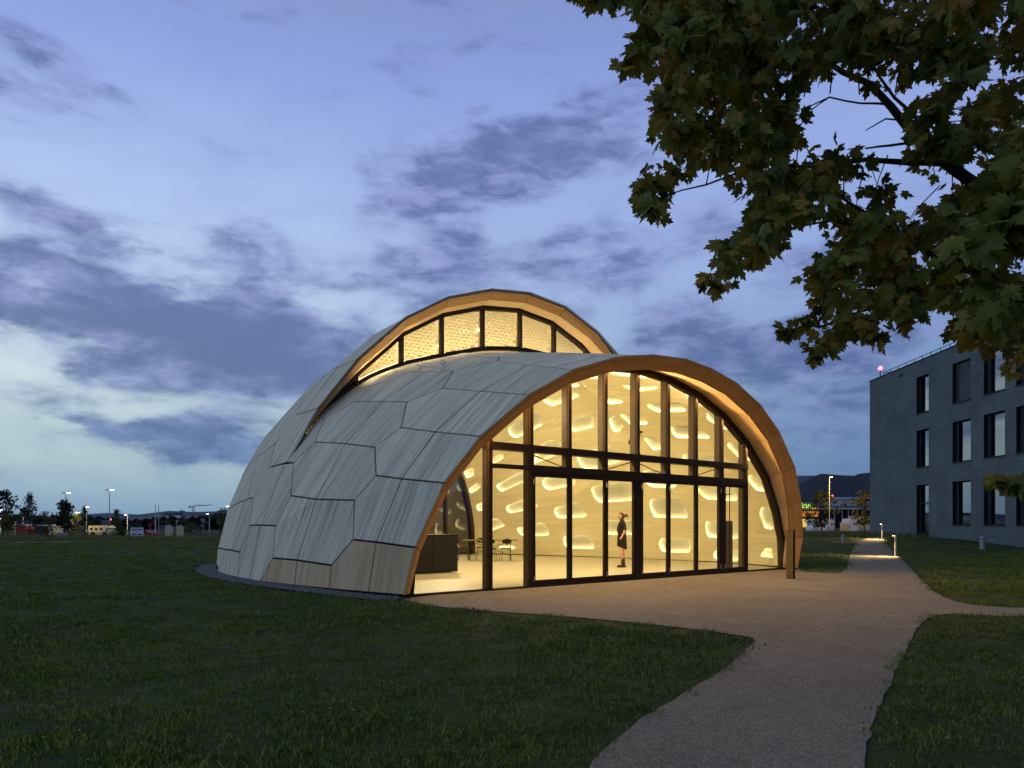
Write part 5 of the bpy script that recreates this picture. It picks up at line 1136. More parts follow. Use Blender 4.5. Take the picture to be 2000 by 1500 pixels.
# ------------------------------------------------------------ person
M['skin']=flat('skin',(.50,.26,.16),.5,0,0,30,.05); M['dress']=flat('black_dress',(.014,.012,.012),.85); M['hair']=flat('brown_hair',(.07,.028,.014),.6); M['boot']=flat('brown_boot',(.035,.018,.012),.45)
def skinned(name,verts,edges,radii,m,parent,root=0,sub=2):
    me=bpy.data.meshes.new(name); me.from_pydata(verts,edges,[]); me.materials.append(m); o=obj(name,me,parent)
    md=o.modifiers.new('skin','SKIN'); sv=me.skin_vertices[0].data
    for i,r in enumerate(radii): sv[i].radius=(r,r) if not hasattr(r,'__len__') else r; sv[i].use_root=(i==root)
    md.use_smooth_shade=True; s=o.modifiers.new('sub','SUBSURF'); s.levels=s.render_levels=sub; return o
pp=(3.42,22.3,.03)
pe=thing('person','person with tied brown hair, black short dress and ankle boots standing behind the glass doors','person',pp)
# faces -x ; y is across the body
vs=[(0,0,.90),(.0,0,1.05),(-.01,0,1.22),(.0,0,1.36),(.0,0,1.44),(-.02,0,1.50),
 (-.01,-.085,.84),(-.015,-.09,.50),(.01,-.09,.12),(-.06,-.09,.05),
 (.02,.085,.84),(.03,.09,.50),(.06,.09,.12),(0,.09,.05),
 (.02,-.17,1.35),(.05,-.21,1.10),(-.05,-.20,.93),(-.085,-.185,.87),
 (.02,.17,1.35),(.05,.21,1.10),(-.05,.20,.93),(-.085,.185,.87)]
ed=[(0,1),(1,2),(2,3),(3,4),(4,5),(0,6),(6,7),(7,8),(8,9),(0,10),(10,11),(11,12),(12,13),(3,14),(14,15),(15,16),(16,17),(3,18),(18,19),(19,20),(20,21)]
rd=[(.13,.11),(.12,.10),(.14,.11),(.11,.09),.055,.05,.085,.058,.042,.035,.085,.058,.042,.035,.055,.042,.034,.03,.055,.042,.034,.03]
# five fingers on each hand, closing into the pockets
def hand(base,k,sy):
    for j,(dy,l) in enumerate(((-.030,.060),(-.010,.072),(.010,.070),(.028,.056))):
        a=len(vs); vs.append((-.10,base[1]+dy*.8,.845)); vs.append((-.105+.01,base[1]+dy,.845-l*.6)); vs.append((-.085,base[1]+dy,.845-l)); ed.extend([(k,a),(a,a+1),(a+1,a+2)]); rd.extend([.009,.009,.007])
    a=len(vs); vs.append((-.12,base[1]-sy*.02,.86)); vs.append((-.135,base[1]-sy*.02,.825)); ed.extend([(k,a),(a,a+1)]); rd.extend([.010,.009])
skinned('body',vs,ed,rd,M['skin'],pe)
# head
def head():
    v=[];f=[];R=16;K=22
    for i in range(R+1):
        ph=math.pi*i/R; z=math.cos(ph)
        for k in range(K):
            th=2*math.pi*k/K; x=math.sin(ph)*math.cos(th); y=math.sin(ph)*math.sin(th)
            X_=x*.098; Y_=y*.074; Z_=z*.118
            if z<0: X_*=1-.16*(-z); Y_*=1-.28*(-z)
            fr=max(0,-math.cos(th)) # front is -x
            if fr>.75:
                q=(fr-.75)/.25
                X_-= .022*math.exp(-((z+.12)/.12)**2)*q*max(0,1-abs(y)*6)       # nose
                X_-= .006*math.exp(-((z+.42)/.10)**2)*q                          # lips
                X_+= .010*math.exp(-((z-.10)/.12)**2)*q                          # eye line
                X_-= .010*math.exp(-((z+.75)/.18)**2)*q                          # chin
            v.append((X_,Y_,Z_))
    for i in range(R):
        for k in range(K): f.append((i*K+k,i*K+(k+1)%K,(i+1)*K+(k+1)%K,(i+1)*K+k))
    return v,f
v,f=head(); hd=obj('head',mesh('head',v,f,M['skin'],True),pe,loc=(-.025,0,1.575))
for s in(-1,1):
    a=MB(); a.rings([(-.083,s*.028,.008,.004,.008),(-.083,s*.028,.014,.006,.010),(-.083,s*.028,.020,.004,.008)],8); a.build('eye',M['black'],hd)
    a=MB(); a.rings([(.0,s*.073,-.03,.008,.004),(.0,s*.078,-.005,.016,.006),(.0,s*.077,.02,.010,.004)],8); a.build('ear',M['skin'],hd)
a=MB(); a.box((-.093,0,-.052),(.006,.04,.007)); a.build('mouth',M['carred'],hd)
v2=[(x*1.10+.012,y*1.10,z*1.07+.006) for x,y,z in v]; keep=[q for q in f if all((v[i][0]>-.03 or v[i][2]>.055) and v[i][2]>-.075 for i in q)]
obj('hair',mesh('hair',v2,keep,M['hair'],True),pe,loc=(-.025,0,1.575))
a=MB(); a.rings([(.115,0,1.575,.02,.02),(.125,0,1.60,.045,.04),(.13,0,1.635,.04,.038),(.13,0,1.66,.015,.015)],10)
for k in range(12): an=random.uniform(0,6.28); a.tube([(.13,0,1.62),(.16+.03*math.cos(an),.03*math.sin(an),1.61+random.uniform(-.06,.06)),(.185+.02*math.cos(an),.04*math.sin(an),1.58+random.uniform(-.07,.07))],[.008,.006,.002],5)
a.build('hair_bun',M['hair'],pe,True)
a=MB(); a.rings([(.02,0,.60,.135,.165),(-.0,0,.66,.15,.18),(.0,0,.80,.145,.185),(-.0,0,.92,.145,.185),(-.0,0,1.05,.135,.165),(-.015,0,1.18,.145,.17),(-.005,0,1.30,.125,.18),(.0,0,1.38,.10,.17),(0,0,1.43,.07,.11),(-.005,0,1.475,.058,.062),(-.01,0,1.50,.056,.058)],24)
a.f=[q for q in a.f if len(q)==4]; nv=[]
for (x,y,z) in a.v: nv.append((x,y,z+(.06*(1 if z<.62 else 0)*((-x)/.13) if z<.62 and x<0 else (-.05*x/.13 if z<.62 else 0))+( -.02*abs(math.sin(math.atan2(y,x)*1.0)) *0)))
a.v=nv; a.build('dress',M['dress'],pe,True)
for s in(-1,1):
    a=MB(); a.tube([(0,s*.13,1.40),(.02,s*.175,1.34),(.045,s*.20,1.20),(.052,s*.207,1.165)],[.075,.078,.066,.064],14); a.build('sleeve',M['dress'],pe,True)
for i,(ox,oy) in enumerate(((0.01,-.09),(.06,.09))):
    a=MB(); a.rings([(ox,oy,.28,.052,.050),(ox,oy,.16,.050,.046),(ox+.0,oy,.09,.058,.045),(ox-.01,oy,.06,.07,.046),(ox-.02,oy,.04,.085,.046)],14)
    a.rings([(ox-.05,oy,.0,.135,.046),(ox-.05,oy,.022,.138,.048),(ox-.055,oy,.05,.12,.044),(ox-.045,oy,.085,.085,.040)],16); a.build('boot',M['boot'],pe,True)
# ------------------------------------------------------------ maple
def maple():
    """leaf outline in its plane, tip along +y"""
    h=[(0,0),(.10,-.06),(.26,-.14),(.24,-.02),(.50,.02),(.36,.12),(.50,.28),(.62,.50),(.42,.44),(.40,.58),(.22,.44),(.20,.56),(.27,.72),(.14,.74),(0,1.0)]
    pl=h+[(-x,y) for x,y in h[-2:0:-1]]
    return pl
PLF=maple()
def leafmesh(curl):
    V=[(x,y-.0,-.22*curl*abs(x)-.18*curl*y*y) for x,y in PLF]; n=len(PLF)//2
    F=[]
    right=list(range(0,15)); left=[0]+list(range(len(PLF)-1,13,-1))
    # fan from the vein point
    V.append((0,.30,.02)); c=len(V)-1
    for i in range(len(PLF)): F.append((c,i,(i+1)%len(PLF)))
    return V,F
def mapmat():
    m=bpy.data.materials.new('maple_leaf'); m.use_nodes=True; t=NT(m.node_tree); b=t.n['Principled BSDF']; g=t.new('ShaderNodeNewGeometry')
    n=t.noise(g.outputs['Position'],1.6,3); r=g.outputs['Random Per Island']
    f=t.m('ADD',t.m('MULTIPLY',n,.6),t.m('MULTIPLY',r,.45))
    c=t.ramp(f,[(.25,(.06,.09,.014)),(.45,(.15,.165,.022)),(.62,(.23,.20,.022)),(.8,(.32,.17,.022))])  # leaf tones warmed to carry the light of an unseen street lamp
    t.set(b.inputs['Base Color'],c); b.inputs['Roughness'].default_value=.6; b.inputs['Specular IOR Level'].default_value=.25
    tl=t.new('ShaderNodeBsdfTranslucent'); t.set(tl.inputs[0],c); mx=t.new('ShaderNodeMixShader'); mx.inputs[0].default_value=.25; t.l.new(b.outputs[0],mx.inputs[1]); t.l.new(tl.outputs[0],mx.inputs[2])
    t.l.new(mx.outputs[0],t.n['Material Output'].inputs[0]); return m
M['maple']=mapmat(); M['maple_bark']=flat('maple_bark',(.05,.038,.026),.9,0,.6,25,.3,6)
mt=thing('maple_tree','large maple overhanging the upper right with dark olive lobed leaves','tree',(8.6,5.0,0))
MO=Vector((8.6,5.0,0))
a=MB(); a.tube([(0,0,-.3),(0,0,.3),(.05,.05,1.6),(.0,.1,2.6),(-.25,.2,3.3),(-.2,.3,4.6),(.1,.4,6.4),(.1,.5,8.2)],[.26,.20,.17,.16,.14,.11,.07,.02],12); a.build('trunk',M['maple_bark'],mt,True)
LIMBS=[[(5.89,5.5,2.67,0.13),(5.14,6,3.38,0.09),(4.53,6.6,4.33,0.06),(4.18,6.8,4.76,0.05),(3.92,7,5.19,0.042),(3.65,7.3,5.87,0.032),(3.21,7.5,6.29,0.024),(2.44,7.6,6.51,0.015),(1.65,7.7,6.69,0.008)],[(4.53,6.6,4.33,0.05),(3.99,6.5,4.66,0.034),(3.68,6.6,4.72,0.028),(3.35,6.8,4.85,0.022),(2.85,7,4.88,0.016),(2.43,7.1,4.96,0.012),(1.9,7.2,5.11,0.008)],[(4.18,6.8,4.76,0.03),(3.94,6.9,5.25,0.018),(3.73,7,5.56,0.014),(3.55,7.1,5.97,0.012),(3.39,7.2,6.5,0.01)],[(3.73,7.0,5.49,0.012),(3.45,7.1,5.56,0.009),(3.19,7.2,5.68,0.008),(2.95,7.3,5.61,0.005)],[(3.19,7.2,5.68,0.007),(3.05,7.3,5.61,0.006),(2.96,7.4,5.48,0.005)],[(3.95,7,5.33,0.01),(3.65,7,5.35,0.008),(3.5,7.1,5.29,0.005)],[(3.92,7,5.12,0.014),(3.7,7,5.09,0.012),(3.45,7,5.06,0.008)],[(5.14,6,3.38,0.07),(4.5,6,3.38,0.05),(3.96,6.3,3.66,0.03),(3.48,6.5,4.06,0.02),(3.06,6.6,4.38,0.012)],[(4.5,6,3.38,0.04),(3.99,6.2,3.31,0.025),(3.48,6.5,3.41,0.016),(2.87,6.7,3.23,0.009)],[(3.48,6.5,4.06,0.012),(2.97,6.7,4.23,0.01),(2.37,6.9,4.17,0.008),(2.0,7,3.86,0.005)],[(2.43,7.1,4.96,0.012),(1.95,7.2,4.8,0.009),(1.46,7.3,4.7,0.005)],[(2.43,7.1,4.96,0.01),(1.95,7.2,5.37,0.008),(1.51,7.3,5.79,0.005)]]
LIMBS[0].insert(0,(8.35,5.2,3.2,.13)); 
for l in LIMBS:
    P=[]; R=[]
    for i,(x,y,z,r) in enumerate(l):
        P.append(Vector((x,y,z))-MO); R.append(r)
        if i<len(l)-1:
            q=l[i+1]; d=math.dist(l[i][:3],q[:3]); P.append((Vector(l[i][:3])+Vector(q[:3]))/2-MO+Vector([random.uniform(-.03,.03)*d for _ in range(3)])); R.append((r+q[3])/2)
    a=MB(); a.tube(P,R,7); a.build('branch',M['maple_bark'],mt,True)
CLUS=[[5.59,8.06,4.38,0.11],
[4.73,7.69,5.36,0.11],
[1.67,7.03,6.62,0.14],
[6.36,8.49,8.51,0.16],
[3.1,8.38,7.28,0.16],
[2.42,7.23,6.65,0.1],
[3.36,6.07,3.84,0.09],
[2.95,6.74,4.85,0.1],
[6.05,7.77,5.07,0.11],
[4.3,7.21,3.85,0.1],
[2.62,6.36,4.47,0.13],
[1.24,5.31,6.57,0.14],
[5.73,7.93,8.44,0.11],
[4.05,5.77,3.3,0.09],
[3.18,5.41,4.31,0.12],
[0.85,8.04,7.42,0.16],
[6.91,7.48,5.91,0.15],
[5.45,6.13,4.17,0.13],
[8.23,8.16,6.78,0.16],
[3.7,6.16,6.77,0.16],
[2.86,7.65,5.48,0.15],
[6.17,8.55,8.46,0.12],
[8.68,8.48,3.69,0.16],
[3.14,8.43,7.8,0.16],
[2.42,6.62,6.1,0.13],
[2.86,6.31,6.01,0.13],
[5.63,7.23,6.32,0.14],
[1.9,6.04,5.04,0.09],
[2.33,6.87,7.45,0.14],
[5.59,5.25,4.36,0.08],
[2.72,7.69,4.46,0.15],
[5.41,8.12,4.77,0.2],
[7.8,8.04,6.31,0.16],
[4.18,8.3,7.76,0.2],
[4.89,7.99,9.17,0.16],
[6.32,8.59,9.94,0.12],
[5.23,7.62,3.67,0.11],
[1.86,7.32,7.65,0.1],
[3.45,6.86,6.49,0.18],
[6.38,8.3,8.73,0.16],
[5.16,8.41,7.12,0.16],
[4.89,6.33,5.76,0.13],
[3.22,7.66,6.6,0.15],
[3.64,8.47,7.82,0.2],
[3.35,7.72,8.99,0.15],
[2.04,7.45,8.71,0.19],
[3.45,8.23,6.69,0.16],
[3.45,6.47,6.89,0.09],
[2.72,4.37,5.41,0.1],
[8.16,8.09,4.77,0.2],
[1.74,7.4,7.36,0.1],
[2.02,8.39,9.68,0.16],
[2.77,3.52,4.25,0.07],
[2.99,6.98,5.91,0.18],
[1.68,8.23,9.67,0.2],
[4.43,7.99,4.08,0.16],
[1.95,5.44,5.16,0.08],
[6.93,8.25,7.05,0.11],
[6.74,7.58,4.77,0.11],
[5.26,7.04,6.8,0.1],
[0.66,6.68,7.48,0.14],
[1.78,5.88,5.18,0.12],
[4.69,7.8,8.16,0.2],
[3.18,6.28,5.43,0.13],
[3.6,7.01,3.83,0.14],
[3.81,7.11,7.38,0.14],
[3.2,7.3,3.67,0.1],
[3.07,6.5,7.19,0.17],
[6.63,6.82,7.14,0.14],
[2.5,3.61,2.51,0.07],
[3.66,7.02,3.71,0.1],
[3.16,4.21,3.76,0.1],
[4.26,6.24,3.05,0.16],
[1.84,5.33,3.49,0.08],
[3.25,3.36,2.8,0.08],
[3.04,6.23,5.42,0.13],
[2.06,5.84,4.25,0.12],
[7.59,8.24,5.14,0.16],
[3.38,7.7,4.12,0.2],
[5.72,6.44,3.43,0.09],
[1.8,6.76,6.36,0.14],
[4.54,6.04,3.62,0.09],
[3.04,5.65,7.11,0.12],
[5.34,5.25,6.41,0.11],
[2.97,7.16,7.79,0.1],
[2.56,6.97,6.43,0.1],
[2.1,6.12,3.78,0.13],
[3.38,5.51,5.14,0.12],
[3.47,3.93,5.38,0.09],
[3.72,3.56,4.42,0.07],
[5.53,5.93,2.57,0.09],
[6.61,8.31,3.96,0.2],
[6.67,6.23,3.62,0.13],
[3.38,7.78,9.28,0.15],
[1.45,5.65,5.02,0.12],
[4.15,5.72,5.54,0.12],
[1.14,6.23,4.24,0.13],
[2.4,7.9,4.49,0.15],
[2.57,3.36,2.22,0.08],
[4.06,6.36,7.63,0.09],
[6.84,7.22,5.97,0.14],
[3.08,4.14,3.26,0.07],
[4.8,7.02,4.79,0.14],
[6.09,8.45,3.41,0.11],
[2.1,6.08,5.43,0.13],
[2.51,6.78,8.28,0.18],
[4.07,5.87,4.03,0.12],
[2.0,8.3,6.2,0.16],
[5.9,8.04,6.63,0.16],
[4.04,4.2,4.7,0.07],
[2.19,5.37,6.37,0.11],
[5.78,5.54,5.17,0.12],
[0.72,5.33,5.42,0.11],
[1.16,6.63,5.73,0.13],
[8.46,8.37,5.96,0.16],
[3.92,7.29,8.15,0.1],
[2.33,6.17,4.69,0.13],
[5.22,7.31,4.24,0.14],
[5.07,8.52,7.87,0.16],
[1.04,5.2,3.71,0.08],
[6.73,6.63,6.33,0.13],
[5.69,7.62,6.88,0.15],
[4.95,7.87,5.61,0.2],
[3.15,6.18,3.35,0.16],
[4.77,5.27,3.93,0.11],
[3.27,6.53,6.33,0.17],
[1.71,6.59,7.34,0.13],
[6.24,8.16,3.57,0.11],
[6.65,7.69,6.42,0.19],
[3.82,5.85,3.69,0.09],
[6.8,8.21,6.32,0.2],
[2.36,7.84,7.35,0.11],
[3.07,5.52,6.61,0.12],
[1.77,6.15,6.02,0.16],
[4.27,8.2,9.22,0.16],
[2.86,6.38,5.58,0.13],
[2.72,5.62,6.15,0.15],
[0.84,6.24,5.98,0.09],
[2.53,5.8,4.24,0.09],
[3.69,7.13,4.08,0.1],
[2.65,4.01,3.03,0.07],
[2.38,6.67,4.36,0.1],
[5.88,6.44,4.47,0.13],
[1.52,7.98,6.88,0.16],
[5.12,7.85,5.93,0.11],
[3.31,8.08,5.3,0.16],
[4.31,7.88,8.0,0.15],
[2.22,7.58,6.08,0.11],
[2.78,3.34,4.48,0.06],
[8.39,7.86,4.31,0.15],
[1.97,6.5,7.69,0.13],
[2.19,3.39,4.01,0.06],
[2.51,8.05,5.26,0.11],
[3.76,8.11,7.39,0.16],
[1.9,6.16,5.6,0.13],
[5.82,7.26,7.47,0.1],
[2.79,5.47,5.5,0.12],
[1.94,7.5,5.97,0.1],
[4.43,6.23,4.64,0.09],
[4.39,6.49,4.28,0.13],
[2.05,7.72,5.56,0.15],
[3.97,5.81,3.04,0.15],
[4.71,4.48,4.37,0.13],
[3.25,6.92,4.82,0.14],
[4.73,6.45,6.09,0.13],
[5.21,7.61,4.68,0.19],
[4.58,6.62,7.77,0.13],
[7.74,8.39,8.64,0.2],
[3.21,5.25,3.12,0.11],
[4.6,7.63,4.71,0.15],
[5.7,7.82,5.51,0.11],
[7.79,7.47,7.49,0.19],
[2.07,6.27,5.78,0.09],
[1.74,5.35,4.35,0.11],
[4.94,6.69,3.16,0.1],
[4.39,6.08,5.55,0.09],
[4.94,6.27,3.74,0.09],
[2.36,6.74,5.68,0.1],
[2.27,7.18,6.05,0.1],
[4.98,6.98,5.4,0.18],
[4.38,5.89,4.7,0.12],
[5.56,5.36,4.28,0.14],
[2.94,5.91,3.09,0.12],
[1.81,7.15,5.89,0.18],
[6.32,6.95,2.8,0.1],
[3.42,7.73,7.18,0.11],
[2.88,6.5,3.55,0.13],
[4.71,8.59,4.72,0.2],
[2.86,6.49,5.75,0.09],
[4.38,7.78,8.14,0.11],
[8.32,7.89,7.54,0.11],
[1.84,6.95,5.93,0.14],
[6.29,8.08,5.57,0.11],
[5.83,7.55,7.63,0.15],
[4.95,7.26,4.28,0.14],
[2.17,6.09,5.48,0.13],
[2.21,5.62,3.89,0.12],
[7.39,7.2,5.41,0.14],
[1.15,6.16,6.95,0.13],
[5.43,7.8,5.28,0.15],
[0.51,5.66,6.46,0.12],
[1.79,7.43,6.62,0.19],
[4.48,7.98,3.83,0.16],
[8.62,8.57,7.65,0.2],
[3.45,7.48,8.19,0.1],
[3.92,6.69,7.77,0.17],
[2.88,3.35,3.12,0.08],
[4.05,4.19,3.43,0.1],
[4.99,7.53,4.94,0.11],
[3.51,5.69,5.06,0.12],
[2.52,7.55,6.81,0.11],
[1.95,5.83,6.3,0.12],
[3.49,8.59,8.88,0.16],
[1.18,6.11,6.94,0.13],
[4.95,6.78,3.17,0.14],
[3.81,5.35,5.9,0.08],
[2.3,7.69,8.47,0.19],
[5.58,8.6,7.71,0.12],
[5.36,8.01,7.39,0.2],
[3.2,6.43,6.51,0.09],
[2.93,5.87,5.47,0.12],
[3.4,7.67,8.71,0.15],
[3.02,6.68,5.9,0.17],
[1.95,6.91,4.94,0.14],
[4.12,5.59,3.09,0.15],
[1.93,5.26,6.61,0.11],
[3.46,5.54,5.59,0.15],
[2.98,7.11,4.79,0.14],
[6.59,6.63,7.3,0.13],
[4.4,5.65,5.19,0.09],
[4.81,7.86,3.95,0.15],
[3.53,6.9,4.61,0.14],
[1.22,8.38,8.85,0.11],
[1.79,8.14,8.92,0.2],
[2.04,7.16,6.49,0.14],
[4.24,7.06,8.11,0.18],
[2.18,6.1,4.76,0.13],
[2.55,3.37,3.02,0.08],
[2.67,3.61,3.25,0.09],
[2.94,6.03,6.26,0.12],
[2.64,6.99,5.47,0.14],
[5.54,7.62,4.65,0.15],
[3.74,7.48,4.67,0.1],
[6.16,8.07,4.32,0.16],
[1.94,5.48,5.49,0.15],
[4.87,5.69,4.67,0.12],
[2.21,8.09,8.65,0.16],
[5.14,5.97,4.84,0.12],
[4.63,7.01,3.74,0.14],
[5.39,7.86,6.04,0.11],
[1.98,5.87,6.31,0.12],
[4.03,5.75,3.74,0.15],
[4.5,5.91,2.93,0.16],
[3.35,4.37,4.8,0.12],
[4.31,6.22,4.2,0.09],
[1.67,7.31,6.1,0.14],
[1.81,6.74,5.42,0.14],
[5.21,7.54,6.36,0.15],
[3.69,6.38,4.79,0.13],
[4.29,8.07,4.22,0.2],
[1.4,6.29,7.03,0.13],
[3.1,4.08,4.25,0.07],
[4.94,8.13,4.69,0.2],
[6.59,8.05,3.73,0.16],
[4.92,6.92,8.13,0.18],
[3.84,7.52,6.8,0.15],
[8.82,8.49,6.63,0.16],
[3.14,6.66,7.07,0.13],
[4.61,7.83,7.19,0.2],
[4.57,6.6,4.52,0.1],
[1.99,6.08,5.78,0.16],
[4.85,6.18,5.1,0.13],
[3.15,7.71,3.59,0.11],
[5.38,5.32,6.0,0.11],
[7.01,6.72,7.43,0.14],
[4.47,7.38,7.99,0.1],
[6.5,6.87,7.14,0.14],
[2.22,8.23,6.02,0.16],
[3.97,6.26,5.62,0.09],
[3.89,8.27,3.74,0.11],
[3.33,5.4,5.31,0.08],
[7.22,7.93,3.13,0.11],
[3.77,5.94,6.59,0.12],
[4.38,6.27,4.37,0.16],
[3.84,5.99,6.42,0.16],
[6.03,6.18,6.29,0.09],
[0.5,6.42,7.24,0.17],
[2.18,8.4,5.84,0.11],
[4.95,6.81,4.14,0.14],
[5.35,6.52,4.73,0.17],
[3.36,6.26,3.57,0.16],
[6.1,7.55,8.75,0.19],
[6.45,6.78,3.66,0.1],
[3.02,5.84,3.79,0.12],
[5.24,6.54,2.78,0.13],
[1.51,7.41,4.97,0.15],
[2.78,6.92,6.44,0.18],
[3.33,7.12,4.17,0.1],
[2.6,5.3,3.12,0.14],
[1.33,6.88,5.96,0.14],
[5.29,8.39,4.84,0.11],
[3.57,7.87,4.27,0.2],
[4.78,7.65,5.58,0.15],
[3.13,6.79,3.92,0.1],
[1.94,5.87,4.9,0.09],
[4.76,6.84,4.38,0.1],
[4.62,5.56,6.72,0.12],
[3.73,5.31,5.43,0.14],
[5.71,7.14,3.04,0.1],
[3.27,4.0,5.32,0.09],
[1.89,7.68,6.85,0.15],
[5.14,5.27,4.46,0.11],
[2.74,6.78,4.66,0.14],
[6.87,8.48,5.89,0.16],
[4.53,7.95,8.08,0.15],
[7.65,8.34,7.06,0.16],
[3.21,6.5,7.67,0.1],
[5.52,6.71,6.72,0.17],
[2.56,6.95,4.12,0.1],
[5.07,5.8,4.36,0.12],
[2.35,6.92,5.83,0.1],
[6.08,7.97,6.96,0.11],
[4.3,6.22,6.07,0.09],
[7.42,7.93,8.79,0.2],
[4.24,7.06,4.26,0.14],
[2.67,8.59,4.59,0.2],
[2.59,5.95,6.85,0.12],
[4.81,8.19,6.84,0.16],
[1.13,5.93,4.21,0.12],
[4.44,7.2,5.1,0.14],
[5.5,6.47,2.85,0.09],
[1.9,5.7,5.21,0.09],
[8.19,7.76,7.94,0.15],
[2.08,7.49,5.61,0.1],
[5.5,7.71,8.18,0.15],
[4.02,8.29,7.05,0.11],
[1.64,6.61,6.11,0.17],
[1.28,6.84,4.62,0.14],
[4.88,7.7,7.32,0.11],
[4.56,7.74,6.76,0.15],
[4.1,8.44,8.18,0.16],
[3.36,8.34,5.06,0.16],
[4.72,7.02,3.41,0.14],
[4.71,7.66,5.62,0.15],
[1.89,6.69,3.65,0.14],
[4.71,6.35,6.56,0.17],
[3.3,6.82,4.18,0.1],
[5.41,7.11,3.15,0.18],
[6.23,8.19,9.07,0.11],
[2.28,7.8,7.61,0.15],
[3.08,3.93,2.43,0.07],
[2.4,8.31,6.86,0.2],
[3.99,5.98,5.74,0.09],
[4.28,7.92,4.62,0.2],
[3.05,8.55,7.0,0.16],
[3.79,4.14,2.38,0.1],
[7.28,8.44,3.83,0.16],
[4.34,7.31,7.0,0.19],
[8.23,7.91,9.27,0.2],
[5.31,7.25,7.85,0.1],
[8.05,8.4,6.77,0.2],
[5.07,5.58,6.68,0.09],
[0.95,6.12,7.02,0.13],
[4.48,8.55,5.04,0.12],
[4.75,6.05,3.8,0.13],
[6.52,6.63,7.14,0.1],
[0.88,6.08,7.17,0.16],
[2.22,8.43,9.4,0.16],
[3.17,8.15,7.31,0.2],
[1.84,6.51,5.64,0.17],
[6.12,8.37,5.44,0.16],
[3.09,7.99,8.23,0.16],
[5.65,7.53,4.71,0.15],
[1.72,7.12,6.43,0.14],
[2.82,3.3,2.95,0.06],
[3.68,6.31,6.59,0.13],
[3.55,6.7,7.27,0.17],
[6.14,6.27,6.36,0.13],
[2.54,6.68,4.3,0.1],
[5.55,7.66,4.47,0.15],
[7.14,8.22,9.37,0.11],
[1.83,8.12,8.04,0.16],
[3.05,5.22,4.36,0.11],
[3.32,3.78,2.25,0.09],
[7.78,7.99,4.23,0.11],
[2.11,7.32,6.65,0.15],
[3.93,6.01,3.03,0.12],
[4.58,7.28,4.79,0.14],
[4.09,5.25,2.69,0.08],
[2.12,7.17,5.91,0.14],
[6.09,6.3,6.59,0.13],
[7.08,8.21,5.5,0.2],
[5.54,8.28,6.26,0.2],
[5.79,7.08,8.17,0.14],
[2.0,6.61,5.2,0.1],
[4.43,5.25,6.33,0.11],
[7.39,8.17,5.05,0.16],
[8.17,8.46,7.89,0.11],
[2.46,3.28,4.41,0.06],
[2.3,6.46,5.43,0.17],
[4.72,6.4,4.72,0.09],
[2.54,6.9,7.86,0.14],
[1.52,7.69,4.82,0.15],
[2.48,6.48,6.22,0.17],
[4.19,5.85,3.78,0.09],
[4.77,5.47,6.12,0.12],
[5.71,7.29,6.24,0.14],
[6.11,6.31,4.91,0.13],
[2.65,3.4,3.29,0.08],
[7.18,7.88,8.71,0.15],
[3.44,6.74,4.4,0.17],
[1.37,6.05,4.69,0.13],
[1.07,5.77,5.33,0.12],
[0.65,5.41,5.44,0.08],
[6.77,7.46,8.34,0.15],
[3.99,7.58,4.46,0.19],
[6.96,7.37,7.49,0.1],
[5.45,5.41,3.63,0.08],
[4.18,8.09,7.02,0.16],
[3.26,5.26,4.65,0.14],
[3.45,7.88,6.44,0.11],
[2.92,7.57,8.9,0.15],
[2.71,5.51,5.27,0.12],
[4.58,6.35,5.07,0.13],
[3.97,8.51,4.56,0.2],
[3.42,3.21,4.31,0.1],
[6.97,6.76,6.37,0.14],
[6.18,8.37,4.96,0.2],
[6.78,6.5,4.96,0.13],
[3.36,5.68,5.91,0.12],
[3.74,5.93,6.38,0.16],
[6.76,8.31,4.34,0.16],
[6.06,5.71,4.77,0.12],
[6.26,6.49,6.83,0.13],
[3.13,6.53,5.71,0.1],
[5.05,6.71,5.64,0.17],
[3.04,7.71,4.84,0.15],
[4.66,6.97,3.72,0.14],
[4.74,7.75,5.64,0.15],
[3.66,4.49,3.4,0.1],
[3.59,6.79,6.22,0.14],
[1.85,5.95,3.71,0.12],
[2.63,6.75,6.7,0.1],
[4.87,5.79,5.31,0.09],
[3.9,5.72,4.24,0.12],
[3.04,8.55,5.7,0.2],
[3.48,7.8,8.55,0.15],
[3.31,7.66,4.97,0.11],
[4.52,6.41,6.47,0.17],
[4.57,6.66,4.09,0.13],
[5.25,5.5,6.21,0.08],
[6.23,7.83,6.3,0.15],
[3.1,5.6,3.07,0.12],
[5.38,7.41,4.39,0.15],
[3.8,6.92,6.28,0.14],
[4.36,6.13,6.22,0.13],
[8.41,8.06,3.97,0.2],
[2.16,6.75,3.87,0.14],
[2.08,6.56,5.57,0.13],
[1.82,7.25,5.12,0.1],
[5.22,6.01,4.54,0.12],
[3.1,5.33,5.45,0.14],
[4.87,7.65,7.12,0.11],
[8.3,7.83,6.27,0.11],
[3.93,8.59,4.4,0.16],
[3.93,6.23,5.46,0.13],
[5.69,6.63,3.06,0.13],
[1.81,8.59,7.19,0.16],
[2.07,5.78,3.9,0.09],
[4.99,7.44,7.82,0.15],
[3.67,7.7,7.55,0.19],
[5.2,6.08,4.66,0.13],
[5.1,6.89,5.09,0.18],
[3.3,7.04,7.85,0.14],
[5.78,6.13,6.92,0.09],
[2.98,8.1,4.86,0.16],
[2.17,7.42,6.1,0.15],
[3.53,6.22,5.49,0.16],
[3.71,5.28,3.55,0.11],
[3.58,7.36,7.75,0.19],
[2.22,5.26,3.73,0.08],
[5.49,7.44,4.38,0.15],
[5.36,7.59,6.52,0.11],
[5.45,7.5,6.27,0.15],
[2.99,6.38,7.1,0.13],
[1.65,6.46,6.86,0.17],
[3.26,5.27,3.61,0.14],
[2.97,6.55,3.21,0.13],
[1.15,8.01,7.31,0.11],
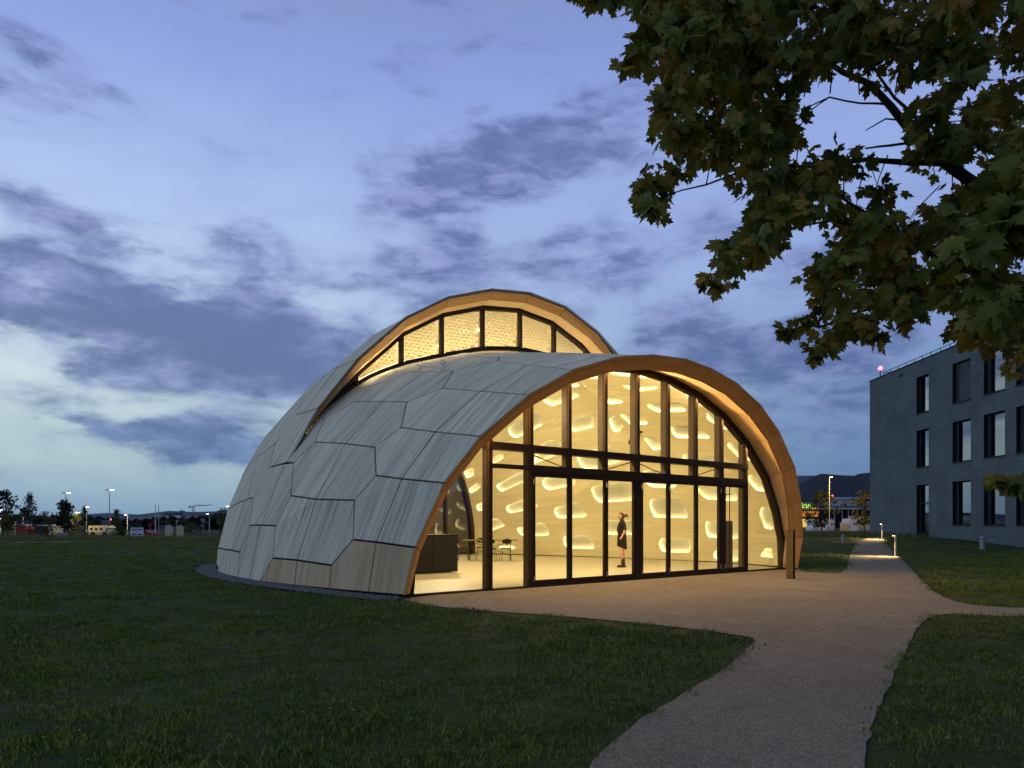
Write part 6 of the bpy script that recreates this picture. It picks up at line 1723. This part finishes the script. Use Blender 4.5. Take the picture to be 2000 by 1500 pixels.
[3.87,8.08,7.09,0.16],
[1.4,6.25,4.98,0.13],
[8.19,8.03,5.38,0.11],
[2.56,6.72,5.22,0.14],
[1.19,6.98,6.56,0.14],
[3.82,8.57,4.23,0.16],
[3.4,6.83,3.81,0.18],
[4.63,5.65,2.77,0.12],
[4.2,5.91,4.24,0.16],
[4.34,6.58,6.28,0.1],
[2.14,6.77,5.17,0.14],
[4.29,6.89,6.65,0.14],
[2.44,3.39,2.91,0.1],
[4.44,7.25,4.61,0.1],
[2.42,6.5,4.5,0.13],
[2.86,8.32,8.97,0.2],
[3.32,7.73,4.06,0.2],
[2.6,6.34,6.04,0.13],
[4.07,5.39,5.56,0.11],
[7.63,7.8,8.45,0.15],
[5.14,5.59,3.62,0.09],
[1.47,5.63,5.45,0.09],
[5.14,8.09,3.62,0.11],
[2.18,3.22,2.37,0.08],
[4.88,7.42,6.65,0.15],
[2.99,5.52,6.48,0.09],
[1.96,7.41,6.6,0.15],
[2.57,7.75,6.63,0.11],
[5.53,7.8,8.53,0.15],
[6.68,7.22,6.54,0.14],
[3.27,8.58,5.4,0.2],
[4.41,5.56,6.44,0.09],
[3.98,5.63,3.29,0.09],
[2.06,5.83,4.51,0.12],
[4.49,6.89,3.39,0.18],
[0.82,7.39,6.89,0.15],
[2.82,8.44,7.23,0.2],
[2.35,3.43,2.82,0.06],
[4.76,7.29,3.31,0.1],
[1.45,7.72,6.9,0.15],
[2.7,7.11,6.74,0.18],
[4.75,5.6,5.33,0.15],
[2.68,5.56,6.14,0.12],
[2.46,6.45,5.2,0.13],
[6.4,6.06,5.42,0.13],
[6.75,7.69,3.34,0.15],
[1.65,8.49,6.81,0.16],
[7.31,8.39,6.29,0.2],
[3.51,5.38,4.32,0.11],
[0.71,8.05,8.36,0.16],
[3.74,6.46,5.55,0.09],
[2.88,3.25,3.69,0.08],
[2.29,5.74,5.61,0.12],
[2.21,6.36,3.94,0.13],
[4.83,7.19,3.88,0.14],
[1.47,6.76,5.68,0.14],
[4.35,8.27,9.69,0.16],
[3.69,8.14,5.12,0.11],
[4.05,6.65,3.67,0.13],
[5.79,8.31,6.14,0.11],
[3.65,5.59,4.61,0.15],
[2.5,3.96,4.3,0.11],
[1.24,6.62,6.23,0.17],
[4.52,6.18,7.56,0.13],
[1.8,7.36,5.38,0.1],
[2.52,5.33,5.25,0.08],
[4.85,6.35,3.98,0.13],
[6.62,7.38,2.89,0.15],
[4.69,5.34,3.71,0.08],
[2.07,7.66,6.3,0.19],
[3.67,8.35,7.32,0.11],
[4.24,6.22,3.02,0.13],
[2.04,7.6,7.8,0.19],
[5.92,8.14,8.13,0.16],
[2.79,8.32,4.61,0.11],
[4.99,6.82,4.27,0.14],
[5.63,6.21,4.1,0.13],
[3.05,5.97,3.33,0.12],
[2.15,7.0,5.82,0.18],
[3.5,6.41,5.56,0.09],
[5.88,8.15,6.86,0.2],
[5.77,6.53,6.87,0.13],
[5.47,6.85,8.22,0.14],
[2.31,6.87,5.8,0.14],
[3.99,5.56,5.61,0.12],
[3.75,5.88,3.79,0.12],
[3.6,6.94,7.21,0.14],
[2.84,6.61,6.16,0.13],
[3.69,4.44,5.79,0.1],
[4.01,6.36,3.71,0.13],
[2.87,8.57,4.87,0.16],
[1.95,5.97,4.75,0.09],
[2.57,6.41,4.25,0.13],
[3.39,7.35,7.89,0.15],
[1.32,5.58,6.99,0.09],
[3.74,5.84,3.78,0.12],
[3.97,6.12,6.49,0.13],
[5.44,7.52,5.32,0.11],
[5.76,8.09,5.65,0.16],
[7.58,8.08,3.9,0.16],
[5.28,7.87,9.0,0.2],
[4.79,5.7,3.94,0.15],
[5.06,6.19,6.21,0.09],
[3.08,6.93,7.34,0.18],
[4.65,4.35,5.42,0.07],
[5.56,8.02,3.8,0.11],
[5.32,8.36,4.85,0.2],
[3.76,7.73,3.49,0.15],
[4.23,6.77,3.29,0.1],
[7.27,7.31,5.3,0.1],
[6.06,6.38,6.63,0.09],
[7.23,8.41,5.0,0.16],
[3.54,6.45,3.52,0.09],
[1.54,5.22,3.26,0.11],
[3.81,8.09,3.78,0.16],
[2.52,6.38,4.24,0.13],
[6.11,7.28,3.59,0.14],
[7.92,8.41,8.15,0.16],
[4.13,6.77,4.22,0.18],
[5.22,5.88,2.71,0.09],
[3.39,5.69,5.32,0.15],
[6.0,6.51,2.77,0.13],
[3.6,5.95,7.15,0.09],
[3.67,6.94,6.09,0.14],
[2.14,5.29,5.99,0.08],
[4.59,6.21,5.78,0.09],
[5.89,6.99,6.05,0.14],
[4.46,5.93,6.67,0.09],
[3.82,5.45,6.17,0.12],
[5.67,5.72,6.56,0.12],
[1.2,5.27,4.54,0.14],
[4.32,7.96,6.38,0.11],
[2.96,8.55,5.2,0.16],
[2.94,7.6,7.16,0.19],
[4.44,6.61,5.28,0.13],
[5.82,8.04,4.19,0.16],
[4.23,5.88,5.81,0.16],
[2.32,3.78,4.28,0.09],
[2.21,5.27,5.33,0.11],
[3.21,8.16,6.76,0.16],
[2.42,7.47,5.4,0.19],
[5.28,8.57,5.04,0.16],
[4.81,7.43,6.81,0.15],
[3.77,7.05,3.61,0.14],
[2.51,3.43,3.98,0.1],
[2.1,3.28,2.68,0.06],
[3.73,3.64,4.02,0.09],
[5.67,8.36,6.17,0.2],
[4.81,8.11,7.22,0.2],
[3.66,7.32,6.77,0.19],
[6.04,8.52,3.33,0.16],
[2.03,6.09,5.1,0.09],
[3.55,6.48,3.33,0.17],
[2.21,3.44,2.54,0.1],
[8.81,8.36,8.6,0.2],
[6.55,7.33,6.96,0.19],
[6.58,7.76,3.36,0.11],
[7.56,8.31,7.99,0.16],
[3.37,3.62,4.5,0.09],
[4.3,7.05,5.0,0.1],
[3.79,6.4,5.21,0.17],
[3.85,6.96,7.78,0.1],
[3.58,5.6,3.99,0.15],
[3.46,7.66,3.4,0.15],
[5.03,8.34,7.47,0.16],
[3.25,5.34,4.29,0.08],
[4.78,5.7,2.95,0.12],
[4.81,8.08,5.51,0.16],
[2.37,8.01,5.58,0.16],
[2.21,7.71,5.44,0.11],
[3.17,6.06,3.65,0.16],
[1.79,8.52,7.65,0.2],
[3.96,7.28,7.2,0.19],
[2.77,5.69,3.7,0.15],
[5.27,8.16,6.0,0.11],
[2.77,6.61,5.75,0.17],
[1.99,7.73,6.75,0.2],
[5.43,5.75,5.02,0.12],
[7.5,7.74,6.67,0.2],
[7.38,7.06,8.27,0.14],
[2.79,8.27,6.26,0.11],
[3.19,6.3,3.08,0.09],
[6.27,6.35,7.67,0.13],
[2.78,5.96,5.51,0.12],
[6.49,6.89,6.29,0.14],
[4.16,7.08,4.13,0.1],
[6.0,7.95,4.24,0.2],
[5.11,8.39,9.86,0.11],
[2.27,6.48,5.09,0.17],
[6.94,6.89,3.4,0.18],
[3.19,7.6,6.45,0.15],
[3.29,6.53,6.9,0.13],
[3.75,7.13,6.76,0.14],
[2.55,7.28,4.31,0.14],
[7.31,6.98,4.05,0.18],
[6.45,6.89,7.51,0.1],
[4.94,7.03,8.36,0.1],
[3.52,8.03,5.32,0.11],
[1.42,6.21,7.49,0.09],
[4.92,7.47,4.82,0.1],
[4.06,7.29,3.73,0.14],
[1.24,5.4,4.35,0.11],
[6.73,6.68,4.0,0.17],
[3.22,7.86,6.79,0.15],
[3.65,7.77,4.77,0.2],
[5.68,7.47,6.94,0.19],
[6.6,6.86,5.44,0.14],
[2.13,5.72,4.67,0.12],
[2.65,8.13,9.45,0.16],
[3.66,8.54,4.3,0.2],
[2.07,5.36,4.94,0.11],
[3.29,6.29,5.74,0.13],
[3.18,7.15,3.69,0.14],
[4.23,8.31,8.57,0.11],
[8.91,8.4,9.29,0.16],
[5.2,7.66,3.83,0.19],
[0.77,5.39,5.51,0.11],
[3.39,6.64,4.17,0.13],
[6.13,7.84,3.67,0.11],
[4.36,7.81,6.6,0.15],
[1.56,8.18,7.29,0.11],
[3.84,6.34,3.63,0.13],
[4.31,5.77,3.79,0.15],
[4.58,7.42,6.79,0.15],
[7.56,8.21,5.46,0.11],
[3.8,7.58,6.48,0.15],
[3.19,8.46,7.62,0.2],
[3.51,6.11,5.99,0.09],
[2.65,3.89,4.42,0.11],
[5.67,8.3,4.75,0.2],
[5.23,7.22,6.62,0.14],
[2.27,6.2,5.42,0.13],
[2.82,5.28,5.04,0.11],
[5.93,6.39,6.99,0.09],
[1.69,5.64,5.58,0.12],
[1.86,6.34,5.51,0.17],
[3.15,7.22,3.26,0.14],
[3.68,5.79,5.15,0.12],
[2.51,7.24,5.2,0.14],
[1.54,6.42,5.39,0.17],
[3.88,7.11,3.48,0.14],
[8.28,8.52,8.23,0.16],
[5.52,6.07,3.67,0.13],
[2.47,3.4,2.85,0.08],
[1.29,5.81,4.6,0.12],
[4.75,6.39,5.45,0.17],
[1.56,6.92,5.96,0.14],
[0.63,6.6,7.38,0.13],
[2.72,8.52,5.83,0.16],
[4.58,7.01,6.76,0.1],
[1.94,5.37,5.78,0.08],
[1.55,7.41,7.72,0.15],
[4.46,6.38,4.78,0.13],
[4.81,8.46,7.05,0.16],
[4.0,6.25,5.39,0.09],
[3.49,8.22,5.42,0.11],
[2.87,5.21,3.31,0.11],
[1.86,6.15,5.38,0.13],
[3.04,4.26,3.57,0.1],
[3.78,5.83,6.61,0.15],
[4.43,7.26,8.05,0.1],
[4.54,6.75,4.45,0.17],
[1.55,7.59,8.38,0.15],
[1.97,8.46,7.93,0.11],
[5.19,5.25,6.71,0.08],
[1.77,8.59,6.23,0.12],
[7.58,7.77,8.89,0.15],
[5.46,7.54,6.7,0.15],
[6.25,8.35,5.58,0.2],
[4.18,7.53,7.64,0.15],
[3.84,6.35,5.61,0.13],
[7.46,8.27,3.04,0.16],
[2.25,7.18,6.72,0.1],
[6.73,7.79,9.14,0.15],
[2.46,7.06,4.7,0.14],
[3.54,6.72,3.89,0.14],
[4.22,4.3,5.62,0.12],
[5.41,8.0,6.11,0.16],
[3.05,7.33,8.75,0.15],
[3.35,5.24,5.27,0.11],
[4.95,7.86,7.83,0.15],
[2.37,6.07,5.34,0.16],
[5.99,7.05,8.3,0.1],
[7.14,6.97,7.49,0.1],
[1.42,6.01,4.36,0.12],
[6.15,6.1,5.96,0.16],
[7.59,8.07,5.41,0.16],
[2.66,7.67,7.76,0.15],
[2.3,7.31,7.84,0.1],
[1.51,5.45,5.14,0.12],
[2.05,6.77,5.04,0.18],
[4.73,6.02,6.1,0.09],
[2.57,8.36,7.45,0.16],
[1.47,6.78,5.8,0.14],
[1.74,7.03,6.03,0.18],
[2.8,6.52,4.51,0.1],
[4.71,6.69,5.45,0.14],
[5.11,6.85,4.3,0.18],
[2.7,6.24,4.29,0.13],
[1.67,8.14,7.41,0.16],
[4.87,7.84,4.67,0.2],
[2.8,6.46,3.73,0.09],
[3.49,4.43,5.01,0.1],
[1.11,7.69,7.84,0.15],
[2.88,7.24,5.92,0.1],
[1.71,5.94,6.1,0.12],
[1.98,6.05,4.48,0.13],
[4.44,5.8,3.13,0.15],
[4.34,7.07,4.53,0.14],
[3.34,5.76,4.42,0.12],
[2.92,6.46,5.92,0.17],
[4.13,8.1,7.15,0.16],
[4.3,7.75,9.15,0.15],
[5.09,7.96,3.51,0.16],
[7.01,8.22,6.13,0.11],
[2.23,6.25,4.15,0.13],
[5.03,8.03,6.41,0.16],
[1.45,5.91,5.88,0.16],
[3.75,7.53,6.71,0.19],
[2.59,7.53,4.76,0.15],
[5.33,7.71,6.67,0.15],
[5.52,6.53,6.73,0.13],
[5.1,7.99,4.47,0.16],
[2.56,3.21,4.21,0.08],
[2.43,6.24,5.52,0.16],
[5.81,6.41,7.1,0.13],
[1.96,5.93,6.23,0.12],
[4.58,7.81,6.03,0.15],
[8.03,7.97,5.19,0.16],
[1.33,5.5,4.38,0.12],
[2.13,6.09,4.04,0.13],
[5.33,8.14,7.66,0.11],
[3.15,6.34,6.04,0.13],
[2.67,6.58,6.4,0.17],
[5.73,5.63,4.8,0.15],
[2.43,7.13,7.76,0.14],
[6.55,8.59,4.43,0.2],
[3.49,7.32,4.46,0.15],
[1.62,7.54,5.05,0.15],
[3.78,5.26,4.05,0.14],
[4.71,6.01,4.98,0.12],
[3.38,5.47,5.29,0.12],
[1.98,7.6,6.85,0.11],
[5.5,6.04,5.03,0.09],
[4.65,7.95,6.08,0.2],
[3.41,3.31,4.12,0.06],
[5.16,6.45,6.79,0.13],
[1.21,5.23,4.59,0.14],
[0.8,7.16,6.83,0.14],
[5.17,8.31,4.3,0.2],
[7.38,8.26,3.99,0.16],
[2.45,6.83,4.21,0.18],
[3.32,6.95,6.17,0.18],
[3.83,8.4,7.78,0.16],
[4.11,6.35,3.98,0.09],
[4.26,6.82,6.56,0.14],
[4.16,6.39,4.03,0.13],
[5.08,5.72,3.39,0.15],
[4.61,7.83,6.89,0.15],
[5.24,8.04,8.55,0.11],
[7.04,7.91,8.95,0.15],
[5.54,7.46,3.9,0.15],
[3.76,5.35,6.69,0.08],
[2.91,6.42,6.68,0.09],
[2.61,8.23,8.87,0.16],
[5.14,5.87,5.39,0.16],
[1.41,5.8,5.53,0.15],
[4.73,6.36,4.21,0.13],
[2.59,5.41,5.0,0.08],
[5.34,6.75,5.19,0.1],
[3.4,5.56,6.15,0.15],
[0.92,5.33,4.87,0.08],
[2.28,6.12,5.76,0.13],
[4.72,7.15,5.34,0.14],
[1.27,5.93,5.92,0.12],
[2.0,6.31,5.86,0.13],
[1.72,5.94,5.31,0.12],
[6.55,8.43,9.2,0.16],
[3.24,5.26,5.71,0.11],
[2.65,6.67,7.04,0.13],
[3.16,5.66,5.2,0.12],
[5.0,6.8,6.93,0.14],
[2.15,7.72,5.49,0.15],
[1.98,7.78,9.17,0.11],
[7.76,7.9,3.78,0.11],
[8.68,8.23,6.03,0.16],
[2.22,7.6,7.59,0.15],
[3.88,5.56,2.96,0.09],
[3.38,4.17,3.41,0.12],
[4.61,7.4,6.99,0.15],
[4.38,6.79,5.34,0.14],
[5.59,8.35,7.84,0.16],
[1.14,7.86,8.03,0.15],
[5.7,6.15,3.03,0.13],
[3.57,7.33,8.66,0.19],
[3.04,6.6,4.72,0.17],
[5.93,6.34,6.04,0.13],
[3.84,5.75,6.24,0.15],
[2.56,6.77,6.53,0.1],
[1.66,5.77,5.51,0.12],
[1.13,5.95,5.43,0.09],
[5.44,7.51,6.94,0.11],
[5.44,8.47,7.05,0.2],
[3.85,7.39,4.24,0.19],
[1.33,5.69,5.39,0.12],
[2.42,5.22,3.31,0.08],
[4.83,7.38,8.28,0.15],
[5.57,8.02,6.77,0.2],
[2.95,8.03,7.63,0.11],
[4.17,6.3,3.27,0.13],
[2.46,7.7,8.82,0.15],
[5.51,6.6,7.72,0.13],
[6.13,8.59,5.25,0.16],
[1.85,7.39,5.38,0.1],
[5.64,5.76,6.84,0.15],
[7.51,7.02,6.78,0.18],
[2.86,5.86,3.08,0.09],
[4.09,8.07,6.83,0.16],
[5.26,7.79,7.33,0.15],
[4.52,5.52,6.19,0.15],
[3.92,5.58,4.34,0.12],
[4.8,5.24,3.87,0.08],
[2.94,7.03,8.34,0.18],
[5.42,5.59,4.09,0.12],
[3.83,7.47,4.31,0.15],
[5.43,6.55,6.97,0.17],
[4.01,7.38,4.37,0.15],
[2.76,7.89,5.95,0.15],
[1.07,5.64,5.31,0.15],
[5.48,6.34,4.44,0.17],
[6.16,8.15,6.57,0.11],
[2.86,5.82,6.57,0.12],
[1.56,7.01,6.46,0.14],
[4.51,6.54,4.41,0.13],
[3.85,7.21,4.24,0.14],
[5.34,6.41,3.58,0.13],
[3.09,6.69,7.38,0.14],
[2.67,7.12,5.0,0.18],
[3.31,5.43,4.9,0.12],
[4.6,5.2,2.38,0.08],
[2.83,4.38,4.65,0.07],
[6.21,8.34,6.14,0.16],
[1.79,7.96,7.09,0.2],
[2.51,5.85,5.89,0.09],
[4.0,5.22,5.59,0.11],
[0.64,7.43,7.07,0.1],
[1.68,7.02,7.46,0.1],
[1.3,7.14,6.75,0.18],
[1.19,5.9,5.79,0.12],
[6.6,7.0,8.49,0.18],
[4.57,8.24,8.23,0.16],
[3.59,7.78,4.69,0.15],
[1.24,5.32,4.96,0.11],
[3.96,8.19,4.39,0.2],
[2.73,5.43,5.08,0.08],
[5.67,6.65,3.15,0.1],
[1.92,8.43,6.41,0.16],
[6.61,6.26,3.96,0.16],
[6.21,7.58,4.12,0.15],
[4.11,7.79,7.23,0.11],
[1.48,6.19,5.62,0.09],
[4.44,6.6,4.22,0.1],
[4.59,6.79,3.2,0.14],
[0.74,5.34,5.97,0.14],
[3.34,5.41,3.43,0.12],
[7.14,8.48,6.25,0.2],
[2.13,5.82,4.55,0.15],
[1.95,5.58,4.85,0.15],
[4.68,5.97,2.62,0.12],
[5.21,7.06,7.5,0.14],
[3.75,6.4,4.04,0.13],
[3.79,5.5,1.72,0.06],
[3.89,5.5,1.68,0.06],
[4.08,5.6,1.77,0.06],
[2.79,6.5,2.94,0.06],
[2.62,6.8,3.21,0.06]]
LM=[leafmesh(c) for c in (.2,.6,1.0,1.4)]; LME=[mesh('leaf',v,f,M['maple']) for v,f in LM]
lp_=[Vector(q[:3]) for l in LIMBS for q in l]
tw=MB(); leaves_=[]
for x,y,z,rad in CLUS:
    c=Vector((x,y,z)); near=min(lp_,key=lambda q:(q-c).length)
    d=(c-near); 
    if .05<d.length<.8 and random.random()<.6:
        st=c-d.normalized()*min(d.length,.55); mid=(st+c)/2+Vector((0,0,.05)); tw.tube([st-MO,mid-MO,c-MO],[.007,.005,.003],4,False)
    for k in range(random.randint(13,19)):
        g=Vector((random.gauss(0,1),random.gauss(0,1),random.gauss(0,.8))).normalized()*(rad+.05)*random.uniform(.1,1.0)
        s=random.uniform(.085,.15); p=c+g
        # leaves hang: tip points outwards and down
        tip=Vector((g.x+random.gauss(0,.05),g.y*.5+random.gauss(0,.05),-.09+random.gauss(0,.05))).normalized()
        nr=Vector((random.gauss(0,.6),random.gauss(0,.7)-.3,random.gauss(.55,.45))).normalized(); xx=tip.cross(nr).normalized(); nn=xx.cross(tip)
        R=Matrix((xx,tip,nn)).transposed()
        leaves_.append((p,R,s,random.randrange(4)))
        if random.random()<.25: tw.tube([c-MO,p-MO],.002,3,False)
tw.build('twigs',M['maple_bark'],mt,kind='stuff')
def showsz(l):
    p=l[0]; inx=abs(p.x/p.y)<.714 and (p.z-1.4)/p.y<.73
    return (l[2]/p.y) if inx else 0
leaves_.sort(key=showsz,reverse=True)
for p,R,s,k in leaves_[:300]:
    o=obj('leaf',LME[k],mt); o.matrix_local=Matrix.Translation(p-MO)@R.to_4x4()@Matrix.Scale(s,4)
fo=MB()
for p,R,s,k in leaves_[300:]: fo.add([R@(Vector(q)*s)+p-MO for q in LM[k][0]],LM[k][1])
fo.build('foliage',M['maple'],mt,kind='stuff')
bpy.context.view_layer.update()
